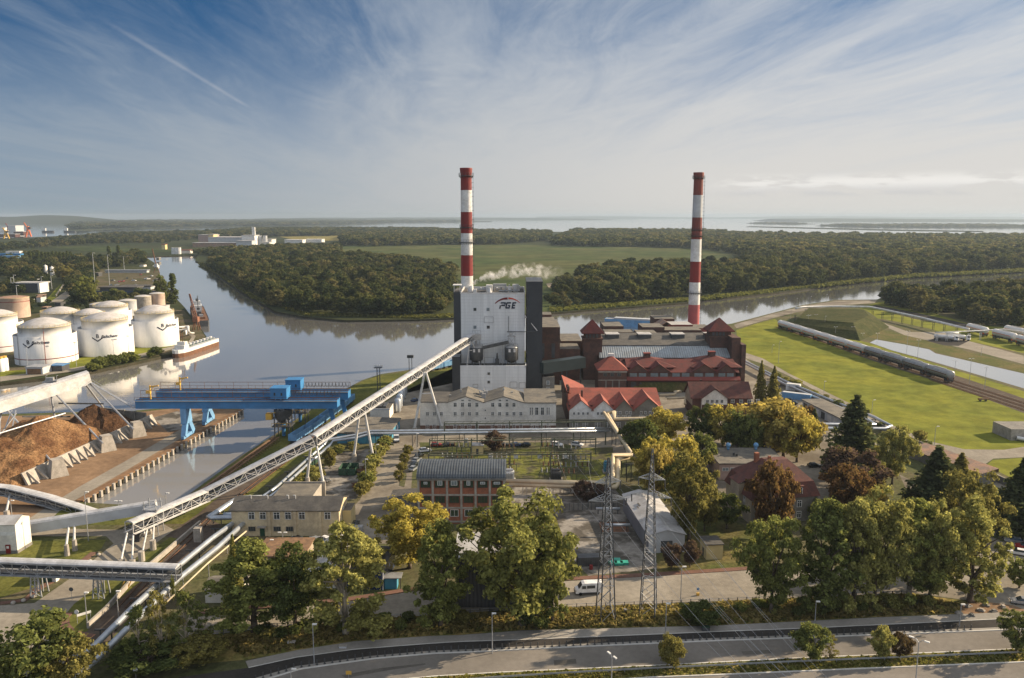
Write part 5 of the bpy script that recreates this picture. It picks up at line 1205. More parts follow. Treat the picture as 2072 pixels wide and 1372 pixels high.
wt = 3.6
q = [a.lerp(b, k) for k in (.46, .76, .985)]
piers = [(109, 940), (208, 897), (270, 868)]
for (px, py), qq in zip(piers, q): leg(P(px, py, wt), qq + Vector((1.0, 0, 0)))
back = [Vector((-178, 262, 0)), Vector((-172, 290, 0)), Vector((-166, 316, 0))]
for bk, qq in zip(back, q): leg(bk, qq + Vector((-1.0, 0, 0)))
leg(P(208, 897, wt) + Vector((-13, 2, 10)), P(109, 940, wt) + Vector((-22, 2, 8)), .25)
hb = [(PY(118, 816, 293), PY(210, 817, 300)), (PY(46, 843, 272), PY(142, 843, 286))]
for p_, q_ in hb: part('tie_bar', s, 'steel_dark', lambda m: m.bar(p_, q_, .5))
def ladder(m):
 p_, q_ = q[2] + Vector((1.6, -.6, .6)), P(270, 868, wt) + Vector((1.2, -.6, 8))
 m.bar(p_, q_, .9, .2); m.bar(p_ + Vector((.5, 0, 1.1)), q_ + Vector((.5, 0, 1.1)), .1)
 for k in range(14): m.bar(p_.lerp(q_, k / 13), p_.lerp(q_, k / 13) + Vector((.5, 0, 1.1)), .08)
part('stair', s, 'galvanised', ladder)
def tripper(m):
 c = a.lerp(b, .76) + UP * 5.0
 m.bar(c - Vector((3, .6, 0)), c + Vector((2, .4, .5)), 3.0, .3); m.bar(c - Vector((2, .4, -.8)), c + Vector((.5, .2, .9)), 1.8, 1.4)
 for dx_ in (-2, 2): m.bar(c + Vector((dx_, -.5, 0)), c + Vector((dx_, -.5, 2.4)), .15); m.bar(c + Vector((dx_, -.5, 2.4)), c + Vector((dx_ + .8, -1, 2.5)), .2)
part('drive_platform', s, 'steel', tripper)
part('brace', s, 'galvanised', lambda m: (m.bar(PY(0, 852, 268), PY(0, 880, 262), .4), m.bar(PY(0, 880, 262), PY(33, 836, 268), .3), m.bar(PY(10, 868, 262), PY(24, 830, 268), .3), m.bar(PY(25, 865, 262), PY(32, 830, 268), .3)))
wl = [(50 + 65.5 * k, 982 - 31.25 * k) for k in range(5)]
t = thing('retaining_wall', 'sloping concrete retaining wall with slanting buttresses holding back the wood chips', 'wall', tuple(P(160, 930)))
A = [P(*p) for p in wl]
def wallf(m):
 for i in range(len(A) - 1):
  d = (A[i + 1] - A[i]).normalized(); n = Vector((d.y, -d.x, 0))
  m.poly([A[i] + n * 1.3, A[i + 1] + n * 1.3, A[i + 1] - n * .6 + UP * 3.7, A[i] - n * .6 + UP * 3.7])
  m.poly([A[i] - n * .6 + UP * 3.7, A[i + 1] - n * .6 + UP * 3.7, A[i + 1] - n * 1.0 + UP * 3.7, A[i] - n * 1.0 + UP * 3.7])
  m.poly([A[i] - n * 1.0 + UP * 3.7, A[i + 1] - n * 1.0 + UP * 3.7, A[i + 1] + n * .4, A[i] + n * .4])
  for e in (A[i], A[i + 1]): m.poly([e + n * 1.3, e - n * .6 + UP * 3.7, e - n * 1.0 + UP * 3.7, e + n * .4])
part('slab', t, 'concrete', wallf)
L = sum((A[i + 1] - A[i]).length for i in range(4)); k = 2.0
while k < L - 1:
 p, d = lerp_line(wl, k / L); n = Vector((d.y, -d.x, 0))
 part('buttress', t, 'concrete', lambda m: (m.bar(p - n * .3 + UP * 3.4, p + n * 3.2, .55, .7), m.bar(p + n * 1.3 + UP * .2, p + n * 3.2 + UP * .2, .4, .4)))
 k += 3.9
for px, py in piers:
 c = P(px, py); c = P(px + 8, py + 22) if px < 150 else P(px + 8, py + 14)
 part('pier', t, 'concrete', lambda m: (m.lathe((c.x, c.y, 0), [(3.6, 0), (3.1, 2.2), (2.3, 5.0), (2.3, 5.4)], 4)))
t = thing('bay_wall', 'straight grey concrete wall panels closing the far end of the chip yard', 'wall', tuple(P(250, 852)))
c0, c1 = P(190, 848), P(298, 862)
def bw_(m):
 for i in range(5):
  p_, q_ = c0.lerp(c1, i / 5), c0.lerp(c1, (i + .96) / 5); m.bar(p_ + UP * 2.6, q_ + UP * 2.6, .5, 5.2)
  m.bar(p_ + UP * 2.8, p_ + UP * 2.85 + Vector((0, -.9, 0)), .5, 5.4)
part('slab', t, 'concrete_dark', bw_)
WA = P(50, 982); WB = P(312, 857); WD = (WB - WA).normalized(); WN = Vector((-WD.y, WD.x, 0))
def pile(name, label, px, py, rx, ry, h, m_, seed, ridge_=.35):
 c = P(px, py); mb = MB(); n = 110; rings = 46
 rr = []
 for k in range(rings + 1):
  q = k / rings; row = []
  for i in range(n):
   a_ = 6.2832 * i / n; x = c.x + rx * q * math.cos(a_); y = c.y + ry * q * math.sin(a_)
   base = max(0, 1 - q) ** (.82)
   nz = mnoise.noise(Vector((x * .09 + seed, y * .09, 0))) * 1.6 + mnoise.noise(Vector((x * .3 + seed, y * .3, 3))) * .55 + abs(mnoise.noise(Vector((x * .16, y * .05, seed)))) * 1.6 + mnoise.noise(Vector((x * .8, y * .8, seed))) * .35 + mnoise.noise(Vector((x * 1.7, y * 1.7, seed))) * .18
   z = h * base + nz * min(1, (1 - q) * 3)
   sd_ = (x - WA.x) * WN.x + (y - WA.y) * WN.y
   z = -.4 if sd_ < .9 else min(z, 2.6 + .74 * sd_ + nz * .3)
   row.append(mb.pt((x, y, max(-.1, z))))
  rr.append(row)
 for k in range(rings):
  for i in range(n):
   j = (i + 1) % n; mb.f.append([rr[k][i], rr[k][j], rr[k + 1][j], rr[k + 1][i]]); mb.mi.append(0)
 o = mb.build(name, m_, None, True); return tag(o, label, 'pile', 'wood chip piles')
pile('wood_chip_pile', 'tall golden wood chip pile in the middle of the yard under the gallery', 95, 925, 26, 26, 14.5, 'wood_chips', 1.3)
pile('wood_chip_pile', 'rough orange-brown wood chip pile cut off by the left edge', -20, 955, 26, 20, 12, 'wood_chips', 5.1)
pile('wood_chip_pile', 'smaller dark brown wood chip pile next to the end wall', 195, 872, 15, 15, 9.5, 'chips_dark', 9.7)
def crane(label, Y, pxl, pxr, ytop, leg_px, leg_py, trolley_px, cab_dy, box_px):
 c = thing('gantry_crane', label, 'crane', (-90, Y, 0), 0, 'blue gantry cranes over the dock')
 xl, xr = PY(pxl, ytop, Y).x, PY(pxr, ytop, Y).x; zt = PY(pxl, ytop, Y).z; gh = PY(pxl, ytop, Y).z - PY(pxl, ytop + 17, Y).z
 part('girder', c, 'paint_blue', lambda m: (m.box(xl, xr, Y - 1.6, Y - .2, zt - gh, zt), m.box(xl, xr, Y + 1.6, Y + 3, zt - gh, zt), m.box(xl, xl + 1, Y - .2, Y + 1.6, zt - gh, zt - .3), m.box(xr - 1, xr, Y - .2, Y + 1.6, zt - gh, zt - .3)))
 part('crane_rail', c, 'rust', lambda m: (m.box(xl, xr, Y - .75, Y - .55, zt + .01, zt + .22), m.box(xl, xr, Y + 2.0, Y + 2.2, zt + .01, zt + .22)))
 part('walkway', c, 'steel', lambda m: m.box(xl, xr, Y - 2.3, Y - 1.65, zt - .3, zt - .2))
 def rail(m):
  n = 26
  for i in range(n + 1):
   x = xl + (xr - xl) * i / n
   m.bar((x, Y + 3.2, zt), (x, Y + 3.2, zt + (2.6 if i % 2 == 0 else 1.3)), .1); m.bar((x, Y - 1.9, zt), (x, Y - 1.9, zt + 1.2), .08)
  m.bar((xl, Y + 3.2, zt + 2.6), (xr, Y + 3.2, zt + 2.6), .13); m.bar((xl, Y + 3.2, zt + 1.2), (xr, Y + 3.2, zt + 1.2), .08); m.bar((xl, Y - 1.9, zt + 1.2), (xr, Y - 1.9, zt + 1.2), .08)
 part('guard_rail', c, 'rust', rail)
 lx = P(leg_px, leg_py).x
 def legs(m):
  for s_ in (-1, 1):
   foot = Vector((lx, Y + .7 + s_ * 3.8, 1.2)); top = Vector((lx - .5, Y + .7 + s_ * .9, zt - gh))
   hip_ = foot.lerp(top, .42) - Vector((0, s_ * 1.2, 0))
   m.bar(top, hip_, 2.0, 2.6); m.bar(hip_, foot, 1.6, 2.0)
  m.bar((lx, Y - 4.4, 1.1), (lx, Y + 5.8, 1.1), 1.1, 1.2)
 part('leg', c, 'paint_blue_pale', legs)
 part('bogie', c, 'steel_dark', lambda m: [m.box(lx - .5, lx + .5, Y + .7 + k - .9, Y + .7 + k + .9, .1, .6) for k in (-4, -2, 2, 4)])
 rx_ = xr - 3
 part('end_carriage', c, 'paint_blue', lambda m: (m.bar((rx_, Y + .7, zt - gh), (rx_ + 1.5, Y + .7, 2.5), 1.4), m.bar((rx_ + 1.5, Y - 3.5, 2), (rx_ + 1.5, Y + 5, 2), 1.0)))
 tx = PY(trolley_px, ytop, Y).x
 hs = part('machine_house', c, 'paint_blue', lambda m: (m.box(tx - 2.9, tx + 2.9, Y - 1.9, Y + 3.3, zt + .5, zt + 4.3), m.box(tx - 3.1, tx + 3.1, Y - 2.1, Y + 3.5, zt + 4.32, zt + 4.55)))
 for k in (-1.4, 1.1): window(hs, (tx + k, Y - 1.93, zt + 2.3), .7, 1.1, 0, 'plain', 'paint_blue', 'glass')
 def mast(m):
  for dx_ in (-1.6, .4):
   for dy_ in (-.6, 1.6): m.bar((tx + dx_, Y + dy_, zt + .4), (tx + dx_ + 1.8, Y + dy_, zt - gh - 5.5), .45)
  for k in range(4): m.bar((tx - 1 + k * .5, Y - .6, zt - gh - k * 1.3), (tx + 1.6 + k * .3, Y - .6, zt - gh - 1 - k * 1.3), .22)
 part('mast', c, 'steel', mast)
 part('operator_cab', c, 'paint_yellow', lambda m: (m.box(tx - 5.4, tx - 3.2, Y - .8, Y + 1.6, zt - gh - 4.4, zt - gh - 2.2), m.bar((tx - 5.4, Y, zt - gh - 2.0), (tx, Y, zt - gh - 1.8), .2)))
 bx = PY(box_px, ytop, Y).x
 hp = part('hopper', c, 'steel_dark', lambda m: m.lathe((bx, Y + .7, 5.0), [(1.0, 0), (3.0, 2.0), (3.4, 5.2), (3.3, 5.4)], 4))
 part('hopper_frame', c, 'steel_dark', lambda m: ([m.bar((bx + dx_, Y + .7 + dy_, .4), (bx + dx_, Y + .7 + dy_, 8), .35) for dx_ in (-2.6, 2.6) for dy_ in (-2.2, 2.2)], m.box(bx - 3.4, bx + 3.4, Y - 2.4, Y + 3.8, 4.4, 4.7)))
 part('platform', c, 'paint_yellow', lambda m: ([m.bar((bx - 3.4 + k * 1.36, Y - 2.4, 4.7), (bx - 3.4 + k * 1.36, Y - 2.4, 5.9), .09) for k in range(6)], m.bar((bx - 3.4, Y - 2.4, 5.9), (bx + 3.4, Y - 2.4, 5.9), .1)))
 part('chute', c, 'paint_blue', lambda m: m.tube((bx, Y + .7, 5.0), (bx, Y + .7, .5), .8, .6, 10))
 def fest(m):
  n = 13; x0_, x1_ = tx + 3.4, xr - .5
  for i in range(n):
   xa_, xb_ = x0_ + (x1_ - x0_) * i / n, x0_ + (x1_ - x0_) * (i + 1) / n; xm_ = (xa_ + xb_) / 2
   for (p_, z1), (q_, z2) in (((xa_, 2.4), (xm_ - .4, .8)), ((xm_ - .4, .8), (xm_ + .4, .8)), ((xm_ + .4, .8), (xb_, 2.4))): m.bar((p_, Y + 3.3, zt + z1), (q_, Y + 3.3, zt + z2), .14)
 part('festoon_cable', c, 'steel_dark', fest)
 jx = xl + 5.0 + (0 if Y < 290 else 4)
 jb = part('service_jib', c, 'paint_yellow', lambda m: (m.tube((jx, Y, zt), (jx, Y, zt + 5.2), .32, .26, 8), m.bar((jx, Y, zt + 4.6), (jx + 3.4, Y - .6, zt + 5.2), .35, .5), m.box(jx - 1.4, jx + .2, Y - .5, Y + .5, zt + 2.2, zt + 3.2), m.bar((jx, Y, zt + 2.8), (jx + 1.6, Y - .4, zt + 4.8), .2)))
crane('nearer blue gantry crane whose cab and grab hang lower over the dock', 280, 277, 684, 808, 380, 885, 567, 0, 570)
crane('farther blue gantry crane with the higher machine house above the dock', 300, 318, 706, 790, 413, 862, 596, 0, 604)
n = 34
for i in range(n):
 p, d = lerp_line([(488, 829), (162, 1015)], (i + .5) / n)
 mb = MB(); mb.box(p.x + .9, p.x + 1.5, p.y - .55, p.y + .55, -1.5, .45)
 o = tag(mb.build('quay_fender', 'concrete'), 'pale concrete fender block in the row along the left dock wall', 'fender', 'fender blocks along the dock wall') if i == 0 else None
 if i == 0: fend = o; f0p = p
 else: q = inst(fend, (fend.location.x + p.x - f0p.x, fend.location.y + p.y - f0p.y, fend.location.z), 0)
t = thing('crane_trestle', 'low rusty crane runway trestle along the right bank of the dock', 'runway', tuple(P(480, 960)))
line = [(372, 1028), (470, 955), (556, 893)]
a, b = P(372, 1028), P(556, 893)
part('rail_beam', t, 'timber', lambda m: (m.bar(a + UP * 1.6, b + UP * 1.6, .7, .5), m.bar(a + UP * 1.6 + Vector((1.8, 0, 0)), b + UP * 1.6 + Vector((1.8, 0, 0)), .3, .3)))
part('post', t, 'timber', lambda m: [(m.bar(a.lerp(b, k / 36), a.lerp(b, k / 36) + UP * 1.4, .3), m.bar(a.lerp(b, k / 36) + UP * .2 + Vector((1.8, 0, 0)), a.lerp(b, k / 36) + UP * 1.4, .18), m.bar(a.lerp(b, k / 36) + UP * 1.5 + Vector((1.8, 0, 0)), a.lerp(b, k / 36) + UP * 1.5, .18)) for k in range(37)])
t = thing('railway_track', 'old railway track running along the dock bank under the long conveyor', 'railway track', tuple(P(480, 1000)))
ra = [P(*p) for p in ((245, 1232), (330, 1140), (420, 1055), (520, 978), (600, 918), (655, 870))]
for s_ in (-.75, .75): part('rail', t, 'rust', lambda m: [m.bar(ra[i] + Vector((s_, 0, .2)), ra[i + 1] + Vector((s_, 0, .2)), .12, .16) for i in range(5)])
def open_wagon(p, q, label):
 p, q = Vector(p), Vector(q); c = (p + q) / 2; rz_ = math.atan2(q.y - p.y, q.x - p.x); L_ = (q - p).length
 w = thing('coal_wagon', label, 'wagon', tuple(c), rz_, 'blue coal wagons on the dock siding'); F = WM[w.name]
 part('body', w, ['paint_blue_pale', 'rust'], lambda m: (m.box(-L_ / 2, L_ / 2, -1.5, -1.35, 1.2, 3.5, 0), m.box(-L_ / 2, L_ / 2, 1.35, 1.5, 1.2, 3.5, 0), m.box(-L_ / 2, -L_ / 2 + .15, -1.35, 1.35, 1.2, 3.5, 0), m.box(L_ / 2 - .15, L_ / 2, -1.35, 1.35, 1.2, 3.5, 0), m.box(-L_ / 2 + .15, L_ / 2 - .15, -1.35, 1.35, 1.1, 1.3, 1), [m.box(-L_ / 2 + .1 + k * L_ / 8, -L_ / 2 + .25 + k * L_ / 8, -1.6, -1.5, 1.2, 3.5, 0) for k in range(9)], m.box(-L_ / 2, L_ / 2, -1.6, -1.5, 3.3, 3.5, 0)), T=F)
 part('bogie', w, 'steel_dark', lambda m: [(m.box(x - 1.1, x + 1.1, -1.2, 1.2, .35, 1.05), [m.tube((x + dx_, -1.0, .45), (x + dx_, 1.0, .45), .45, .45, 10) for dx_ in (-.8, .8)]) for x in (-L_ / 2 + 1.9, L_ / 2 - 1.9)], T=F)
 return w
wl_ = [(590, 900), (626, 877), (652, 858), (675, 841), (697, 825), (712, 812)]
for i in range(5):
 p, q = P(*wl_[i]), P(*wl_[i + 1]); d = (q - p).normalized()
 open_wagon(p + d * .6, q - d * .6, 'pale blue open coal wagon on the dock siding beneath the crane ends')
def pipeline(name, label, runs, r, m_, posts=(), group=None):
 t = thing(name, label, 'pipeline', (runs[0][0][0], runs[0][0][1], 0), 0, group)
 for run in runs: part('pipe', t, m_, lambda m: m.path(run, r, 12), True)
 return t
def support(par, p, z, w=1.6, m_='steel_dark'):
 part('support', par, m_, lambda m: (m.bar((p.x - w * .35, p.y, 0), (p.x - w * .35, p.y, z), .22), m.bar((p.x + w * .35, p.y, 0), (p.x + w * .35, p.y, z), .22), m.bar((p.x - w * .7, p.y, z), (p.x + w * .7, p.y, z), .25), m.bar((p.x - w * .35, p.y, .2), (p.x + w * .35, p.y, z), .1)))
zP = 3.2
def pl(pts, z): return [P(px, py, z if len(e) == 0 else e[0]) for px, py, *e in pts]
t = pipeline('heating_pipes', 'pair of fat silver heating pipes climbing past the birches to the cream building', [
 pl([(150, 1370), (196, 1333), (290, 1240), (360, 1172), (440, 1108), (505, 1048), (505, 1040), (478, 1040), (452, 1042)], zP),
 pl([(130, 1350), (180, 1318), (272, 1226), (343, 1160), (428, 1090), (484, 1050), (480, 1046), (428, 1048), (424, 1046), (474, 1012), (482, 1008), (530, 1006)], zP)], .62, 'pipe_silver')
for px, py in ((180, 1335), (216, 1300), (285, 1235), (350, 1178), (395, 1135), (445, 1090), (480, 1062), (440, 1060)): support(t, P(px, py), zP - .6, 3.0)
t = pipeline('heating_pipes', 'pair of silver pipes on low trestles running beneath the long conveyor to the plant', [
 pl([(530, 1006), (560, 985), (610, 940), (656, 899), (664, 889, 4.5), (720, 880, 5.2), (752, 872, 6.0), (1000, 870, 6.0), (1232, 867, 6.0)], zP),
 pl([(545, 1006), (570, 987), (620, 942), (668, 900), (674, 892, 4.5), (725, 885, 5.2), (752, 877, 6.0), (1000, 875, 6.0), (1236, 872, 6.0)], zP)], .44, 'pipe_silver')
for px, py in ((552, 1002), (588, 972), (625, 940), (655, 912)): support(t, P(px, py), zP - .5, 2.6)
for px, py in ((708, 905), (766, 912), (840, 905), (880, 905), (935, 905), (1005, 905), (1100, 903), (1180, 901)): support(t, P(px, py), 5.4, 2.6)
t = pipeline('steam_pipes', 'cream insulated steam pipes stepping along two sides of the substation', [
 [P(1222, 835, 8.5), P(1277, 917, 7.5), P(1277, 921, 7.4), P(1240, 921, 7.2), P(1240, 928, 7.0), P(1240, 974, 3.8), P(1236, 978, 3.6), P(1024, 973, 3.6)],
 [P(1228, 836, 7.8), P(1268, 905, 6.8), P(1274, 925, 6.4), P(1250, 930, 6.2), P(1250, 980, 3.0), P(1246, 985, 2.6), P(1030, 981, 2.6)]], .62, 'pipe_cream')
for px, py in ((1030, 1000), (1062, 1000), (1084, 1000), (1115, 999), (1137, 998), (1158, 997), (1180, 996), (1202, 995), (1235, 994), (1250, 990)): support(t, P(px, py), 2.6, 1.6, 'concrete')
for px, py, z in ((1242, 900, 7), (1262, 960, 6.5), (1272, 975, 6.0)): support(t, P(px, py), z - .4, 2.0)
t = pipeline('steam_pipes', 'cream pipe loop in front of the gabled villa and red roofed workshop', [
 pl([(1228, 836, 8.2), (1242, 833, 8.2), (1244, 848, 7.2), (1318, 846, 7.2), (1356, 842, 7.0)], 7), pl([(1335, 800, 6.5), (1366, 798, 6.5), (1366, 793, 7.5), (1378, 792, 7.5)], 7), pl([(1350, 806, 5.5), (1386, 805, 5.5), (1386, 817, 4.2)], 5)], .55, 'pipe_cream')
for px, py in ((1262, 872), (1300, 870), (1340, 866)): support(t, P(px, py), 6.4)
t = pipeline('heating_pipes', 'pair of silver pipes bordering the lawn and turning in behind the spruce', [
 pl([(1500, 727), (1560, 757), (1590, 772), (1672, 806), (1770, 845), (1804, 862), (1790, 867), (1610, 866), (1560, 866)], 2.4),
 pl([(1500, 732), (1560, 762), (1585, 776), (1664, 810), (1755, 848), (1770, 858), (1620, 858), (1560, 858)], 2.0)], .55, 'pipe_silver')
for px, py in ((1545, 762), (1585, 780), (1625, 797), (1672, 817), (1720, 838), (1768, 858), (1668, 892), (1700, 885)): support(t, P(px, py), 1.9)
t = pipeline('pipe_bridge', 'long white elevated pipe crossing the meadow on many slender posts', [pl([(1610, 624, 6), (1625, 621, 6), (1690, 620, 6), (1760, 621, 6), (1790, 627, 6), (1860, 642, 6), (1960, 666, 6)], 6)], .8, 'paint_white')
for px, py in ((1608, 652), (1630, 640), (1765, 643), (1785, 646), (1805, 650), (1825, 655), (1845, 658), (1865, 664), (1888, 668), (1910, 672), (1935, 675)): support(t, P(px, py), 5.4)
t = pipeline('loading_pipes', 'white loading pipe frame above the two parked tanker lorries', [pl([(1893, 673, 5), (1940, 671, 5), (1990, 669, 5), (2030, 666, 5.5), (2075, 672, 5.5)], 5), pl([(1915, 674, 5.0), (1940, 674, 5.0)], 5)], .4, 'paint_white')
for px, py in ((1895, 690), (1915, 690), (1940, 690), (1960, 690), (1983, 688), (2018, 684)): support(t, P(px, py), 4.6, 1.4, 'steel_pale')
t = pipeline('thin_pipe', 'thin pale pipe on posts beside the fat silver pipes', [pl([(330, 1225), (420, 1140), (498, 1075)], 3.5)], .18, 'pipe_cream')
for px, py in ((372, 1200), (423, 1168), (460, 1120)): part('post', t, 'steel', lambda m: m.bar(P(px, py), P(px, py) + UP * 3.3, .15))
t = pipeline('yard_pipes', 'two short pale pipes crossing the worn concrete beside the corrugated shed', [pl([(1206, 1029, 2.5), (1255, 1029, 2.5)], 2.5), pl([(1222, 1062, 2.5), (1275, 1062, 2.5)], 2.5)], .35, 'pipe_silver')
for px, py in ((1210, 1040), (1250, 1040), (1226, 1074), (1268, 1074)): part('post', t, 'steel_dark', lambda m: m.bar(P(px, py), P(px, py) + UP * 2.3, .25))
t = thing('fuel_pit', 'dark sunken loading pit in the worn concrete yard', 'pit', tuple(P(1245, 1070)))
p = P(1248, 1075)
part('kerb', t, 'concrete_dark', lambda m: (m.box(p.x - 4, p.x + 3.2, p.y - 2, p.y - 1.6, 0, .5), m.box(p.x - 4, p.x + 3.2, p.y + 6, p.y + 6.4, 0, .5)))
part('grating', t, 'rust', lambda m: m.box(p.x - 4, p.x + 3.2, p.y - 1.58, p.y + 5.98, .02, .1))
def pylon(px, py, pxt, pyt, arm_py, label, rz_):
 b_ = P(px, py); zt = PY(px, pyt, b_.y).z
 t = thing('electricity_pylon', label, 'pylon', tuple(b_), rz_, 'lattice pylons by the road'); F = WM[t.name]
 za = PY(px, arm_py, b_.y).z; hw = lambda z: 1.55 - (1.55 - .62) * min(1, z / za) if z < za else .62 - .5 * (z - za) / (zt - za)
 cr = [(-1, -1), (1, -1), (1, 1), (-1, 1)]
 levels = []; z = 0
 while z < zt - .8: levels.append(z); z += max(1.0, hw(z) * 1.75)
 levels.append(zt)
 def legs(m):
  for i in range(len(levels) - 1):
   for sx_, sy_ in cr: m.bar((sx_ * hw(levels[i]), sy_ * hw(levels[i]), levels[i]), (sx_ * hw(levels[i + 1]), sy_ * hw(levels[i + 1]), levels[i + 1]), .19 if levels[i] < za else .14)
 part('leg', t, 'steel_dark', legs, T=F)
 def br(m):
  for i in range(len(levels) - 1):
   a_, c_ = hw(levels[i]), hw(levels[i + 1])
   for k in range(4):
    (ax_, ay_), (bx_, by_) = cr[k], cr[(k + 1) % 4]
    m.bar((ax_ * a_, ay_ * a_, levels[i]), (bx_ * c_, by_ * c_, levels[i + 1]), .085)
    if i % 3 == 0: m.bar((ax_ * a_, ay_ * a_, levels[i]), (bx_ * a_, by_ * a_, levels[i]), .08)
    else: m.bar((bx_ * a_, by_ * a_, levels[i]), (ax_ * c_, ay_ * c_, levels[i + 1]), .075) if i % 2 else None
 part('bracing', t, 'galvanised', br, T=F)
 arms = [(za, 3.9), (za + 3.6, 2.6)]
 for z_, L_ in arms:
  for sg in (-1, 1):
   def arm(m):
    tip = Vector((sg * L_, 0, z_ + .15))
    for sy_ in (-1, 1):
     m.bar((sg * hw(z_), sy_ * hw(z_), z_), tip, .11); m.bar((sg * hw(z_), sy_ * hw(z_), z_ + 1.1), tip, .09)
     for k in range(1, 5):
      u = k / 5; p_ = Vector((sg * hw(z_), sy_ * hw(z_), z_)).lerp(tip, u); q_ = Vector((sg * hw(z_), sy_ * hw(z_), z_ + 1.1)).lerp(tip, u - .12); m.bar(p_, q_, .06)
   part('cross_arm', t, 'galvanised', arm, T=F)
   part('insulator', t, 'steel_dark', lambda m: m.tube((sg * L_, 0, z_ + .1), (sg * L_, .3, z_ - 1.5), .12, .12, 6), T=F)
 for sx_, sy_ in cr: part('footing', t, 'concrete', lambda m: m.box(sx_ * 1.55 - .4, sx_ * 1.55 + .4, sy_ * 1.55 - .4, sy_ * 1.55 + .4, -.2, .35), T=F)
 return [F @ Vector((sg * L_, 0, z_ - 1.5)) for z_, L_ in arms for sg in (-1, 1)] + [F @ Vector((0, 0, zt))]
w1 = pylon(1225, 1252, 1228, 926, 1012, 'left lattice pylon standing in dry grass nearest the white van', R(12))
w2 = pylon(1311, 1243, 1320, 908, 1005, 'right lattice pylon with the longer hanging cross arm', R(-18))
def wire(p, q, sag, label, r=.022):
 t = MB(); n = 14; pts = []
 for i in range(n + 1):
  u = i / n; v = Vector(p).lerp(Vector(q), u); v.z -= sag * 4 * u * (1 - u); pts.append(v)
 t.path(pts, r, 4); return tag(t.build('power_line', 'galvanised'), label, 'power line', 'power lines of the pylons')
for i, p in enumerate(w1[:4]): wire(p, Vector((p.x + 28 - i * 2, 60, p.z - 3 - i)), 3, 'thin power line running from the left pylon over the road towards the viewer')
for i, p in enumerate(w2[:4]): wire(p, Vector((p.x + 22 - i * 2, 60, p.z - 3 - i)), 3, 'thin power line running from the right pylon over the road towards the viewer')
for i, p in enumerate(w1[:3]): wire(p, P(1130 + i * 30, 930, 7), 2, 'thin power line dropping from the left pylon to the substation gantry')
for i, p in enumerate(w2[:3]): wire(p, P(1190 + i * 18, 930, 7), 2, 'thin power line dropping from the right pylon to the substation gantry')
def gantry(label, pA, pB, z, nposts, m_='paint_green'):
 a, b = P(*pA), P(*pB); t = thing('substation_gantry', label, 'gantry', tuple(a))
 part('beam', t, 'gantry_green', lambda m: (m.bar(a + UP * z, b + UP * z, .35, .35), m.bar(a + UP * (z + .8), b + UP * (z + .8), .15, .15), [m.bar(a.lerp(b, k / 40) + UP * z, a.lerp(b, (k + 1) / 40) + UP * (z + .8 * ((k + 1) % 2)), .08) for k in range(40)]))
 for k in range(nposts):
  c = a.lerp(b, k / (nposts - 1)); part('post', t, 'gantry_green', lambda m: (m.bar(c, c + UP * (z + .6), .4, .4)))
 def ins(m):
  for k in range(nposts * 3):
   c = a.lerp(b, (k + .5) / (nposts * 3)); m.tube(c + UP * z, c + UP * (z - 1.6), .09, .09, 5); m.bar(c + UP * (z - 1.6), c + UP * (z - 2.4) + Vector((.2, 1.5, 0)), .04)
 part('insulator', t, 'steel_dark', ins)
mat('gantry_green', (.085, .10, .065), (.12, .12, .085), .7, .6)
gantry('rear green steel gantry of the substation just before the silver pipes', (900, 905), (1225, 900), 8.4, 6)
gantry('middle green steel gantry spanning the substation', (870, 922), (1205, 919), 5.2, 5)
gantry('front green steel gantry of the substation nearest the steam pipes', (868, 960), (1195, 957), 6.2, 5)
def bay(px, py, label, n=3, kind=0):
 c = P(px, py); t = thing('switchgear', label, 'switchgear', tuple(c), 0, 'switchgear on the substation grass')
 part('frame', t, 'gantry_green', lambda m: (m.bar((c.x - n * .8, c.y, 2.0), (c.x + n * .8, c.y, 2.0), .2), [m.bar((c.x - n * .8 + k * 1.6, c.y, 0), (c.x - n * .8 + k * 1.6, c.y, 2), .18) for k in range(n + 1)]))
 for k in range(n): part('insulator', t, 'rust' if kind else 'steel', lambda m: (m.lathe((c.x - n * .8 + .8 + k * 1.6, c.y, 2.05), [(.28, 0), (.16, .1), (.26, .45), (.14, .55), (.24, .95), (.1, 1.1), (.2, 1.4)], 8)))
 if kind == 2: part('bus_bar', t, 'galvanised', lambda m: m.bar((c.x - n * .8, c.y, 3.6), (c.x + n * .8, c.y, 3.6), .1))
for px, py, n, k in ((920, 915, 3, 2), (938, 916, 3, 0), (910, 936, 4, 0), (940, 938, 4, 1), (1012, 914, 3, 0), (1030, 917, 3, 2), (1010, 938, 4, 0), (1030, 952, 3, 1), (1022, 966, 3, 0), (1108, 915, 3, 2), (1130, 918, 3, 0),
                     (1112, 936, 4, 1), (1134, 940, 4, 0), (1120, 955, 5, 1), (1150, 957, 4, 0), (1112, 968, 4, 0), (1140, 970, 5, 1), (1170, 942, 4, 0), (1178, 956, 3, 2), (1165, 920, 3, 0)):
 bay(px, py, 'switchgear frame with a row of insulators standing on the substation grass', n, k)
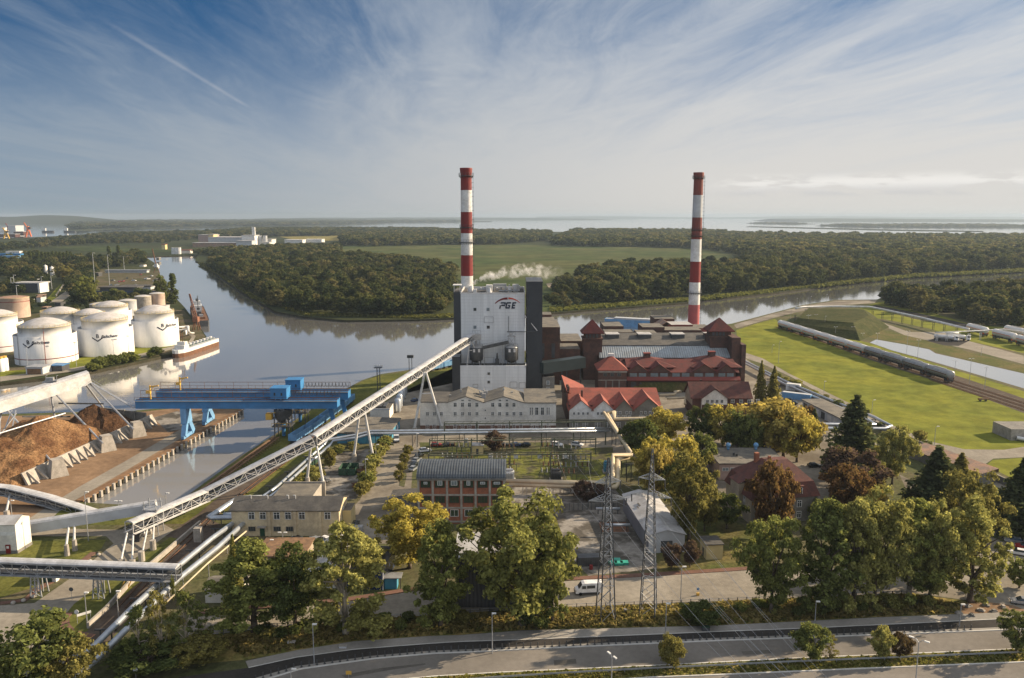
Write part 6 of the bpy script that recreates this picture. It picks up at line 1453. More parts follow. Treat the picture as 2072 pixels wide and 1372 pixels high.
def transformer(px, py, label, m_):
 c = P(px, py); t = thing('transformer', label, 'transformer', tuple(c))
 part('tank', t, m_, lambda m: m.box(c.x - 1.6, c.x + 1.6, c.y - 1, c.y + 1.2, .4, 2.9)); part('radiator', t, m_, lambda m: [m.box(c.x - 1.5 + k * .5, c.x - 1.3 + k * .5, c.y - 1.5, c.y - 1.02, .6, 2.6) for k in range(6)])
 part('base', t, 'concrete', lambda m: m.box(c.x - 2, c.x + 2, c.y - 1.7, c.y + 1.6, 0, .4)); part('conservator', t, m_, lambda m: m.tube((c.x - 1.5, c.y, 3.4), (c.x + 1.2, c.y, 3.4), .35, .35, 10))
 for k in (-1, 0, 1): part('bushing', t, 'rust', lambda m: m.lathe((c.x + k, c.y + .3, 2.9), [(.2, 0), (.12, .3), (.18, .6), (.06, 1.2)], 8))
transformer(1232, 955, 'tall pale blue transformer beside the cream steam pipes', 'paint_teal'); transformer(1030, 972, 'grey green transformer just right of the barrel roof hall', 'paint_grey')
transformer(1125, 972, 'dark cluster transformer in the middle of the substation', 'steel_dark')
for px, py in ((1044, 932), (1092, 932), (1143, 931), (993, 932), (943, 900)):
 c = P(px, py); t = thing('control_cabinet', 'pale control cabinet on legs among the switchgear', 'cabinet', tuple(c), 0, 'control cabinets in the substation')
 part('box', t, 'paint_grey', lambda m: m.box(c.x - .7, c.x + .7, c.y - .4, c.y + .4, .8, 2.2)); part('leg', t, 'steel_dark', lambda m: [m.bar((c.x + k, c.y, 0), (c.x + k, c.y, .8), .12) for k in (-.5, .5)])
# ================================================================ TANK FARM, SHIPS, RAIL TANKERS, VEHICLES
def bend_text(par, body, size, tank, px_c, z, r, mname, shear=0.0, bold=0.0, name='lettering'):
 me = text_mesh(body, size, shear, 0, bold)
 c = tank.location; a0_ = math.atan2(px_c.y - c.y, px_c.x - c.x)
 for v in me.vertices:
  a_ = a0_ + v.co.x / r; v.co = Vector(((r + .06) * math.cos(a_), (r + .06) * math.sin(a_), z + v.co.y))
 me.materials.clear(); me.materials.append(M[mname])
 o = bpy.data.objects.new(name, me); COL.objects.link(o); o.parent = par
 return o
def tank(px, py, dpx, h, label, inner=.82, ih=None, dome=2.6, logo=None, rail=True, body='tank_white', roofm='tank_roof', band=None, text_off=0.0, pipes=()):
 base = P(px, py); r = dpx * mpp(px, py, base.y) / 2
 c = Vector((base.x * (1 + r / base.y), base.y + r, 0))
 t = thing('storage_tank', label, 'storage tank', tuple(c), 0, 'white storage tanks of the terminal')
 ih = ih or h * 1.28; ri = r * inner
 prof = [(r, 0), (r, h)]; ms = [0]
 if inner < .99: prof += [(r - .25, h), (r - .3, h - 1.5), (ri, h - 1.5), (ri, ih)]; ms += [0, 1, 1, 0]
 prof += [(ri * 1.015, ih), (ri * 1.015, ih + .3)]; ms += [0, 2]
 part('shell', t, [body, 'steel', 'paint_yellow_pale'], lambda m: m.lathe(c, prof, 48, ms + [2]), True)
 def dm(m):
  pr = [(ri * (1 - k / 8), ih + .32 + dome * (1 - (1 - k / 8) ** 2)) for k in range(8)] + [(.05, ih + .32 + dome)]
  m.lathe(c, pr, 36)
 part('dome', t, roofm, dm, True)
 if rail:
  def rl(m):
   n = 30
   for k in range(n):
    a_, b_ = 6.2832 * k / n, 6.2832 * (k + 1) / n; e = Vector((math.cos(a_), math.sin(a_), 0)) * ri; g_ = Vector((math.cos(b_), math.sin(b_), 0)) * ri
    m.bar(c + e + UP * (ih + .3), c + e + UP * (ih + 1.5), .14)
    for z in (.9, 1.5): m.bar(c + e + UP * (ih + z), c + g_ + UP * (ih + z), .12)
  part('guard_rail', t, 'paint_yellow_pale', rl)
 if band:
  for z in band: part('band', t, 'paint_red', lambda m: m.lathe((c.x, c.y, 0), [(r + .04, z - .22), (r + .08, z), (r + .04, z + .22)], 48))
 for a_, m_ in pipes:
  e = Vector((math.cos(R(a_)), math.sin(R(a_)), 0)); part('riser_pipe', t, m_, lambda m: m.path([c + e * (r + .3) + UP * .5, c + e * (r + .3) + UP * (h + .3), c + e * (ri + .3) + UP * (h + 2), c + e * (ri + .3) + UP * (ih + .2)], .18, 6))
 if logo:
  lp, lz = logo; facing = P(lp, py)
  a_ = -math.acos(max(-1, min(1, (PY(lp, py, base.y + r * .2).x - c.x) / r)))
  pc_ = c + Vector((math.cos(a_), math.sin(a_), 0)) * r
  bend_text(t, 'Baltchem', 2.3, t, pc_, lz, r, 'logo_navy', .35, .06)
  bend_text(t, 'S.A.', 1.0, t, c + Vector((math.cos(a_ + 3.2 / r), math.sin(a_ + 3.2 / r), 0)) * r, lz - 2.1, r, 'logo_navy', .2, .03)
  bend_text(t, 'B', 3.0, t, c + Vector((math.cos(a_ - 6.0 / r), math.sin(a_ - 6.0 / r), 0)) * r, lz + .3, r, 'logo_navy', .0, .07)
  def chev(m):
   for s_ in (-1, 1):
    for k in range(6):
     q = []
     for u, w_ in ((k / 6, 0), ((k + 1) / 6, 0), ((k + 1) / 6, 1), (k / 6, 1)):
      x = s_ * u * 3.0; z = lz - 2.9 + u * 2.1 + w_ * .75
      an = a_ - 6.0 / r + x / r; q.append((c.x + (r + .06) * math.cos(an), c.y + (r + .06) * math.sin(an), z))
     m.poly(q if s_ > 0 else q[::-1])
  part('logo', t, 'logo_navy', chev)
 return t
mat('paint_yellow_pale', (.50, .42, .22), (.40, .34, .20), .6, .5)
tank(97, 741, 116, 15.8, 'white domed tank with red foot ring and red riser pipe, nearest the shed', .84, 20.0, 4.2, (90, 12.6), True, band=(3.4,), pipes=((-62, 'paint_red_dull'), (-115, 'steel')))
tank(218, 723, 104, 15.8, 'white domed tank in the middle with the navy logo facing the river', .84, 20.0, 4.0, (225, 11.8))
tank(317, 704, 90, 16.2, 'white domed tank nearest the barge with a faint pale logo', .84, 20.5, 4.2, (342, 13.0))
tank(-2, 716, 98, 17, 'white tank cut off by the left edge of the picture', .8, 21, 3.4, None, band=(3.4,))
tank(128, 700, 84, 15, 'white tank with a long low dome half hidden behind the red ringed one', .86, 19.5, 3.4)
tank(186, 699, 70, 13, 'white tank squeezed in behind the middle logo tank', .84, 18.5, 3.2, None, band=(3,))
tank(228, 676, 78, 15, 'white tank with domed lid standing behind the middle and right logo tanks', .84, 18, 3.2)
tank(30, 645, 58, 15.5, 'rusty white tank with two red rings behind the others on the left', .995, 15.6, 1.2, None, False, 'tank_rusty', 'roof_brown', (12.8,))
tank(208, 642, 46, 9.5, 'low grey weathered tank behind the white ones', .995, 9.6, 1.4, None, False, 'concrete', 'tank_roof')
tank(260, 640, 34, 12, 'small grey upright tank with a pale lid', .995, 12.1, 1.0, None, False, 'paint_grey', 'tank_roof')
tank(291, 633, 32, 13, 'small grey brown tank beside the cream one', .995, 13.1, 1.0, None, False, 'concrete', 'tank_roof')
tank(320, 630, 29, 14.5, 'narrow cream tank at the water end of the back row', .995, 14.6, .8, None, False, 'tank_rusty', 'tank_roof')
def bld(name, label, cat, px, py, wpx, h, depth, wallm, roofm, group=None, pitched=False, base=0.0):
 c = P(px, py); w = wpx * mpp(px, py, c.y)
 t = thing(name, label, cat, tuple(c), 0, group)
 part('wall', t, wallm, lambda m: m.box(c.x - w / 2, c.x + w / 2, c.y, c.y + depth, base, h))
 if pitched: part('roof', t, roofm, lambda m: gable_x(m, c.x - w / 2, c.x + w / 2, c.y, c.y + depth, h + .02, h + depth * .22, .3, .2))
 else: part('roof', t, roofm, lambda m: m.box(c.x - w / 2 - .3, c.x + w / 2 + .3, c.y - .3, c.y + depth + .3, h + .02, h + .4))
 return t, c, w
t, c, w = bld('store_shed', 'small shed with grey sheet roof and reddish front on the tank farm bank', 'shed', 70, 758, 34, 3.6, 8, 'paint_grey', 'galvanised')
part('gate', t, 'timber', lambda m: m.box(c.x - w * .42, c.x + w * .40, c.y - .1, c.y + .05, 0.1, 3.0))
t, c, w = bld('store_shed', 'small open shed with blue curved roof on the tank farm bank', 'shed', 113, 752, 26, 3.0, 7, 'steel_dark', 'paint_blue')
t, c, w = bld('roofed_ramp', 'big plain white sloping shed roof against the left edge', 'shed', -10, 700, 70, 6, 16, 'paint_white', 'paint_white', None, True)
for px, py in ((3, 752), (11, 750)):
 c = P(px, py); s = thing('small_cylinder', 'small white upright cylinder with yellow cap by the left edge', 'storage tank', tuple(c), 0, 'small cylinders on the left')
 part('shell', s, 'tank_white', lambda m: m.lathe(c, [(1.7, 0), (1.7, 6.5), (.2, 7.2)], 14), True); part('cap', s, 'paint_yellow', lambda m: m.lathe((c.x, c.y, 7.0), [(1.2, 0), (1.2, .8), (.1, 1.0)], 10))
t = thing('pipe_rack', 'white pipe rack on the quay beside the right hand tank', 'pipe rack', tuple(P(374, 668)))
for pts in ([(362, 662, 5), (380, 660, 5), (382, 672, 5), (392, 674, 1)], [(362, 668, 4), (376, 667, 4), (377, 678, 1)]): part('pipe', t, 'paint_white', lambda m: m.path(pl(pts, 0), .5, 8))
part('support', t, 'paint_white', lambda m: [m.bar(P(px, py), P(px, py, 4.5), .4) for px, py in ((364, 668), (379, 666), (372, 670))])
for px, py in ((57, 752), (155, 742), (232, 735), (262, 726), (352, 690)):
 c = P(px, py); o = thing('light_mast', 'slender light mast between the tanks and the water', 'lamp post', tuple(c), 0, 'light masts of the tank farm')
 part('pole', o, 'galvanised', lambda m: m.tube(c, c + UP * 13, .16, .1, 6)); part('lamp_head', o, 'galvanised', lambda m: m.box(c.x - .9, c.x + .9, c.y - .2, c.y + .2, 12.9, 13.2))
c = P(352, 690); t = thing('sign_board', 'dark square sign on twin poles beside the tank barge', 'sign', tuple(c))
part('board', t, 'brick_dark', lambda m: m.box(c.x - 2.6, c.x + 2.6, c.y - .12, c.y + .12, 8.5, 12)); part('post', t, 'steel', lambda m: (m.tube((c.x - 1.2, c.y, 0), (c.x - 1.2, c.y, 8.5), .15), m.tube((c.x + 1.2, c.y, 0), (c.x + 1.2, c.y, 8.5), .15)))
def hull(par, F, L_, B, D_, mats, deck='paint_green'):
 def f(m):
  st = [(-.5, .78), (-.46, .95), (-.3, 1), (.3, 1), (.42, .8), (.48, .4), (.5, .03)]
  top = [(x * L_, B / 2 * w_) for x, w_ in st]
  for s_ in (-1, 1):
   for i in range(len(top) - 1):
    (x0, y0), (x1, y1) = top[i], top[i + 1]
    q = lambda x, y, z, k=1: (x * (1 if x < 0 else k), s_ * y, z)
    for z0, z1, mi in ((WZ - .6, WZ + D_ * .55, 0), (WZ + D_ * .55, WZ + D_, 1)):
     pts = [(x0, s_ * y0, z0), (x1, s_ * y1, z0), (x1, s_ * y1, z1), (x0, s_ * y0, z1)]
     m.poly(pts if s_ < 0 else pts[::-1], mi)
  m.poly([(x, -y, WZ + D_ - .25) for x, y in top] + [(x, y, WZ + D_ - .25) for x, y in top[::-1]], 2)
  m.poly([(-L_ / 2, -top[0][1], WZ - .6), (-L_ / 2, top[0][1], WZ - .6), (-L_ / 2, top[0][1], WZ + D_), (-L_ / 2, -top[0][1], WZ + D_)], 1)
 part('hull', par, mats, f, T=F)
a, b = P(425, 692), P(352, 716); cc = (a + b) / 2; rz_ = math.atan2(b.y - a.y, b.x - a.x); L_ = (b - a).length * 1.08
t = thing('tank_barge', 'tank barge with white and rust hull and pipework moored at the point', 'barge', (cc.x + 3, cc.y - 4, 0), rz_); F = WM[t.name]
hull(t, F, L_, 9, 4.6, ['rust', 'paint_white', 'paint_grey'])
part('deck_house', t, ['paint_white', 'glass'], lambda m: (m.box(L_ * .26, L_ * .38, -3, 3, WZ + 4.3, WZ + 6.6, 0), m.box(L_ * .27, L_ * .34, -2.4, 2.4, WZ + 6.6, WZ + 8.4, 0), m.box(L_ * .265, L_ * .27, -2.2, 2.2, WZ + 7.2, WZ + 8.0, 1)), T=F)
for k in range(7): part('tank_hatch', t, 'paint_grey' if k % 2 else 'paint_white', lambda m: (m.tube((-L_ * .42 + k * L_ * .09, 0, WZ + 4.3), (-L_ * .42 + k * L_ * .09, 0, WZ + 6.2), 1.1, .9, 10), m.bar((-L_ * .42 + k * L_ * .09, -2.6, WZ + 5.4), (-L_ * .42 + k * L_ * .09, 2.6, WZ + 5.4), .4)), T=F)
part('pipe', t, 'paint_green', lambda m: [m.tube((-L_ * .46, y, WZ + 5), (L_ * .2, y, WZ + 5), .25, .25, 6) for y in (-1.6, 1.6)], T=F)
part('mast', t, 'rust', lambda m: (m.tube((L_ * .30, -1, WZ + 8), (L_ * .30, -1, WZ + 15), .2), m.tube((L_ * .33, 1, WZ + 8), (L_ * .33, 1, WZ + 14), .2)), T=F)
a, b = P(397, 662), P(384, 618); cc = (a + b) / 2; rz_ = math.atan2(b.y - a.y, b.x - a.x); L_ = (b - a).length * .8
t = thing('moored_ship', 'dark work ship with cluttered deck moored at the terminal quay', 'ship', (cc.x + 5, cc.y, 0), rz_); F = WM[t.name]
hull(t, F, L_, 11, 4.5, ['steel_dark', 'steel_dark', 'rust'])
part('deck_house', t, ['paint_grey', 'steel_dark'], lambda m: (m.box(L_ * .1, L_ * .3, -3.4, 3.4, WZ + 4, WZ + 8, 0), m.box(L_ * .14, L_ * .24, -2.6, 2.6, WZ + 8, WZ + 11, 0), m.box(L_ * .16, L_ * .2, -1, 1, WZ + 11, WZ + 13, 1)), T=F)
for k in range(6): part('deck_gear', t, ['rust', 'steel', 'steel_dark'][k % 3], lambda m: m.box(-L_ * .4 + k * L_ * .08, -L_ * .4 + k * L_ * .08 + 4, -3 + (k % 3), 2 - (k % 2), WZ + 4, WZ + 5.5 + (k % 3)), T=F)
part('mast', t, 'steel_dark', lambda m: m.tube((L_ * .05, 0, WZ + 4), (L_ * .05, 0, WZ + 17), .3), T=F)
c = P(398, 668); t = thing('harbour_crane', 'rust orange quay crane standing by the dark ship', 'crane', tuple(c))
part('portal', t, 'paint_rust_orange' if 'paint_rust_orange' in M else 'rust', lambda m: [m.bar((c.x + dx_, c.y + dy_, 0), (c.x + dx_ * .5, c.y + dy_ * .5, 6), .6) for dx_ in (-2, 2) for dy_ in (-2, 2)])
mat('paint_rust_orange', (.22, .10, .06), (.15, .07, .045), .8, .5)
part('cab', t, 'paint_rust_orange', lambda m: m.box(c.x - 1.8, c.x + 1.8, c.y - 2, c.y + 2, 6, 9.5)); part('jib', t, 'paint_rust_orange', lambda m: (m.bar((c.x - .8, c.y, 9), (c.x - 3, c.y - 2, 26), .5), m.bar((c.x + .8, c.y, 9), (c.x - 2.4, c.y - 2, 26), .5), [m.bar((c.x - .8 - .22 * k, c.y - .2 * k, 9 + 1.7 * k), (c.x + .8 - .3 * (k + 1), c.y - .2 * k, 10.7 + 1.7 * k), .2) for k in range(9)]))
part('stay', t, 'steel_dark', lambda m: m.bar((c.x, c.y + 2, 9.5), (c.x - 2.7, c.y - 2, 25.6), .15))
c = P(317, 552); t = thing('harbour_crane', 'small dark harbour crane at the far bend of the river', 'crane', tuple(c))
part('portal', t, 'rust', lambda m: [m.bar((c.x + dx_, c.y, 0), (c.x, c.y, 12), .8) for dx_ in (-4, 4)]); part('jib', t, 'rust', lambda m: m.bar((c.x, c.y, 10), (c.x - 4, c.y, 34), 1.2)); part('cab', t, 'paint_grey', lambda m: m.box(c.x - 2, c.x + 2, c.y - 2, c.y + 2, 8, 13))
c = P(316, 540, WZ); t = thing('moored_boat', 'small pale boat under the far harbour crane', 'boat', (c.x, c.y, 0), R(100)); F = WM[t.name]
hull(t, F, 22, 6, 2.6, ['paint_white', 'paint_white', 'paint_grey']); part('cabin', t, 'paint_white', lambda m: m.box(-2, 4, -2, 2, WZ + 2.4, WZ + 5), T=F)
def tank_wagon(L_, body, label, loc, rz_, group, ring='paint_orange'):
 w = thing('tank_wagon', label, 'tank wagon', tuple(loc), rz_, group); F = WM[w.name]; n = 18
 def sh(m):
  pr = [(-L_ / 2 + .1, .05), (-L_ / 2 + .2, .9), (-L_ / 2 + .5, 1.32), (-L_ / 2 + .9, 1.5), (L_ / 2 - .9, 1.5), (L_ / 2 - .5, 1.32), (L_ / 2 - .2, .9), (L_ / 2 - .1, .05)]
  rg = [[m.pt((x, r_ * math.cos(6.2832 * i / n), 2.75 + r_ * math.sin(6.2832 * i / n))) for i in range(n)] for x, r_ in pr]
  for k in range(len(rg) - 1):
   for i in range(n): m.f.append([rg[k][i], rg[k][(i + 1) % n], rg[k + 1][(i + 1) % n], rg[k + 1][i]]); m.mi.append(0)
 part('tank', w, body, sh, True, F)
 part('stripe', w, ring, lambda m: (m.box(-L_ / 2 + 1.5, L_ / 2 - 1.5, -1.53, -1.45, 2.65, 2.9), m.box(-L_ / 2 + 1.5, L_ / 2 - 1.5, 1.45, 1.53, 2.65, 2.9)), T=F)
 part('end_ring', w, ring, lambda m: [m.box(x - .25, x + .25, -1.2, 1.2, 1.05, 2.0) for x in (-L_ / 2 + 1.0, L_ / 2 - 1.0)], T=F)
 part('frame', w, 'steel_dark', lambda m: (m.box(-L_ / 2, L_ / 2, -.9, .9, .95, 1.25), m.box(-L_ / 2 - .5, -L_ / 2, -.2, .2, .9, 1.2), m.box(L_ / 2, L_ / 2 + .5, -.2, .2, .9, 1.2), [m.box(x, x + .25, -1.3, 1.3, .95, 1.6) for x in (-L_ / 3, 0, L_ / 3)]), T=F)
 for x in (-L_ / 2 + 2.4, L_ / 2 - 2.4):
  bg_ = part('bogie', w, 'steel_dark', lambda m: m.box(x - 1.5, x + 1.5, -1.05, 1.05, .4, .93), T=F)
  for dx_ in (-.9, .9): part('wheelset', bg_, 'rust', lambda m: (m.tube((x + dx_, -1.0, .5), (x + dx_, -.8, .5), .5, .5, 12), m.tube((x + dx_, .8, .5), (x + dx_, 1.0, .5), .5, .5, 12), m.tube((x + dx_, -.8, .5), (x + dx_, .8, .5), .08, .08, 6)), T=F)
 part('walkway', w, 'steel', lambda m: (m.box(-L_ / 4, L_ / 4, -.35, .35, 4.3, 4.4), m.bar((-L_ / 2 + .7, -.5, 1.2), (-L_ / 2 + .7, -.5, 4.3), .1)), T=F)
 return w
T0, T1 = P(1926, 776), P(1577, 664)
dv = (T1 - T0).normalized(); LT = (T1 - T0).length; nW = 10; Lw = LT / nW; rz_ = math.atan2(dv.y, dv.x)
wag = None; WS = (1, 1.4, 1.4)
for i in range(nW):
 c = T0 + dv * (Lw * (i + .5)); c.z = .15
 label = 'dull grey rail tank wagon at the near end of the siding' if i < 3 else ('pale grey rail tank wagon between the white and dull ones' if i == 3 else 'white rail tank wagon with an orange stripe standing on the siding')
 if i == 0: wag_g = tank_wagon(Lw - .5, 'steel', label, c, rz_, 'rail tank wagons on the siding', 'rust')
 elif i == 4: wag = tank_wagon(Lw - .5, 'tank_white', label, c, rz_, 'rail tank wagons on the siding')
 elif i < 4: dup(wag_g, c, rz_, WS, label=label)
 else: dup(wag, c, rz_, WS, label=label)
wag_g.scale = wag.scale = WS
def track(p, q, label):
 p, q = Vector(p), Vector(q); d = (q - p).normalized(); n = Vector((-d.y, d.x, 0)); t = thing('railway_track', label, 'railway track', tuple((p + q) / 2), 0, None)
 for s_ in (-.75, .75): part('rail', t, 'rust', lambda m: m.bar(p + n * s_ + UP * .15, q + n * s_ + UP * .15, .1, .16))
 L_ = (q - p).length; sl_ = part('sleepers', t, 'timber', lambda m: [m.bar(p + d * k - n * 1.3 + UP * .04, p + d * k + n * 1.3 + UP * .04, .25, .1) for k in range(0, int(L_), 1)])
 sl_['kind'] = 'stuff'
nn = Vector((-dv.y, dv.x, 0))
track(T0 - dv * 110, T1 + dv * 6, 'railway track beneath the parked tank wagons')
track(T0 - dv * 110 - nn * 4.6, T1 - nn * 4.6, 'empty railway track on the far side of the tank wagons')
track(T0 - dv * 110 + nn * 4.6, T0 + nn * 4.6 + dv * 10, 'short empty railway track on the lawn side of the wagons')
c = P(1990, 812); t = thing('buffer_stop', 'dark timber buffer stop on the lawn side of the tracks', 'buffer stop', tuple(c)); part('beam', t, 'timber', lambda m: m.box(c.x - 2.4, c.x + 2.4, c.y - .3, c.y + .3, .7, 1.4)); part('post', t, 'steel_dark', lambda m: [m.box(c.x + k - .2, c.x + k + .2, c.y - .2, c.y + 1, 0, .7) for k in (-1.2, 1.2)])
for px, py, px2, py2, lb in ((1958, 672, 1996, 682, 'white rail tank wagon with orange ends standing beyond the tanker lorries'), (2010, 684, 2054, 695, 'white rail tank wagon at the loading frame near the right edge'), (2058, 697, 2100, 708, 'white rail tank wagon cut off by the right edge'), (2034, 676, 2076, 686, 'white rail tank wagon behind the others on the far loading track')):
 a, b = P(px, py), P(px2, py2); dd = (b - a); c = (a + b) / 2
 dup(wag, (c.x, c.y, .1), math.atan2(dd.y, dd.x), sc=(dd.length / Lw, 1.5, 1.5), label=lb, group='rail tank wagons at the loading frame')
def lorry(px, py, rz_, label):
 c = P(px, py); w = thing('tanker_lorry', label, 'lorry', tuple(c), rz_, 'tanker lorries at the loading frame'); F = WM[w.name]
 def tk(m):
  n = 14; pr = [(-7.6, .1), (-7.3, 1.1), (-6.8, 1.35), (3.4, 1.35), (3.9, 1.0), (4.1, .1)]
  rg = [[m.pt((x, r_ * math.cos(6.2832 * i / n), 2.4 + r_ * .9 * math.sin(6.2832 * i / n))) for i in range(n)] for x, r_ in pr]
  for k in range(5):
   for i in range(n): m.f.append([rg[k][i], rg[k][(i + 1) % n], rg[k + 1][(i + 1) % n], rg[k + 1][i]]); m.mi.append(0)
 part('tank', w, 'tank_white', tk, True, F)
 part('cab', w, ['car_white', 'glass'], lambda m: (m.box(4.6, 6.9, -1.25, 1.25, .9, 3.6, 0), m.box(6.88, 6.95, -1.1, 1.1, 2.2, 3.3, 1), m.box(5.5, 6.6, -1.28, -1.25, 2.2, 3.2, 1), m.box(5.5, 6.6, 1.25, 1.28, 2.2, 3.2, 1)), T=F)
 part('chassis', w, 'steel_dark', lambda m: m.box(-7.4, 6.8, -.9, .9, .7, 1.1), T=F)
 for x in (-6.4, -5.1, -3.8, 3.3, 5.9): part('wheel', w, 'tyre', lambda m: (m.tube((x, -1.25, .5), (x, -.9, .5), .5, .5, 12), m.tube((x, .9, .5), (x, 1.25, .5), .5, .5, 12)), T=F)
lorry(1915, 689, R(-40), 'white tanker lorry parked nearer under the loading pipes'); lorry(1939, 688, R(-40), 'white tanker lorry parked second beneath the loading pipes')
def mound():
 a = [P(1590, 668), P(1740, 690), P(1800, 662), P(1770, 640), P(1620, 640)]
 c = sum(a, Vector()) / 5; z = 8.0
 tp = [c + (p - c) * k for p, k in zip(a, (.80, .62, .55, .62, .80))]
 mb = MB();
 for i in range(5):
  j = (i + 1) % 5; m0 = (a[i] * .5 + tp[i] * .5) + UP * z * .56; m1_ = (a[j] * .5 + tp[j] * .5) + UP * z * .56
  mb.poly([a[i], a[j], m1_, m0]); mb.poly([m0, m1_, tp[j] + UP * z, tp[i] + UP * z])
 mb.poly([p + UP * z for p in tp])
 tag(mb.build('mound', 'mound_grass'), kind='structure')
 t = thing('bunker_wall', 'pale concrete retaining wall with slanting ribs in the flank of the grassy mound', 'wall', tuple(P(1735, 668)))
 p, q = P(1688, 668), P(1778, 660)
 part('slab', t, 'concrete', lambda m: m.bar(p + Vector((0, -1.5, .9)), q + Vector((0, -1.5, .9)), 1.0, 1.8))
 part('rib', t, 'concrete_dark', lambda m: [m.bar(p.lerp(q, k) + Vector((0, -1.5, 1.5)), p.lerp(q, k) + Vector((-1, 7, 6.5)), .9, .5) for k in (.18, .72)])
mound()
def car_kind(name, body_m, L_=4.3, W_=1.8, Hh=1.48, est=.0):
 r = thing(name, 'x', 'car', (0, 0, 0));
 def bd(m):
  pr = [(-L_ / 2, .35), (-L_ / 2, .85), (-L_ / 2 + .15, .95), (-L_ * .40, .98), (L_ * .22, .95), (L_ * .42, .82), (L_ / 2, .68), (L_ / 2, .35)]
  for i in range(len(pr) - 1):
   (xa_, za_), (xb_, zb_) = pr[i], pr[i + 1]; m.poly([(xa_, -W_ / 2, za_), (xb_, -W_ / 2, zb_), (xb_, W_ / 2, zb_), (xa_, W_ / 2, za_)][::-1])
  for s_ in (-1, 1):
   pp = [(x, s_ * W_ / 2, z) for x, z in pr]; m.poly(pp if s_ > 0 else pp[::-1])
  m.poly([(-L_ / 2, -W_ / 2, .35), (-L_ / 2, W_ / 2, .35), (L_ / 2, W_ / 2, .35), (L_ / 2, -W_ / 2, .35)])
  x0, x1 = -L_ * (.30 + est), L_ * .06; m.poly([(x0, -W_ * .38, Hh), (x1, -W_ * .38, Hh), (x1, W_ * .38, Hh), (x0, W_ * .38, Hh)])
 part('body', r, body_m, bd)
 def gl(m):
  lo = [(-L_ * (.42 + est * .5), .97), (L_ * .24, .95)]; hi_ = [(-L_ * (.30 + est), Hh - .02), (L_ * .06, Hh - .02)]; wl, wh = W_ * .47, W_ * .39
  A = [(lo[0][0], -wl, lo[0][1]), (lo[1][0], -wl, lo[1][1]), (lo[1][0], wl, lo[1][1]), (lo[0][0], wl, lo[0][1])]; B = [(hi_[0][0], -wh, hi_[0][1]), (hi_[1][0], -wh, hi_[1][1]), (hi_[1][0], wh, hi_[1][1]), (hi_[0][0], wh, hi_[0][1])]
  for i in range(4): m.poly([A[i], A[(i + 1) % 4], B[(i + 1) % 4], B[i]])
 part('glass', r, 'glass', gl)
 for x in (-L_ * .31, L_ * .31):
  for y in (-W_ / 2 + .12, W_ / 2 - .12): part('wheel', r, 'tyre', lambda m: m.tube((x, y - .11, .32), (x, y + .11, .32), .32, .32, 10))
 for y in (-W_ * .36, W_ * .36): part('headlight', r, 'frame_white', lambda m: m.box(L_ / 2 - .06, L_ / 2 + .02, y - .18, y + .18, .62, .74))
 return r
cars = {k: car_kind('parked_car', 'car_' + k, est=.06 if k in ('white', 'red') else 0) for k in ('white', 'silver', 'black', 'red', 'blue')}
CL = [('white', 860, 914, 20, 'white estate car parked nearest the plant road'), ('black', 848, 925, 70, 'dark car parked behind the white estate car'), ('silver', 843, 934, 70, 'silver car in the row beside the dark ones'), ('black', 840, 943, 70, 'black car in the row by the round clipped trees'),
      ('silver', 837, 951, 70, 'silver car at the near end of the row by the hall'), ('red', 882, 903, 10, 'dark red car parked at the corner of the substation'), ('black', 908, 903, 15, 'black car next to the dark red one'),
      ('white', 1127, 902, -25, 'white car parked behind the substation, the left one of two'), ('white', 1168, 902, -20, 'white car parked behind the substation near the steam pipes'), ('black', 1017, 903, 10, 'black car parked below the white office block'), ('blue', 1045, 903, 10, 'dark blue car parked below the white office block'), ('black', 1062, 903, 170, 'black hatchback parked below the white office block'),
      ('black', 718, 1064, 88, 'black car standing in the road behind the cream building'), ('black', 648, 1098, 150, 'dark car parked in front of the cream building'), ('silver', 636, 1097, 150, 'silver car parked in front of the cream building'), ('white', 655, 1096, 150, 'white car behind the birch in front of the cream building'), ('black', 600, 1096, 150, 'black car in the shade in front of the cream building'),
      ('black', 1648, 945, 5, 'dark car parked behind the mansard villa'), ('silver', 2052, 1098, 155, 'silver estate car at the right edge, the farther one'), ('white', 2060, 1122, 150, 'white saloon car at the right edge'), ('red', 2074, 1110, 150, 'dark red car between the pale ones at the right edge'), ('silver', 2068, 1222, 160, 'silver car at the lower right edge by the rubble'),
      ('white', 1584, 800, 165, 'white car parked near the blue container'), ('black', 1594, 812, 150, 'dark car beside the blue container, the farther one'), ('black', 1604, 818, 150, 'dark car beside the blue container, the nearer one'), ('blue', 840, 812, 60, 'dark blue car beside the storage cylinders')]
for k, px, py, rz_, lb in CL: dup(cars[k], tuple(P(px, py, .03)), R(rz_), label=lb)
random.seed(5)
for i in range(46):
 px, py = random.uniform(222, 330), random.uniform(556, 586)
 if i < 10: px, py = random.uniform(150, 185), random.uniform(560, 585)
 if i > 40: px, py = random.uniform(100, 190), random.uniform(632, 645)
 dup(cars[random.choice(['white', 'silver', 'black', 'white', 'red'])], tuple(P(px, py, .15)), random.uniform(0, 6.28), sc=(1.25, 1.25, 1.25), label='tiny parked vehicle in the far depot yard beyond the tanks', group='vehicles in the far depot yard')
for r in cars.values(): remove(r)
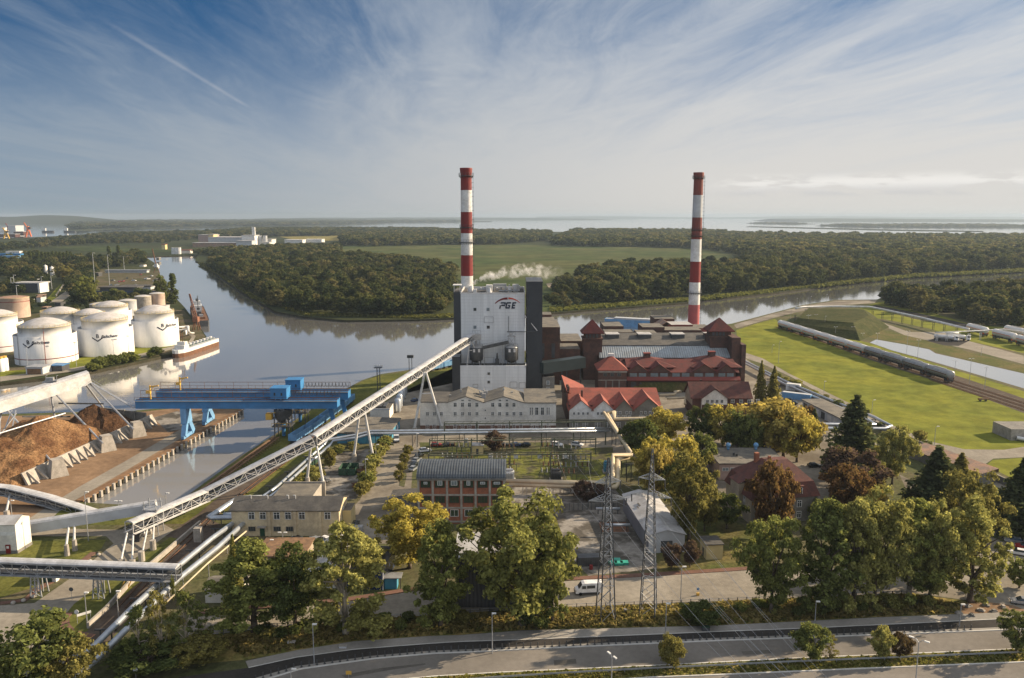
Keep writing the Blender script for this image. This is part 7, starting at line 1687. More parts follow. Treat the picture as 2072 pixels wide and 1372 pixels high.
def van(px, py, rz_, label):
 c = P(px, py, .03); w = thing('delivery_van', label, 'van', tuple(c), rz_); F = WM[w.name]
 def bd(m):
  pr = [(-2.9, .4), (-2.95, 2.45), (-2.7, 2.6), (1.0, 2.62), (1.55, 2.45), (2.25, 1.45), (2.85, 1.15), (2.98, .8), (2.95, .4)]
  wd = [.98, .98, .90, .90, .92, .96, .98, .98, .98]
  for i in range(len(pr) - 1):
   (xa_, za_), (xb_, zb_) = pr[i], pr[i + 1]; m.poly([(xa_, wd[i], za_), (xb_, wd[i + 1], zb_), (xb_, -wd[i + 1], zb_), (xa_, -wd[i], za_)])
  for s_ in (-1, 1): m.poly([(x, s_ * w_, z) for (x, z), w_ in zip(pr, wd)][::s_])
  m.poly([(-2.9, -.98, .4), (2.95, -.98, .4), (2.95, .98, .4), (-2.9, .98, .4)])
 part('body', w, 'car_white', bd, T=F)
 part('windscreen', w, 'glass', lambda m: m.poly([(1.62, -.82, 2.36), (1.62, .82, 2.36), (2.27, .88, 1.5), (2.27, -.88, 1.5)]) or m.poly([(1.60, .84, 2.38), (1.60, -.84, 2.38), (2.30, -.9, 1.48), (2.30, .9, 1.48)]), T=F)
 for s_ in (-1, 1):
  part('side_window', w, 'glass', lambda m: m.box(.75, 1.62, s_ * .99 - .02, s_ * .99 + .02, 1.45, 2.1), T=F); part('side_window', w, 'glass', lambda m: m.box(-1.2, .55, s_ * .98 - .03, s_ * .98 + .03, 1.5, 2.15), T=F)
  part('sill', w, 'steel_dark', lambda m: m.box(-2.2, 2.2, s_ * 1.0 - .04, s_ * 1.0 + .03, .4, .62), T=F); part('headlight', w, 'glass_pale', lambda m: m.box(2.6, 2.97, s_ * .8 - .16, s_ * .8 + .16, .9, 1.1), T=F)
  for x in (-1.8, 1.95): part('wheel', w, 'tyre', lambda m: m.tube((x, s_ * .98 - .12, .36), (x, s_ * .98 + .06, .36), .36, .36, 14), T=F)
 part('bumper', w, 'steel_dark', lambda m: m.box(2.9, 3.06, -.95, .95, .35, .75), T=F)
van(1191, 1200, R(186), 'white panel van driving along the yard road past the left pylon'); van(802, 892, R(-80), 'white van standing on the plant road under the silver pipes'); van(801, 870, R(95), 'white pickup van farther up the plant road by the blue workshop')
def box_cont(name, label, cat, px, py, rz_, L_, W_, Hh, m_, group=None, top=None):
 c = P(px, py); w = thing(name, label, cat, tuple(c), rz_, group); F = WM[w.name]
 part('body', w, [m_, top or m_], lambda m: (m.box(-L_ / 2, L_ / 2, -W_ / 2, W_ / 2, .1, Hh, 0, 1)), T=F)
 part('rib', w, m_, lambda m: [m.box(-L_ / 2 + k * L_ / 10 - .08, -L_ / 2 + k * L_ / 10 + .08, s_ * W_ / 2 - .07, s_ * W_ / 2 + .07, .2, Hh - .1) for k in range(11) for s_ in (-1, 1)], T=F)
 part('door', w, m_, lambda m: (m.box(L_ / 2 + .01, L_ / 2 + .09, -W_ / 2 + .1, W_ / 2 - .1, .2, Hh - .1)), T=F); return w
box_cont('shipping_container', 'faded blue shipping container at the end of the garage row', 'container', 1612, 808, R(-33), 12, 2.6, 2.9, 'paint_blue_pale', None, 'paint_grey')
box_cont('shipping_container', 'white container standing behind the faded blue one', 'container', 1605, 790, R(-33), 6, 2.5, 3.2, 'paint_white')
for i, (px, py, m_, lb) in enumerate(((20, 528, 'paint_orange', 'orange'), (31, 529, 'paint_blue', 'blue'), (12, 534, 'paint_red', 'red'), (24, 534, 'paint_blue_pale', 'pale blue'), (6, 522, 'paint_blue', 'dark blue'), (30, 523, 'paint_white', 'white'))):
 box_cont('shipping_container', f'{lb} container in the far stack at the left edge', 'container', px, py, 0, 26, 10, 9 + 5 * (i % 2), m_, 'containers stacked far on the left')
for px, lb in ((693, 'green open skip, the left one of the pair in the scrap yard'), (711, 'green open skip with rusty inside, the right one of the pair')):
 c = P(px, 963); w = thing('waste_skip', lb, 'skip', tuple(c), 0, 'green skips in the scrap yard')
 part('body', w, ['paint_green', 'rust'], lambda m: (m.box(c.x - 1.25, c.x + 1.25, c.y, c.y + .1, .2, 2.3, 0), m.box(c.x - 1.25, c.x - 1.15, c.y + .1, c.y + 6, .2, 2.3, 0), m.box(c.x + 1.15, c.x + 1.25, c.y + .1, c.y + 6, .2, 2.3, 0), m.box(c.x - 1.25, c.x + 1.25, c.y + 6, c.y + 6.1, .2, 2.3, 0), m.box(c.x - 1.14, c.x + 1.14, c.y + .11, c.y + 5.99, .2, .5, 1)))
 part('rib', w, 'paint_green', lambda m: [m.box(c.x - 1.1 + k * .7, c.x - 1.0 + k * .7, c.y - .08, c.y - .01, .2, 2.2) for k in range(4)])
for px, py, w_, h_, lb in ((738, 958, 3.0, 1.4, 'stack of rusty beams beside the green skips'), (745, 948, 2.6, 1.1, 'low heap of brown timber beside the hedge'), (655, 975, 2.6, 1.4, 'heap of grey scrap under the conveyor leg'), (640, 968, 2.4, 1.2, 'heap of pale scrap metal by the pipes'), (728, 985, 2.4, 1.2, 'pile of weathered planks near the hedge')):
 c = P(px, py); mb = MB(); random.seed(px)
 for k in range(16):
  a_ = random.uniform(-.4, .4); p_ = Vector((c.x + random.uniform(-w_, w_) * .5, c.y + random.uniform(-1, 1), random.uniform(.1, h_))); mb.bar(p_ - Vector((math.cos(a_), math.sin(a_), 0)) * 1.4, p_ + Vector((math.cos(a_), math.sin(a_), .1)) * 1.4, .3, .25)
 tag(mb.build('scrap_heap', 'rust' if 'rust' in lb or 'brown' in lb or 'plank' in lb else 'steel'), lb, 'scrap heap')
for i, (px, py) in enumerate(((1240, 1141), (1252, 1142), (1263, 1141), (1247, 1136))):
 c = P(px, py); mb = MB(); mb.box(c.x - .9, c.x + .9, c.y - .7, c.y + .7, .0, .5); mb.box(c.x - .95, c.x + .95, c.y - .75, c.y + .75, .51, .6); tag(mb.build('mint_pallet', 'paint_mint'), 'bright mint green crate lid on the worn concrete by the pylons', 'crate', 'mint green crates on the worn concrete')
box_cont('open_container', 'dark open container with a red drum beside the big poplar', 'container', 1192, 1142, R(5), 5.5, 2.4, 2.2, 'steel_dark')
c = P(1196, 1152); mb = MB(); mb.lathe((c.x, c.y, 0), [(.4, 0), (.42, .3), (.4, .6), (.4, 1.0), (.1, 1.02)], 12); tag(mb.build('drum', 'paint_red'), 'red oil drum in front of the dark container', 'drum')
c = P(1118, 1133); mb = MB(); mb.box(c.x - 1.2, c.x + 1.2, c.y - .8, c.y + .8, .0, 1.4); mb.box(c.x - 1.25, c.x + 1.25, c.y - .85, c.y + .85, 1.41, 1.55); tag(mb.build('waste_bin', 'paint_blue'), 'blue waste bin glimpsed through the big poplar crown', 'bin')
c = P(721, 1076); box_cont('waste_bin', 'grey square waste bin behind the cream building', 'bin', 724, 1078, 0, 2.4, 1.8, 1.8, 'steel')
def lamp(label, h, arm, heads=1, group=None, m_='galvanised'):
 t = thing('street_lamp', label, 'lamp post', (0, 0, 0), 0, group)
 part('pole', t, m_, lambda m: m.tube((0, 0, 0), (0, 0, h), .11, .07, 8))
 for k in range(heads):
  s_ = 1 if k == 0 else -1
  if arm: part('arm', t, m_, lambda m: m.path([(0, 0, h - .05), (s_ * arm * .5, 0, h + .5), (s_ * arm, 0, h + .6)], .055, 6))
  part('lamp_head', t, 'frame_white', lambda m: (m.box(s_ * (arm + .35) - .4, s_ * (arm + .35) + .4, -.16, .16, h + (.5 if arm else 0), h + (.68 if arm else .2))))
 return t
lp = lamp('x', 1.0, .12); lp2 = lamp('x', 1.0, .12, 2); lp0 = lamp('x', 1.0, 0)
remove(lp); remove(lp2); remove(lp0)
def put_lamp(px, py, pty, label, arm=0.0, heads=1, rz_=0.0, group=None):
 c = P(px, py); h = max(2.5, PY(px, pty, c.y).z); t = lamp(label, h, arm, heads, group); t.location = c; t.rotation_euler = (0, 0, rz_); return t
put_lamp(996, 1322, 1242, 'thin bare pole in the buffer strip below the big poplar', 0, 1, 0); put_lamp(636, 1346, 1264, 'slim pole at the left bend of the cycle path', 0); put_lamp(1346, 1300, 1222, 'slim pole behind the small round road tree', 0); put_lamp(1648, 1273, 1218, 'brown headed pole on the pavement under the poplars', .0); put_lamp(1941, 1268, 1224, 'short pole near the rubble on the pavement', 0)
put_lamp(1377, 1222, 1152, 'street lamp with pale head behind the fence right of the pylons', .2); put_lamp(1853, 1376, 1300, 'white headed street lamp on the median at lower right', .9, 2, R(140)); put_lamp(1237, 1390, 1332, 'white headed lamp on the median at the bottom edge', .5, 2, R(120)); put_lamp(590, 1396, 1360, 'lamp head at the bottom edge on the left', .2)
put_lamp(177, 1268, 1200, 'tall pale pole on the grass tongue by the approach road', 0); put_lamp(241, 1262, 1197, 'tall pale pole beside the railway cutting', 0); put_lamp(304, 1203, 1182, 'small lamp beside the railway cutting', .3); put_lamp(573, 1110, 1082, 'double headed lamp in front of the cream building', .35, 2); put_lamp(546, 1122, 1097, 'single lamp in front of the cream building', .25)
put_lamp(24, 1042, 1017, 'single white lamp by the curved conveyor leg', .2); put_lamp(241, 1040, 1018, 'double lamp near the head of the dock', .3, 2); put_lamp(179, 1095, 1000, 'tall lamp post rising beside the grey gallery', .3); put_lamp(337, 1040, 1002, 'lamp post beside the service platform', .3); put_lamp(761, 935, 903, 'lamp post beside the hedge of the scrap yard', .3); put_lamp(741, 990, 930, 'thin post between hedge and scrap yard', 0); put_lamp(844, 938, 878, 'thin tall pole beside the parked dark cars', 0)
for px, py, pty, hd in ((1575, 735, 693, 1), (1562, 714, 700, 1), (1667, 795, 772, 0), (1764, 836, 812, 1), (1890, 905, 866, 1), (1961, 778, 728, 2), (1992, 788, 745, 2), (1931, 760, 732, 2), (1856, 730, 690, 2), (1835, 706, 672, 2), (1775, 690, 676, 2), (1745, 684, 676, 2), (1690, 680, 663, 2), (1725, 680, 663, 2), (1637, 660, 639, 2), (1634, 668, 640, 2), (1650, 660, 638, 2), (1665, 664, 650, 2), (1985, 720, 705, 1), (1600, 645, 622, 1), (1668, 672, 640, 0), (1510, 640, 620, 0), (1535, 636, 616, 0), (1560, 632, 612, 0), (1585, 628, 606, 0), (1612, 622, 604, 0), (1640, 618, 600, 0), (1672, 612, 596, 0)):
 put_lamp(px, py, pty, 'slender yard light standing along the lawn and rail sidings', .5 if hd else 0, max(1, hd), 0, 'yard lights along the sidings')
c = P(767, 805); t = thing('floodlight_tower', 'dark lattice floodlight tower on the river bank behind the long conveyor', 'light tower', tuple(c))
z = PY(767, 744, c.y).z
part('mast', t, 'steel_dark', lambda m: ([m.bar((c.x + dx_, c.y + dy_, 0), (c.x + dx_, c.y + dy_, z), .16) for dx_ in (-.6, .6) for dy_ in (-.6, .6)], [m.bar((c.x - .6, c.y - .6, k * 1.2), (c.x + .6, c.y - .6, k * 1.2 + 1.2), .09) for k in range(int(z / 1.2))]))
part('platform', t, 'steel_dark', lambda m: (m.box(c.x - 1.7, c.x + 1.7, c.y - 1.5, c.y + 1.5, z, z + .2), [m.bar((c.x - 1.7 + k * .57, c.y - 1.5, z), (c.x - 1.7 + k * .57, c.y - 1.5, z + 1.1), .08) for k in range(7)], m.bar((c.x - 1.7, c.y - 1.5, z + 1.1), (c.x + 1.7, c.y - 1.5, z + 1.1), .09)))
part('floodlight', t, 'frame_white', lambda m: [m.box(c.x - 1.6 + k * 1.1, c.x - 1.0 + k * 1.1, c.y - 1.7, c.y - 1.45, z + 1.1, z + 1.6) for k in range(4)])
c = P(831, 757); t = thing('floodlight_tower', 'dark twin pole floodlight mast farther along the bank behind the conveyor', 'light tower', tuple(c)); z = PY(831, 724, c.y).z
part('mast', t, 'steel_dark', lambda m: (m.bar((c.x - .7, c.y, 0), (c.x - .7, c.y, z), .3), m.bar((c.x + .7, c.y, 0), (c.x + .7, c.y, z), .3))); part('platform', t, 'steel_dark', lambda m: m.box(c.x - 1.6, c.x + 1.6, c.y - .8, c.y + .8, z, z + 1.4))
for px, py, pty, hd in ((193, 585, 512, 0), (222, 580, 516, 0), (252, 552, 519, 1), (24, 590, 562, 0), (36, 615, 578, 0), (105, 585, 558, 0), (85, 585, 560, 0), (30, 590, 557, 0)):
 put_lamp(px, py, pty, 'tall pale floodlight mast of the far depot', 1.5 if hd else 0, 2 if hd else 1, 0, 'floodlight masts of the far depot').scale = (3, 3, 1)
mb = MB(); mb.lathe((0, 0, 0), [(.09, 0), (.09, .95), (.07, 1.02), (.02, 1.05)], 8); mb.box(-.2, .2, -.2, .2, -.02, .03)
bol = tag(mb.build('bollard', 'steel_dark'), 'black bollard in the long row between cycle path and road', 'bollard', 'black bollards along the cycle path')
bl_line = [((a_[0] + b_[0]) / 2, (a_[1] + b_[1]) / 2) for a_, b_ in zip(BK_L, CW_U)]
Lb = line_len(bl_line); n = 0
k = 4.0
while k < Lb - 8:
 p, d = lerp_line(bl_line, k / Lb)
 if -45 < p.x < 90: inst(bol, (p.x, p.y, .12)); n += 1
 k += 1.35
remove(bol)
FL = [(430, 1287), (560, 1271), (743, 1256), (1017, 1238), (1160, 1231), (1300, 1226), (1523, 1217), (1700, 1209), (1850, 1203)]
t = thing('yard_fence', 'low dark post and rail fence along the yard road behind the poplars', 'fence', tuple(P(1100, 1232)))
ps = [P(*p) for p in FL]
part('rail', t, 'steel', lambda m: [(m.bar(ps[i] + UP * .95, ps[i + 1] + UP * .95, .07), m.bar(ps[i] + UP * .45, ps[i + 1] + UP * .45, .06)) for i in range(len(ps) - 1)])
Lf = line_len(FL); k = 0; pm = None
while k < Lf:
 p, d = lerp_line(FL, k / Lf)
 if pm is None: pm = part('post', t, 'steel_dark', lambda m: m.bar(p, p + UP * 1.05, .14)); p0_ = p
 else: inst(pm, tuple(p - p0_), 0, t)
 k += 2.0
GL = [(a_[0] * .5 + b_[0] * .5, a_[1] * .55 + b_[1] * .45) for a_, b_ in zip(CW_L, MD_L)]
t = thing('guard_rail', 'grey steel guard rail running along the grassy median', 'guard rail', tuple(P(1300, 1360)))
ps = [P(*p) for p in GL]
part('rail', t, 'galvanised', lambda m: [m.bar(ps[i] + UP * .65, ps[i + 1] + UP * .65, .06, .32) for i in range(2, len(ps) - 1)])
Lf = line_len(GL[2:]); k = 0; pm = None
while k < Lf:
 p, d = lerp_line(GL[2:], k / Lf)
 if pm is None: pm = part('post', t, 'steel', lambda m: m.bar(p + Vector((0, .1, 0)), p + Vector((0, .1, .7)), .12)); p0_ = p
 else: inst(pm, tuple(p - p0_), 0, t)
 k += 3.0
t = thing('cutting_wall', 'low pale concrete wall along the railway cutting on the left', 'wall', tuple(P(240, 1210)))
cw = [P(*p) for p in ((178, 1272), (215, 1238), (262, 1185), (300, 1152), (405, 1062))]
part('slab', t, 'concrete', lambda m: [m.bar(cw[i] + UP * .6, cw[i + 1] + UP * .6, .45, 1.2) for i in range(4)])
t = thing('perimeter_wall', 'long grey wall between the plant yards and the lawn road', 'wall', tuple(P(1860, 905)))
cw = [P(*p) for p in ((1560, 770), (1640, 805), (1700, 833), (1780, 868), (1860, 905), (1930, 935), (2072, 1000))]
part('slab', t, 'concrete_dark', lambda m: [m.bar(cw[i] + UP * 1.1, cw[i + 1] + UP * 1.1, .3, 2.2) for i in range(6)])
t = thing('panel_fence', 'dark slatted panel fence at the back of the worn concrete yard', 'fence', tuple(P(1180, 1032)))
a, b = P(1125, 1033), P(1250, 1031); part('panel', t, 'concrete_dark', lambda m: [m.bar(a.lerp(b, k / 14) + UP * 1.0, a.lerp(b, (k + .92) / 14) + UP * 1.0, .12, 2.0) for k in range(14)]); part('post', t, 'steel_dark', lambda m: [m.bar(a.lerp(b, k / 14), a.lerp(b, k / 14) + UP * 2.1, .16) for k in range(15)])
t = thing('mesh_fence', 'green slatted fence beside the silver pipes in the scrap yard', 'fence', tuple(P(610, 965)))
a, b = P(575, 998), P(648, 930); part('panel', t, 'paint_green', lambda m: [m.bar(a.lerp(b, k / 22) + UP * .9, a.lerp(b, (k + .75) / 22) + UP * .9, .1, 1.7) for k in range(22)])
part('post', t, 'paint_green', lambda m: [m.bar(a.lerp(b, k / 22), a.lerp(b, k / 22) + UP * 1.9, .14) for k in range(23)])
c = P(146, 1216); t = thing('road_sign', 'round dark road sign at the edge of the approach road', 'sign', tuple(c)); part('post', t, 'galvanised', lambda m: m.tube(c, c + UP * 2.4, .04)); part('disc', t, 'steel_dark', lambda m: m.tube(c + Vector((0, -.05, 2.6)), c + Vector((0, .0, 2.6)), .45, .45, 14))
c = P(157, 1262); t = thing('road_sign', 'white name board and round sign on posts on the grass tongue', 'sign', tuple(c)); part('post', t, 'galvanised', lambda m: (m.tube(c, c + UP * 2.4, .05), m.tube(c + Vector((1.8, 1.6, 0)), c + Vector((1.8, 1.6, 1.9)), .05))); part('board', t, 'frame_white', lambda m: m.bar(c + UP * 1.7, c + Vector((1.9, 1.7, 1.7)), .06, .5)); part('disc', t, 'frame_white', lambda m: m.tube(c + Vector((0, -.05, 2.5)), c + Vector((0, .0, 2.5)), .45, .45, 14))
c = P(276, 1372 + 10); t = thing('road_sign', 'round grey sign at the bottom edge below the birches', 'sign', tuple(c)); part('post', t, 'galvanised', lambda m: m.tube(c, c + UP * 2.3, .04)); part('disc', t, 'paint_grey', lambda m: m.tube(c + Vector((0, -.05, 2.5)), c + Vector((0, .0, 2.5)), .42, .42, 14))
c = P(706, 1372 + 6); t = thing('road_sign', 'small yellow warning sign at the bottom edge of the road', 'sign', tuple(c)); part('post', t, 'galvanised', lambda m: m.tube(c, c + UP * 1.3, .04)); part('plate', t, 'paint_yellow', lambda m: m.prism([(c.x - .5, c.y), (c.x + .5, c.y), (c.x, c.y + .05)], 1.2, 1.9))
c = P(1412, 1205); t = thing('road_sign', 'small blue sign on the grass island of the yard road', 'sign', tuple(c)); part('post', t, 'galvanised', lambda m: m.tube(c, c + UP * 1.4, .04)); part('disc', t, 'paint_blue', lambda m: m.tube(c + Vector((0, -.05, 1.5)), c + Vector((0, 0, 1.5)), .3, .3, 12)); part('base', t, 'paint_yellow', lambda m: m.box(c.x - .3, c.x + .3, c.y - .2, c.y + .2, 0, .6))
for px, py in ((27, 1223), (48, 1218), (68, 1210), (182, 1138), (200, 1125)):
 c = P(px, py); mb = MB(); mb.ball((c.x, c.y, .38), .5, 9, 5, 0, .8); tag(mb.build('kerb_boulder', 'concrete', None, True), 'pale rounded stone block on the pavement of the approach road', 'boulder', 'stone blocks along the approach road')
for px in (246, 259):
 c = P(px, 1190); t = thing('barrier_post', 'leaning yellow barrier post on the bank by the railway cutting', 'post', tuple(c), 0, 'yellow barrier posts'); part('post', t, 'paint_yellow', lambda m: m.bar(c, c + Vector((1.0, .6, 2.6)), .2)); part('head', t, 'paint_yellow', lambda m: (m.bar(c + Vector((.7, .5, 2.6)), c + Vector((1.9, .6, 2.2)), .25, .4), m.bar(c + Vector((1.1, .6, 2.4)), c + Vector((1.1, .6, 3.1)), .2)))
for i, (px, py) in enumerate(((360, 1305), (378, 1322), (1266, 1238), (1940, 1242), (1967, 1246), (1985, 1236), (2010, 1238), (2030, 1230), (1995, 1226), (1960, 1228))):
 c = P(px, py); mb = MB(frame_at((c.x, c.y, 0), i * 1.1)); mb.box(-.7, .7, -.4, .4, 0, .3); mb.box(-.3, .5, -.3, .25, .31, .55)
 tag(mb.build('concrete_rubble', 'concrete' if i % 2 else 'concrete_dark'), 'broken concrete slab lying in the rubble by the road', 'rubble', 'broken slabs beside the road')
sheet('bare_earth', [(1940, 1225), (1975, 1215), (2050, 1225), (2090, 1240), (2060, 1248), (1985, 1252), (1950, 1245)], .05, 'yard_dirt')
for px, py in ((1428, 1277), (590, 1303), (694, 1311)):
 c = P(px, py); t = thing('pavement_box', ['dark green waste box on the pavement', 'pale low street box on the pavement at left', 'pale low street box on the cycle path at left'][[1428, 590, 694].index(px)], 'street box', tuple(c)); part('body', t, 'steel_dark' if px == 1428 else 'paint_grey', lambda m: m.box(c.x - .7, c.x + .7, c.y - .35, c.y + .35, .1, .9 if px == 1428 else .45)); part('lid', t, 'paint_green' if px == 1428 else 'concrete', lambda m: m.box(c.x - .74, c.x + .74, c.y - .4, c.y + .4, .9 if px == 1428 else .46, 1.05 if px == 1428 else .55))
def far_block(name, label, cat, boxes, m_roof='roof_light'):
 first = P(boxes[0][0], boxes[0][1]); t = thing(name, label, cat, tuple(first))
 for bx in boxes:
  px, py, wpx, hpx, dep, wm = bx[:6]
  c = P(px, py); s_ = mpp(px, py, c.y); w_, h_ = wpx * s_, hpx * s_
  part('wall', t, wm, lambda m: m.box(c.x - w_ / 2, c.x + w_ / 2, c.y, c.y + dep, 0, h_)); part('roof', t, m_roof, lambda m: m.box(c.x - w_ / 2 - 1, c.x + w_ / 2 + 1, c.y - 1, c.y + dep + 1, h_ + .1, h_ + 1.2))
 return t
t = far_block('factory', 'large pale factory complex with thin twin chimneys far beyond the river', 'factory', [(462, 498, 80, 17, 80, 'paint_grey'), (440, 500, 100, 8, 30, 'roof_brown'), (418, 496, 32, 20, 40, 'pink_wall'), (503, 499, 26, 22, 40, 'paint_white'), (494, 501, 32, 13, 30, 'paint_grey'), (528, 497, 44, 12, 40, 'office_wall'), (428, 497, 10, 22, 30, 'yellow_wall'), (535, 500, 20, 9, 30, 'paint_white')])
for px in (513, 516.5): c = P(px, 498); part('chimney', t, 'paint_white', lambda m: m.tube(c, c + UP * (38 * mpp(px, 498, c.y)), 3.2, 2.4, 10))
for px in (526, 537): c = P(px, 498); part('silo', t, 'paint_grey', lambda m: m.tube(c, c + UP * (21 * mpp(px, 498, c.y)), 6, 6, 10))
far_block('warehouse', 'long low white roofed warehouse far beyond the island wood', 'warehouse', [(594, 492, 36, 6, 40, 'paint_white'), (634, 491, 34, 6, 40, 'paint_white')], 'paint_white')
far_block('warehouse', 'small white far shed right of the long warehouse', 'warehouse', [(694, 491, 14, 4.5, 30, 'paint_white')], 'paint_white')
t = far_block('silo_plant', 'small pale silo plant at the far end of the river', 'silo plant', [(372, 513, 22, 6, 20, 'office_wall'), (331, 505, 7, 10, 12, 'yellow_wall')], 'paint_red_dull')
for px in (352, 357, 362): c = P(px, 514); part('silo', t, 'paint_white', lambda m: m.tube(c, c + UP * (13 * mpp(px, 514, c.y)), 5, 5, 10))
t = far_block('shipyard_hall', 'grey shipyard hall beyond the far left river', 'shipyard', [(25, 474, 15, 17, 60, 'paint_grey'), (4, 472, 12, 11, 60, 'paint_white'), (38, 477, 20, 8, 40, 'brick_dark'), (14, 480, 34, 6, 30, 'brick_dark')], 'paint_grey')
for px, py, h_, m_, lb in ((58, 479, 28, 'paint_orange', 'orange red shipyard crane standing by the far left river'), (13, 483, 22, 'paint_yellow', 'yellow shipyard crane at the far left edge'), (18, 472, 20, 'paint_red_dull', 'thin red jib crane behind the shipyard hall')):
 c = P(px, py); s_ = mpp(px, py, c.y); t = thing('shipyard_crane', lb, 'crane', tuple(c)); H_ = h_ * s_
 part('portal', t, m_, lambda m: [m.bar((c.x + k * 10, c.y, 0), (c.x + k * 4, c.y, H_ * .45), 4) for k in (-1, 1)]); part('tower', t, m_, lambda m: m.bar((c.x, c.y, H_ * .4), (c.x, c.y, H_ * .75), 7)); part('jib', t, m_, lambda m: m.bar((c.x, c.y, H_ * .6), (c.x - H_ * .25, c.y, H_), 3)); part('counterweight', t, 'steel_dark', lambda m: m.box(c.x + 2, c.x + 12, c.y - 4, c.y + 4, H_ * .55, H_ * .7))
t = far_block('depot_building', 'low dark depot building with blue base along the far yard', 'depot', [(240, 592, 74, 9, 14, 'steel_dark'), (275, 586, 60, 6, 12, 'paint_grey')], 'roof_dark')
c = P(262, 594); part('blue_base', t, 'car_blue', lambda m: m.box(c.x - 38, c.x + 44, c.y - 3, c.y - 2, 0, 3))
t = far_block('grandstand', 'dark open fronted covered shed with pale roof beyond the tanks', 'shed', [(56, 592, 54, 18, 16, 'steel_dark')], 'roof_light')
c = P(82, 592); part('side_wall', t, 'paint_white', lambda m: m.box(c.x, c.x + 2, c.y - 4, c.y + 12, 0, 10))
far_block('depot_building', 'long pale low shed at the back of the far yard', 'depot', [(255, 552, 84, 4, 8, 'paint_grey')], 'galvanised')
far_block('far_house', 'white roofed house among the far poplars on the left bank', 'house', [(227, 524, 9, 9, 14, 'paint_white')], 'paint_white')
for px, py, lb in ((93, 553, 'white upright silo tank among the trees on the left bank'), (106, 556, 'smaller white silo tank among the trees on the left bank')):
 c = P(px, py); s_ = mpp(px, py, c.y); t = thing('farm_silo', lb, 'silo', tuple(c)); part('shell', t, 'paint_white', lambda m: m.lathe(c, [(2.6, 0), (2.6, 15 * s_), (.3, 17 * s_)], 12), True); part('hatch', t, 'paint_grey', lambda m: m.tube((c.x, c.y, 16.6 * s_), (c.x, c.y, 18 * s_), .6))
t = thing('boundary_wall', 'pale low wall running along the green strip beyond the tanks', 'wall', tuple(P(120, 590))); a, b = P(113, 601), P(131, 574); part('slab', t, 'concrete', lambda m: m.bar(a + UP * .9, b + UP * .9, .8, 1.8))
c = P(1262, 660); t = thing('coal_barge', 'pale blue barge moored in the river behind the boiler house roofs', 'barge', (c.x + 10, c.y + 8, 0), R(-24)); F = WM[t.name]; hull(t, F, 46, 9, 5.5, ['paint_blue_pale', 'paint_blue_pale', 'steel']); part('hatch', t, 'paint_grey', lambda m: m.box(-16, 14, -3, 3, WZ + 5, WZ + 6.5), T=F)
c = P(1345, 650); t = thing('tug_boat', 'blue tug wheelhouse peeping over the boiler house roofs', 'boat', (c.x - 2, 505, 0), R(10)); F = WM[t.name]; hull(t, F, 26, 8, 5, ['paint_blue', 'paint_blue', 'steel']); part('wheelhouse', t, 'paint_blue', lambda m: (m.box(-4, 4, -3, 3, WZ + 5, WZ + 11), m.box(-2.5, 2.5, -2, 2, WZ + 11, WZ + 14)), T=F); part('mast', t, 'steel', lambda m: m.tube((0, 0, WZ + 14), (0, 0, WZ + 20), .3), T=F)
for px, py, px2, py2, lb in ((868, 752, 893, 747, 'pale blue open coal wagon on the river bank behind the conveyor'), (895, 746, 917, 741, 'rusty open coal wagon on the river bank beside the dark tower')):
 a, b = P(px, py), P(px2, py2); w = open_wagon(a, b, lb)
for px, py in ((98, 470), (142, 470)):
 c = P(px, py, WZ); t = thing('far_boat', 'tiny dark vessel on the distant left river', 'boat', (c.x, c.y, 0), 0, 'distant vessels on the left river'); F = WM[t.name]; hull(t, F, 60, 14, 8, ['steel_dark', 'steel_dark', 'steel_dark']); part('deck_house', t, 'paint_white', lambda m: m.box(-25, -12, -4, 4, WZ + 8, WZ + 20), T=F)
random.seed(23)
for i in range(22):
 px, py = [(random.uniform(0, 130), random.uniform(600, 640)), (random.uniform(130, 330), random.uniform(630, 655)), (random.uniform(0, 200), random.uniform(545, 570)), (random.uniform(180, 320), random.uniform(520, 550))][i % 4]
 bld('yard_shed', 'small low shed in the cluttered yards behind the storage tanks', 'shed', px, py, random.uniform(5, 14), random.uniform(2.5, 5), random.uniform(6, 12), random.choice(['grey_render', 'steel_dark', 'brick_dark', 'office_wall', 'paint_grey']), random.choice(['roof_dark', 'roof_tar', 'roof_brown', 'roof_light']), 'sheds behind the storage tanks', i % 3 == 0)
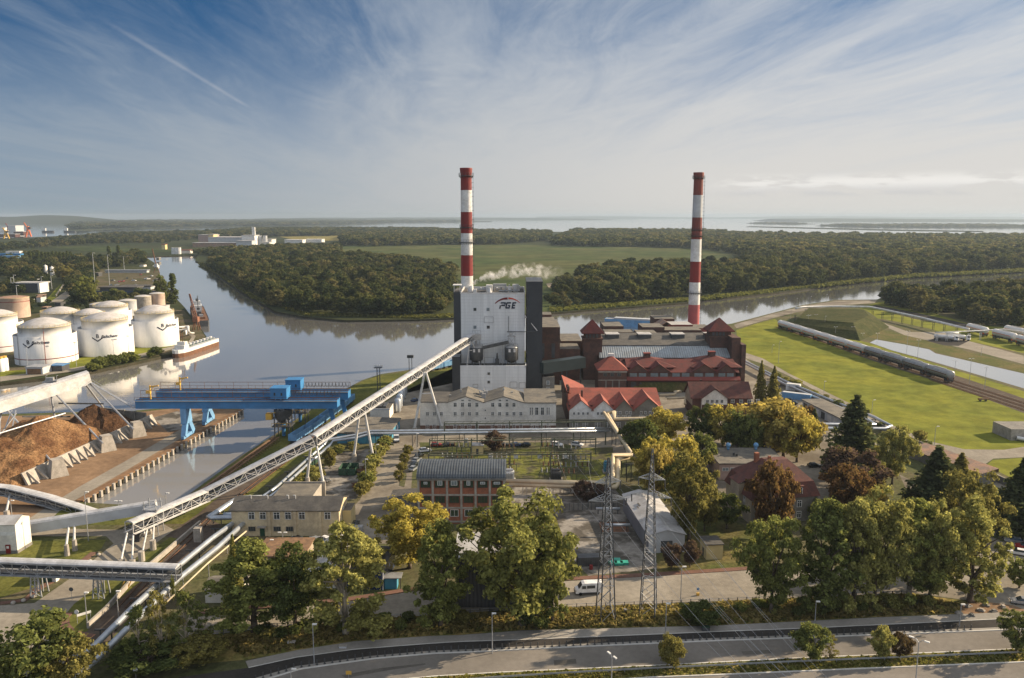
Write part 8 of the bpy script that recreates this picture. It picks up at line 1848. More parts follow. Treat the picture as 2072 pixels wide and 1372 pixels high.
# ================================================================ TREES
import numpy as np
def leaf_mat(name, rnd=None):
 m = bpy.data.materials.new(name); m.use_nodes = True; nt = m.node_tree; nt.nodes.clear(); M[name] = m
 oi = NN(nt, 'ShaderNodeObjectInfo'); g = NN(nt, 'ShaderNodeNewGeometry'); t = NN(nt, 'ShaderNodeTexCoord')
 base = oi.outputs['Color'] if rnd is None else mixc(nt, smooth(nt, oi.outputs['Random'], 0, 1), *rnd)
 if rnd: base = mixc(nt, smooth(nt, oi.outputs['Random'], .80, .84), base, (.130, .120, .052))
 n = noise_tex(nt, t.outputs['Object'], .32, 3, .6)
 k = math_node(nt, 'MULTIPLY', smooth(nt, n, .3, .7, .72, 1.30), smooth(nt, g.outputs['Random Per Island'], 0, 1, .62, 1.42))
 mm = NN(nt, 'ShaderNodeVectorMath', operation='SCALE'); nt.links.new(base, mm.inputs[0]); nt.links.new(k, mm.inputs['Scale'])
 d = NN(nt, 'ShaderNodeBsdfDiffuse'); tr = NN(nt, 'ShaderNodeBsdfTranslucent'); mx = NN(nt, 'ShaderNodeMixShader'); o = NN(nt, 'ShaderNodeOutputMaterial')
 nt.links.new(mm.outputs[0], d.inputs[0]); nt.links.new(mixc(nt, 1.0, mixc(nt, .22, mm.outputs[0], (.19, .18, .04)), (1.4, 1.4, 1.3), 'MULTIPLY'), tr.inputs[0]); mx.inputs[0].default_value = .42
 nt.links.new(d.outputs[0], mx.inputs[1]); nt.links.new(tr.outputs[0], mx.inputs[2]); nt.links.new(mx.outputs[0], o.inputs[0])
leaf_mat('leaf'); leaf_mat('forest_leaf', ((.030, .046, .022), (.092, .098, .038)))
def leaves_mesh(name, pts, size, rng, mname, out=.5, nrm=None):
 n = len(pts); a = rng.normal(size=(n, 3)); b = rng.normal(size=(n, 3))
 if nrm is not None:
  a = np.cross(nrm, a)
 a /= np.linalg.norm(a, axis=1)[:, None] + 1e-9
 b = np.cross(a, b) if nrm is None else np.cross(a, nrm * out + rng.normal(size=(n, 3)) * (1.15 - out))
 b /= np.linalg.norm(b, axis=1)[:, None] + 1e-9
 s = size * rng.uniform(.6, 1.35, n)[:, None]
 a = a * s * .62; b = b * s * .45
 v = np.stack([pts - a, pts + b, pts + a, pts - b], 1).reshape(-1, 3); nv = 4 * n
 f = np.arange(nv).reshape(n, 4)
 me = bpy.data.meshes.new(name)
 me.from_pydata(v.tolist(), [], f.tolist()); me.materials.append(M[mname]); me.update()
 return me
def lobes_for(kind, rng, W, H):
 out = []
 if kind in ('broad', 'round'):
  c, k, n, r0, r1 = ((.53, .46, 130, .045, .085), (.52, .46, 90, .07, .11))[kind == 'round']
  for i in range(n):
   u = rng.normal(size=3); u /= np.linalg.norm(u); r = rng.uniform(.45, .95) if kind == 'broad' else rng.uniform(.6, .9)
   wob = 1 + .22 * math.sin(3 * math.atan2(u[1], u[0]) + u[2] * 4 + W)
   w = W / 2 * r * wob * (1.0 if u[2] > -.2 else .82); out.append((u[0] * w, u[1] * w, H * c + u[2] * H * k * r, W * rng.uniform(r0, r1)))
 elif kind in ('tall', 'sparse'):
  for i in range(110 if kind == 'tall' else 60):
   z = H * rng.uniform(.10, .98); q = (z / H - .1) / .9; w = W / 2 * (.6 + .4 * math.sin(math.pi * min(1, q * .95 + .15))) * math.sqrt(max(.05, 1 - q ** 3))
   a_ = rng.uniform(0, 6.28); w *= 1 + .25 * math.sin(2 * a_ + q * 7 + W); r = w * rng.uniform(.3, .98); out.append((r * math.cos(a_), r * math.sin(a_), z, W * rng.uniform(.045, .095)))
 else:
  for i in range(60):
   z = H * rng.uniform(.05, .98); q = z / H; w = W / 2 * min(1, q * 5 + .2) * math.sqrt(max(.03, 1 - q ** 2.5)); a_ = rng.uniform(0, 6.28)
   out.append((w * .6 * math.cos(a_), w * .6 * math.sin(a_), z, W * rng.uniform(.16, .24)))
 return out
def crown_pts(kind, rng, W, H, n):
 lb = np.array(lobes_for(kind, rng, W, H)); idx = rng.integers(0, len(lb), n); L = lb[idx]
 u = rng.normal(size=(n, 3)); u /= np.linalg.norm(u, axis=1)[:, None]; u[:, 2] = np.where(u[:, 2] < -.3, -u[:, 2] * .6, u[:, 2])
 r = L[:, 3:4] * rng.uniform(.35, 1.35, (n, 1)) ** .8
 p = L[:, :3] + u * r * np.array([1.0, 1.0, 1.25]); p[:, 2] = np.maximum(p[:, 2], .3)
 return p, u, lb
def conifer_pts(rng, W, H, n):
 q = rng.uniform(0, 1, n) ** .75; z = H * (.06 + .93 * (1 - q)); w = W / 2 * np.clip((1 - z / H), .03, 1) ** .8
 na = 7; bi = (rng.integers(0, na, n) + (np.floor(q * 15) % 2) * .5); a_ = (bi + rng.normal(size=n) * .17) * 6.2832 / na + np.floor(q * 15) * .9
 lr = rng.uniform(.55, 1.25, 15 * 16); w = w * lr[(np.floor(q * 14.99) * 16 + np.floor(bi * 2)).astype(int) % 240]
 r = w * rng.uniform(.1, 1.1, n); p = np.stack([r * np.cos(a_), r * np.sin(a_), z - r * .28 - (np.modf(q * 15)[0]) * H * .02], 1); p[:, 2] = np.maximum(p[:, 2], .2)
 return p
TPL = {}
def template(key, kind, W, H, n, ls, seed, trunk_h=None, bark='bark', mname='leaf', out=.5):
 rng = np.random.default_rng(seed)
 if kind == 'conifer': p = conifer_pts(rng, W, H, n); nr = None; lb = None
 else: p, nr, lb = crown_pts(kind, rng, W, H, n)
 me = leaves_mesh('crown', p, ls, rng, mname, nrm=nr, out=out)
 W0, H0 = W, H; W = 2 * float(np.percentile(np.hypot(p[:, 0], p[:, 1]), 97)); H = float(np.percentile(p[:, 2], 99.6))
 mb = MB(); tr = H * .019 + .05; th = H * (.93 if lb is None else .55)
 mb.tube((0, 0, -.2), (0, 0, H * .12), tr * 1.35, tr, 8); mb.tube((0, 0, H * .12), (H * .01, 0, th), tr, tr * .35, 8)
 if lb is not None:
  for k in range(16):
   l_ = lb[int(rng.integers(0, len(lb)))]; z0 = H * rng.uniform(.14, .5); z0 = min(z0, l_[2] - .1); e = Vector(l_[:3]); s_ = Vector((H * .01 * z0 / th, 0, z0))
   mid = s_.lerp(e, .5) + UP * H * .03; mb.tube(s_, mid, tr * .45, tr * .28, 6); mb.tube(mid, e, tr * .28, tr * .10, 5)
 tm = bpy.data.meshes.new('trunk'); tm.from_pydata(mb.v, [], mb.f); tm.materials.append(M[bark]); tm.polygons.foreach_set('use_smooth', [True] * len(tm.polygons)); tm.update()
 TPL[key] = (me, tm, W, H)
for i in range(3): template(f'broad{i}', 'broad', 16, 19, 21000, .42, 11 + i)
for i in range(3): template(f'tall{i}', 'tall', 13, 21, 16500, .43, 21 + i, bark='bark_pale' if i == 2 else 'bark')
for i in range(2): template(f'round{i}', 'round', 10, 10, 7000, .44, 31 + i)
for i in range(2): template(f'sparse{i}', 'sparse', 12, 20, 4200, .42, 41 + i, bark='bark_pale')
for i in range(2): template(f'conifer{i}', 'conifer', 10, 18, 6500, .62, 51 + i)
template('column0', 'column', 5, 20, 2600, .8, 61)
for i in range(2): template(f'bush{i}', 'round', 4, 3.2, 1500, .34, 71 + i)
GREEN, MIDG, YGREEN, YELLOW, GOLD, RUST, PURPLE, DARK, SPRUCE, OLIVE = (.172, .188, .056), (.130, .150, .048), (.272, .262, .085), (.38, .32, .075), (.36, .285, .080), (.140, .080, .038), (.100, .066, .056), (.078, .098, .034), (.072, .088, .042), (.190, .172, .055)
random.seed(3)
def tree(key, bx, by, ty, wpx, color, label, name='tree', cat='tree', group=None):
 me, tm, W, H = TPL[key]; b = P(bx, by); h = PY(bx, ty, b.y).z; w = wpx * mpp(bx, by, b.y)
 t = thing(name, label, cat, tuple(b), random.uniform(0, 6.28), group); t.scale = (w / W, w / W, h / H)
 c = bpy.data.objects.new('crown', me); COL.objects.link(c); c.parent = t; c.color = (*color, 1)
 k = bpy.data.objects.new('trunk', tm); COL.objects.link(k); k.parent = t
 return t
TR = [
 ('tall0', 515, 1278, 1098, 190, GREEN, 'tall green poplar with yellowish tip nearest the silver pipes'), ('broad1', 598, 1270, 1112, 160, DARK, 'dark green poplar between the two lighter ones at lower left'), ('tall2', 700, 1285, 1062, 168, YGREEN, 'leaning yellow-green poplar with pale bare branches'),
 ('round1', 742, 1180, 1098, 70, YGREEN, 'small yellow-green tree before the dark blue shed'), ('broad0', 828, 1150, 1008, 152, YELLOW, 'rounded bright yellow tree in front of the brick hall'), ('tall1', 892, 1268, 1058, 122, GREEN, 'green poplar hiding the left end of the dark roadside shed'),
 ('broad0', 1056, 1268, 1000, 236, (.20, .205, .064), 'very large green poplar in front of the dark roadside shed'), ('tall0', 1118, 1258, 1070, 70, GREEN, 'green poplar merging with the very large one by the white van'), ('round1', 1085, 1272, 1216, 84, DARK, 'dark bush at the foot of the large poplars'),
 ('broad1', 1560, 1242, 1050, 140, GREEN, 'green poplar at the left end of the row on the right verge'), ('tall1', 1665, 1240, 1018, 132, MIDG, 'second poplar from the left in the row on the right verge'), ('tall0', 1725, 1236, 1014, 120, YGREEN, 'pale yellowish poplar in the middle of the right hand row'),
 ('broad2', 1768, 1228, 1000, 160, YGREEN, 'broadest and highest poplar of the right hand row'), ('tall2', 1838, 1215, 1012, 140, GREEN, 'poplar with twin dark trunks in the right hand row'), ('broad0', 1880, 1220, 1022, 120, YGREEN, 'poplar with a strongly leaning trunk in the right hand row'), ('tall1', 1962, 1218, 1012, 120, YGREEN, 'rightmost poplar of the row beside the rubble'),
 ('broad1', 1952, 1130, 958, 135, OLIVE, 'olive and gold tree rising behind the right end of the poplar row'), ('conifer0', 1725, 948, 803, 108, SPRUCE, 'tall dark spruce beside the bend of the silver pipes'), ('conifer1', 1890, 1045, 908, 124, SPRUCE, 'dark layered pine before the brown roofed shed'), ('conifer0', 1940, 1000, 918, 60, OLIVE, 'thin ragged brownish conifer right of the pine'), ('conifer1', 2062, 1080, 930, 120, SPRUCE, 'dark conifer cut off by the right edge'),
 ('conifer0', 1752, 935, 890, 30, (.03, .045, .04), 'small bluish spruce beneath the tall spruce'), ('conifer1', 1786, 940, 892, 26, SPRUCE, 'small slim spruce by the pale yellow maple'), ('conifer0', 1835, 1035, 985, 34, SPRUCE, 'small dark spruce behind the poplar row'), ('conifer1', 1855, 1040, 1000, 26, SPRUCE, 'smallest dark spruce behind the poplar row'),
 ('round0', 1728, 1005, 912, 128, PURPLE, 'broad purple leaved tree behind the mansard villa'), ('round1', 1712, 1030, 945, 96, RUST, 'rust coloured chestnut in front of the purple tree'), ('round0', 1757, 1040, 985, 64, GOLD, 'low golden brown tree below the rust coloured chestnut'), ('broad2', 1805, 980, 865, 84, YGREEN, 'pale yellow maple behind the brown roofed shed'),
 ('round1', 1560, 1085, 940, 96, RUST, 'big round rust coloured chestnut in front of the mansard villa'), ('round0', 1545, 905, 812, 150, GOLD, 'wide golden tree behind the pink store'), ('round1', 1612, 935, 838, 92, YELLOW, 'golden tree right of the wide one by the pipe support'), ('round0', 1490, 912, 832, 66, MIDG, 'green tree at the left side of the golden one'), ('round1', 1520, 920, 842, 58, GREEN, 'lighter green tree in front of the golden one'), ('broad0', 1418, 900, 818, 72, DARK, 'dark green tree below the gabled villa'),
 ('round1', 1585, 925, 818, 118, GOLD, 'golden tree in the middle of the wide golden clump'), ('broad0', 1318, 1000, 892, 84, YELLOW, 'yellow green tree right behind the cream steam pipes'), ('round0', 1462, 905, 822, 70, YELLOW, 'yellow tree at the left end of the golden clump'), ('round1', 1640, 900, 850, 64, GOLD, 'low golden tree at the right end of the golden clump'), ('round0', 1760, 1010, 945, 60, OLIVE, 'olive tree between purple tree and pale maple'), ('broad1', 1690, 965, 900, 60, MIDG, 'green tree behind the purple one'), ('round1', 1470, 1070, 1000, 70, DARK, 'dark tree in the shade left of the mansard villa'), ('broad2', 1990, 1060, 985, 70, MIDG, 'green tree among the conifers at right'), ('round1', 1425, 1075, 985, 70, OLIVE, 'olive tree in the shade beside the large olive one'), ('round1', 1665, 1060, 1010, 60, MIDG, 'green tree at the right corner of the mansard villa'),
 ('round0', 1345, 892, 828, 92, YELLOW, 'yellow tree at the end of the red roofed workshop'), ('round1', 1296, 935, 848, 84, DARK, 'dark tree beside the steam pipe loop'), ('round0', 1360, 985, 882, 100, YELLOW, 'bright yellow tree over the substation corner'), ('broad1', 1394, 1095, 918, 116, OLIVE, 'large olive tree behind the corrugated shed'), ('round1', 1330, 1010, 905, 80, GOLD, 'dull gold tree behind the second pylon top'), ('round1', 1370, 1020, 935, 66, DARK, 'dark tree between the yellow ones behind the corrugated shed'), ('round0', 1420, 950, 880, 66, MIDG, 'mid green tree between yellow ones and pink store'),
 ('conifer0', 1537, 830, 732, 30, OLIVE, 'thin brownish larch by the lawn, the left one of two'), ('conifer1', 1563, 830, 742, 34, OLIVE, 'thin brownish larch by the lawn, the right one of two'), ('round0', 1632, 862, 822, 30, RUST, 'small reddish tree in front of the garage row'), ('conifer1', 1645, 890, 828, 34, SPRUCE, 'dark spruce by the garage row'), ('conifer0', 1625, 880, 824, 24, SPRUCE, 'slim dark spruce left of the garage row'),
 ('round0', 1187, 1014, 976, 58, PURPLE, 'dark purple bush by the worn concrete yard'), ('round1', 1216, 1012, 982, 40, PURPLE, 'reddish purple bush right of the dark purple one'), ('round0', 1358, 1152, 1100, 40, PURPLE, 'purple small tree at the gable of the corrugated shed'), ('round1', 1396, 1148, 1096, 40, PURPLE, 'purple small tree next to the yellow hut'),
 ('round0', 1420, 1262, 1222, 84, DARK, 'dark green bush on the dry verge right of the pylons'), ('round0', 70, 1400, 1256, 170, MIDG, 'dense green tree in the bottom left corner'), ('round1', 150, 1392, 1290, 110, OLIVE, 'brownish olive tree in the bottom left corner'),
 ('sparse0', 285, 1350, 1225, 70, MIDG, 'dark drooping birch just right of the silver pipes'), ('sparse1', 330, 1340, 1192, 80, OLIVE, 'drooping birch with pale twigs in the thicket'), ('sparse0', 378, 1328, 1196, 76, MIDG, 'third dark birch in the thicket near the poplars'), ('sparse1', 415, 1318, 1215, 66, MIDG, 'thin birch at the right end of the thicket'), ('round0', 300, 1355, 1305, 150, DARK, 'dark undergrowth bush beneath the birches'), ('round1', 400, 1340, 1292, 110, OLIVE, 'olive undergrowth bush beside the poplars'),
 ('round0', 1357, 1352, 1286, 58, OLIVE, 'small round olive tree on the median, the left one'), ('round1', 1640, 1338, 1264, 76, MIDG, 'small green tree on the median with a low fork'), ('sparse1', 1678, 1334, 1284, 40, OLIVE, 'thin sapling beside the forked median tree'), ('round0', 1782, 1334, 1272, 50, YGREEN, 'small yellow-green tree on the median'), ('round1', 1822, 1332, 1284, 50, (.09, .06, .035), 'brown leafless looking bush on the median'), ('broad1', 2056, 1322, 1240, 84, MIDG, 'green tree on the median at the right edge'),
 ('round0', 2062, 1190, 1128, 64, GREEN, 'small green tree by the parked cars at the right edge'), ('broad2', 352, 1225, 1165, 10, GREEN, 'thin sapling by the fat pipes'),
 ('conifer0', 478, 1235, 1085, 44, YGREEN, 'slim pale green tree poking above the left poplar'), ('round1', 870, 1000, 945, 34, OLIVE, 'small olive tree at the corner of the barrel roof hall'), ('round0', 1000, 915, 874, 46, PURPLE, 'dark purple tree by the pipes before the office block'), ('round1', 668, 948, 908, 26, OLIVE, 'small tree by the second conveyor leg'),
]
for r in TR: tree(*r)
for px, py, ty in ((825, 922, 900), (819, 939, 918), (814, 956, 935), (808, 975, 952)): tree('round0', px, py, ty, 23, OLIVE, 'small round clipped tree in the row along the plant road', 'clipped_tree', 'tree', 'round clipped trees on the plant road')
hedge = [(786, 900), (760, 935), (745, 985), (735, 1008)]
for i in range(16):
 p, d = lerp_line(hedge, (i + .5) / 16); u = dup if False else None
 me, tm, W, H = TPL['bush%d' % (i % 2)]; s_ = random.uniform(.8, 1.35); t = thing('hedge_bush', 'leafy bush in the hedge between plant road and scrap yard', 'bush', (p.x + random.uniform(-.6, .6), p.y, 0), random.uniform(0, 6), 'hedge bushes along the plant road'); t.scale = (s_ * 1.1, s_ * 1.1, s_ * random.uniform(.9, 1.4))
 c = bpy.data.objects.new('crown', me); COL.objects.link(c); c.parent = t; c.color = (*random.choice([GREEN, OLIVE, YGREEN, MIDG]), 1)
def scatter_bush(n, poly, lo, hi, cols, label, group, name='bush'):
 for i in range(n):
  k = random.randrange(len(poly) - 1); u = random.random(); p = P(*poly[k]).lerp(P(*poly[k + 1]), u) + Vector((random.uniform(-2.5, 2.5), random.uniform(-2.5, 2.5), 0))
  me, tm, W, H = TPL['bush%d' % (i % 2)]; s_ = random.uniform(lo, hi)
  o = bpy.data.objects.new(name, me); COL.objects.link(o); o.location = (p.x, p.y, 0); o.scale = (s_, s_, s_ * random.uniform(.7, 1.2)); o.rotation_euler.z = random.uniform(0, 6); o.color = (*random.choice(cols), 1); tag(o, label, 'bush', group)
scatter_bush(26, [(160, 756), (200, 746), (250, 735), (300, 724), (320, 718)], .9, 1.9, [MIDG, DARK, GREEN], 'dense green bush on the tank farm river bank', 'bushes along the tank farm bank')
scatter_bush(24, [(1560, 762), (1640, 798), (1700, 826), (1790, 868), (1860, 900), (1960, 945)], .7, 1.3, [MIDG, YGREEN, OLIVE], 'low bush growing along the grey wall by the lawn road', 'bushes along the perimeter wall')
scatter_bush(18, [(600, 990), (640, 965), (690, 915), (740, 905)], .5, 1.1, [OLIVE, YGREEN, MIDG], 'weedy bush growing in the scrap yard', 'weeds in the scrap yard')
scatter_bush(26, [(210, 602), (260, 600), (330, 600), (345, 610)], 1.2, 2.6, [MIDG, OLIVE, DARK], 'bush in the rough strip before the far depot', 'bushes before the far depot')
scatter_bush(34, [(1500, 1232), (1600, 1238), (1700, 1232), (1800, 1226), (1900, 1224)], .35, .8, [OLIVE, MIDG, YGREEN], 'low scrub beneath the right hand poplars', 'scrub under the right hand poplars')
scatter_bush(26, [(450, 1300), (560, 1285), (700, 1275), (860, 1262), (1000, 1254)], .4, .9, [DARK, MIDG, OLIVE], 'low scrub beneath the lower left poplars', 'scrub under the left hand poplars')
for px, py, ty, w, cl, lb in ((352, 614, 554, 17, DARK, 'tall narrow poplar on the far river bank'), (330, 616, 557, 30, MIDG, 'dense dark tree beside the tall narrow poplar'), (178, 615, 560, 44, GREEN, 'large green tree behind the tank farm'), (127, 566, 538, 38, OLIVE, 'yellowish green tree among the far trees on the left'), (222, 530, 498, 9, DARK, 'far dark poplar, left one of the pair by the white house'), (241, 531, 497, 9, DARK, 'far dark poplar, right one of the pair by the white house')):
 tree('column0' if w < 20 else 'broad0', px, py, ty, w, cl, lb, 'tree', 'tree')
for i in range(13): tree('column0', 152 - 7.5 * i if i > 9 else 80 + 7.2 * i, 536 - (i % 3), 508 + (i % 4), 7.5, DARK, 'dark slender poplar in the far row on the left bank', 'poplar', 'tree', 'far poplar row on the left bank')
for i in range(3): template(f'wood{i}', ['round', 'round', 'tall'][i], 14, 16, 1700, 1.2, 81 + i, mname='forest_leaf', out=.9)
for i in range(2): template(f'far{i}', ['round', 'broad'][i], 15, 16, 170, 3.4, 91 + i, mname='forest_leaf')
def inside(x, y, poly):
 c = False; n = len(poly)
 for i in range(n):
  a, b = poly[i], poly[i - 1]
  if (a.y > y) != (b.y > y) and x < (b.x - a.x) * (y - a.y) / (b.y - a.y) + a.x: c = not c
 return c
WOODS = [
 ([(425, 540), (470, 514), (560, 506), (640, 508), (690, 520), (800, 533), (915, 548), (917, 634), (850, 640), (700, 641), (620, 634), (560, 624), (520, 600), (480, 580), (448, 558)], 12.5, 11, 19, 0),
 ([(1100, 606), (1115, 575), (1180, 562), (1200, 600), (1205, 620), (1120, 628)], 17, 6, 13, 0),
 ([(1165, 602), (1175, 563), (1250, 550), (1400, 546), (1500, 541), (1640, 529), (1770, 521), (2300, 516), (2500, 533), (2072, 545), (1850, 556), (1770, 564), (1700, 570), (1646, 578), (1560, 588), (1420, 600), (1330, 608), (1213, 617)], 13.5, 14, 22, 0),
 ([(1120, 500), (1125, 488), (1150, 476), (1160, 470), (1440, 471), (1500, 478), (1700, 481), (2072, 483), (2600, 487), (2600, 518), (2072, 519), (1770, 522), (1640, 530), (1510, 540), (1490, 517), (1420, 505), (1300, 500)], 21, 14, 24, 0),
 ([(690, 498), (690, 481), (780, 474), (960, 471), (1112, 472), (1116, 488), (1000, 496), (900, 496), (760, 499)], 20, 15, 23, 0),
 ([(400, 486), (410, 474), (500, 467), (690, 466), (860, 466), (960, 470), (780, 473), (690, 478), (500, 480)], 24, 14, 22, 0),
 ([(385, 514), (440, 507), (560, 503), (690, 500), (690, 514), (600, 506), (480, 513), (430, 520)], 17, 9, 15, 0),
 ([(0, 560), (0, 530), (60, 520), (140, 528), (200, 528), (290, 516), (300, 535), (200, 545), (186, 560), (150, 558), (100, 552), (60, 570)], 14, 9, 16, 0),
 ([(-60, 516), (90, 488), (205, 477), (400, 470), (395, 484), (330, 492), (200, 494), (100, 500), (0, 510)], 24, 9, 17, 0),
 ([(140, 466), (205, 463.5), (400, 459), (600, 457), (800, 450.3), (930, 449.3), (960, 448.6), (860, 447), (600, 447), (300, 447), (150, 452)], 75, 18, 30, .3),
 ([(1655, 457), (1800, 459.6), (2050, 460), (2400, 459.6), (2400, 457.8), (2072, 457), (2000, 455.2), (1800, 454.8), (1690, 455)], 42, 8, 17, .3), ([(1515, 451.9), (1600, 453.5), (1640, 453), (1600, 451.7), (1545, 451)], 60, 8, 14, .3),
 ([(1650, 447.2), (1990, 448.6), (2400, 448.6), (2400, 444.5), (1900, 444.2), (1700, 444.6)], 110, 9, 15, .3),
]
WOODS += [([(138, 562), (190, 550), (182, 590), (206, 615), (150, 615), (140, 590)], 10, 7, 13, 0), ([(206, 615), (206, 600), (345, 600), (352, 617)], 8, 3, 7, 0), ([(0, 642), (0, 612), (90, 610), (125, 622), (60, 632)], 10, 4, 8, 0), ([(0, 602), (10, 575), (80, 560), (105, 575), (40, 596)], 11, 6, 11, 0), ([(120, 632), (150, 618), (330, 618), (345, 624), (240, 622)], 9, 3, 6, 0)]
CAPE = [(1795, 618), (1860, 632), (1940, 646), (2000, 660), (2072, 668), (2300, 690), (2300, 596), (2072, 590), (1900, 598), (1800, 604)]
random.seed(19); allp = []
for wi, (pl_, sp, lo, hi, z) in enumerate(WOODS + [(CAPE, 12, 11, 19, 0)]):
 poly = [P(*p) for p in pl_]; y0 = min(p.y for p in poly); y1 = max(p.y for p in poly); x0 = min(p.x for p in poly); x1 = max(p.x for p in poly)
 y = y0
 while y < y1:
  x = x0
  while x < x1:
   px, py = x + random.uniform(-.45, .45) * sp, y + random.uniform(-.45, .45) * sp
   if abs(px) < py * .78 + 60 and random.random() < .88 and mnoise.noise(Vector((px, py, 0)) / (4 * sp)) > -.38 and inside(px, py, poly): allp.append((py, px, z, lo + (hi - lo) * random.random() ** 1.4 * (1.25 if random.random() < .12 else 1), wi))
   x += sp
  y += sp
allp.sort(key=lambda a: a[0] / a[3])
near_, far_ = allp[:285], allp[285:]
WL = {0: ('leafy tree of the dense wood on the island across the river', 'trees on the island bank left of the tower'), 1: ('small tree on the marshy bank right of the dark side tower', 'trees on the marshy bank'), 2: ('tall tree of the wood on the river bank behind the banded chimney', 'trees on the right river bank'), **{i: ('bushy tree on the left bank behind the white storage tanks', 'trees behind the tank farm') for i in (7, 13, 14, 15, 16, 17)}, len(WOODS): ('dark bushy tree of the clump beyond the rail yard at right', 'trees on the cape at right')}
for i, (y, x, z, h, wi) in enumerate(near_):
 me = TPL['wood%d' % (i % 3)][0]; o = bpy.data.objects.new('tree', me); COL.objects.link(o); o.location = (x, y, z); s_ = h / 16; o.scale = (s_ * random.uniform(.9, 1.25), s_ * random.uniform(.9, 1.25), s_); o.rotation_euler.z = random.uniform(0, 6.28)
 lb, gr = WL.get(wi, ('distant tree in the woods beyond the river', 'trees beyond the river')); tag(o, lb, 'tree', gr)
ng = bpy.data.node_groups.new('wood', 'GeometryNodeTree'); ng.interface.new_socket('Geometry', in_out='INPUT', socket_type='NodeSocketGeometry'); ng.interface.new_socket('Geometry', in_out='OUTPUT', socket_type='NodeSocketGeometry')
gi, go = NN(ng, 'NodeGroupInput'), NN(ng, 'NodeGroupOutput'); jn = NN(ng, 'GeometryNodeJoinGeometry')
def attr(nm, ty):
 n = NN(ng, 'GeometryNodeInputNamedAttribute', data_type=ty); n.inputs['Name'].default_value = nm; return n.outputs[0]
for k, key in enumerate(('wood0', 'wood1', 'wood2', 'far0', 'far1')):
 so_ = bpy.data.objects.new('wood_tree', TPL[key][0]); ob = NN(ng, 'GeometryNodeObjectInfo'); ob.inputs['Object'].default_value = so_; ob.inputs['As Instance'].default_value = True
 ip = NN(ng, 'GeometryNodeInstanceOnPoints'); cmp_ = NN(ng, 'FunctionNodeCompare', data_type='INT', operation='EQUAL')
 ng.links.new(attr('kind', 'INT'), cmp_.inputs['A'] if 'A' in [i.name for i in cmp_.inputs if i.enabled] else cmp_.inputs[2]); [i for i in cmp_.inputs if i.enabled][1].default_value = k
 ng.links.new(gi.outputs[0], ip.inputs['Points']); ng.links.new(cmp_.outputs[0], ip.inputs['Selection']); ng.links.new(ob.outputs['Geometry'], ip.inputs['Instance'])
 ng.links.new(attr('turn', 'FLOAT_VECTOR'), ip.inputs['Rotation']); ng.links.new(attr('size', 'FLOAT_VECTOR'), ip.inputs['Scale']); ng.links.new(ip.outputs[0], jn.inputs[0])
ng.links.new(jn.outputs[0], go.inputs[0])
me = bpy.data.meshes.new('forest'); me.from_pydata([(x, y, z) for y, x, z, h, w in far_], [], [])
kd = me.attributes.new('kind', 'INT', 'POINT'); tn = me.attributes.new('turn', 'FLOAT_VECTOR', 'POINT'); sz = me.attributes.new('size', 'FLOAT_VECTOR', 'POINT')
kd.data.foreach_set('value', [random.randrange(3) if y < 1500 else 3 + random.randrange(2) for y, *_ in far_])
tn.data.foreach_set('vector', [c for _ in far_ for c in (0, 0, random.uniform(0, 6.28))])
sz.data.foreach_set('vector', [c for y, x, z, h, w in far_ for c in (h / 16 * random.uniform(1, 1.5) * (1 if y < 3900 else 2.6),) * 2 + (h / 16,)])
fo = bpy.data.objects.new('forest', me); COL.objects.link(fo); fo['kind'] = 'stuff'
mo = fo.modifiers.new('wood', 'NODES'); mo.node_group = ng
def grass(name, poly, n, h, cols, z=.02):
 rng = np.random.default_rng(n); pg = [P(*p) for p in poly]; x0, x1 = min(p.x for p in pg), max(p.x for p in pg); y0, y1 = min(p.y for p in pg), max(p.y for p in pg); pts = []
 while len(pts) < n:
  x, y = rng.uniform(x0, x1), rng.uniform(y0, y1)
  if inside(x, y, pg): pts.append((x, y, z + h * .4))
 me = leaves_mesh(name, np.array(pts) * 1.0, h * 1.5, rng, 'leaf', nrm=np.tile(np.array([0., 0., .15]), (n, 1)) + rng.normal(size=(n, 3)) * .8); o = bpy.data.objects.new(name, me); COL.objects.link(o); o.color = (*cols, 1); o['kind'] = 'stuff'
VG = [(430, 1296), (743, 1258), (1017, 1240), (1300, 1227), (1523, 1218), (1850, 1205), (1940, 1225), (1935, 1240), (1449, 1264), (1056, 1274), (716, 1295), (500, 1330)]
grass('verge_grass', VG, 9000, .62, (.215, .172, .066)); grass('verge_weeds', VG, 4500, .5, (.12, .125, .035))
grass('median_grass', [(a_[0], a_[1] + 2) for a_ in CW_L[3:]] + [(a_[0], a_[1] - 2) for a_ in MD_L[3:]][::-1], 5000, .34, (.12, .12, .03))
grass('reeds', [(400, 534), (440, 556), (510, 604), (620, 640), (850, 645), (917, 642), (917, 636), (850, 640), (620, 634), (520, 602), (448, 556), (410, 532)], 3500, 1.6, (.075, .080, .024)); grass('reeds', [(1113, 632), (1213, 624), (1397, 610), (1560, 592), (1646, 581), (1646, 577), (1560, 587), (1397, 604), (1213, 616), (1113, 624)], 3500, 1.8, (.085, .095, .028)); grass('reeds', [(1640, 583), (1770, 569), (1850, 561), (2072, 550), (2200, 545), (2200, 541), (2072, 545), (1850, 556), (1770, 564), (1640, 578)], 5000, 2.4, (.060, .070, .024))
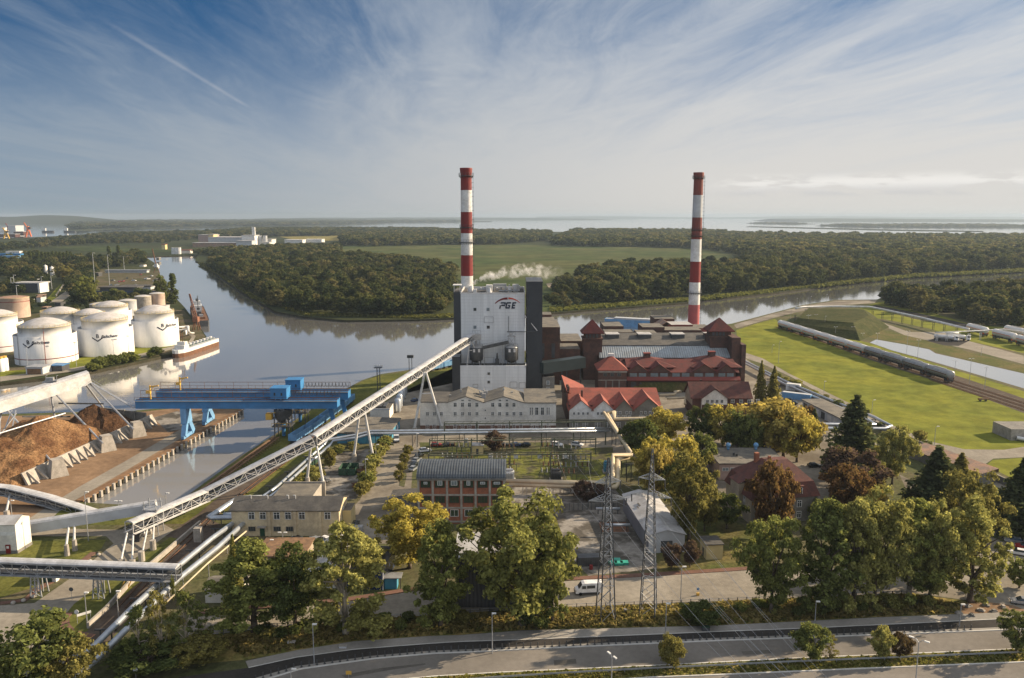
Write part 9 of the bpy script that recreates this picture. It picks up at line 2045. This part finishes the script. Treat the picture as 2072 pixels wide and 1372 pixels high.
def steam(label, px, py, Y, L_, rise, r0, grow, dens, seed):
 c = PY(px, py, Y); mb = MB(); mb.box(c.x - 1.5, c.x + L_, Y - r0 - grow * L_ - 2, Y + r0 + grow * L_ + 2, c.z - 1.5, c.z + rise + grow * L_ + 5)
 m = bpy.data.materials.new('steam'); m.use_nodes = True; nt = m.node_tree; nt.nodes.remove(nt.nodes['Principled BSDF'])
 g = NN(nt, 'ShaderNodeNewGeometry'); s = NN(nt, 'ShaderNodeSeparateXYZ'); nt.links.new(g.outputs['Position'], s.inputs[0])
 u = math_node(nt, 'SUBTRACT', s.outputs[0], c.x); zc = math_node(nt, 'MULTIPLY', math_node(nt, 'SUBTRACT', 1.0, math_node(nt, 'EXPONENT', math_node(nt, 'MULTIPLY', u, -1 / 8))), rise)
 n0 = noise_tex(nt, g.outputs['Position'], .16, 3, .6); dz_ = math_node(nt, 'SUBTRACT', math_node(nt, 'SUBTRACT', s.outputs[2], c.z), math_node(nt, 'ADD', zc, smooth(nt, n0, 0, 1, -3, 3)))
 dy_ = math_node(nt, 'SUBTRACT', s.outputs[1], Y); d = math_node(nt, 'SQRT', math_node(nt, 'ADD', math_node(nt, 'MULTIPLY', dz_, dz_), math_node(nt, 'MULTIPLY', dy_, dy_)))
 rr_2 = math_node(nt, 'ADD', math_node(nt, 'MULTIPLY', math_node(nt, 'MAXIMUM', u, 0), grow), r0); q = math_node(nt, 'DIVIDE', d, rr_2)
 n1 = noise_tex(nt, g.outputs['Position'], .30 + seed * .01, 5, .65, .6); f = math_node(nt, 'MULTIPLY', smooth(nt, q, .25, 1.0, 1, 0), smooth(nt, n1, .44, .66))
 f = math_node(nt, 'MULTIPLY', f, smooth(nt, u, L_ * .45, L_, 1, .0)); f = math_node(nt, 'MULTIPLY', f, smooth(nt, u, -1, .3)); f = math_node(nt, 'MULTIPLY', f, smooth(nt, u, 2, L_ * .6, 1.0, .38))
 v = NN(nt, 'ShaderNodeVolumePrincipled'); v.inputs['Color'].default_value = (.96, .96, .97, 1); v.inputs['Anisotropy'].default_value = .3; nt.links.new(math_node(nt, 'MULTIPLY', f, dens), v.inputs['Density']); nt.links.new(v.outputs[0], nt.nodes['Material Output'].inputs['Volume'])
 M['steam'] = m; o = mb.build('steam', 'steam'); tag(o, label, 'steam', None, 'stuff')
steam('white steam drifting right from the tower roof beside the chimney', 944, 582, 361, 46, 7.5, .8, .095, 1.6, 3)
steam('small wisp of steam at the foot of the darker chimney', 1378, 666, 452, 10, 4, .7, .14, .35, 9)
# ================================================================ THE AIR
mb = MB(); mb.box(-26000, 26000, -600, 29000, -4.0, 125.0)
hz = bpy.data.materials.new('haze'); hz.use_nodes = True; nt = hz.node_tree
nt.nodes.remove(nt.nodes['Principled BSDF'])
pv = NN(nt, 'ShaderNodeVolumePrincipled')
pv.inputs['Color'].default_value = (.36, .45, .56, 1); pv.inputs['Density'].default_value = 7.0e-5; pv.inputs['Anisotropy'].default_value = .22
nt.links.new(pv.outputs[0], nt.nodes['Material Output'].inputs['Volume'])
M['haze'] = hz
tag(mb.build('haze', 'haze'), kind='stuff')
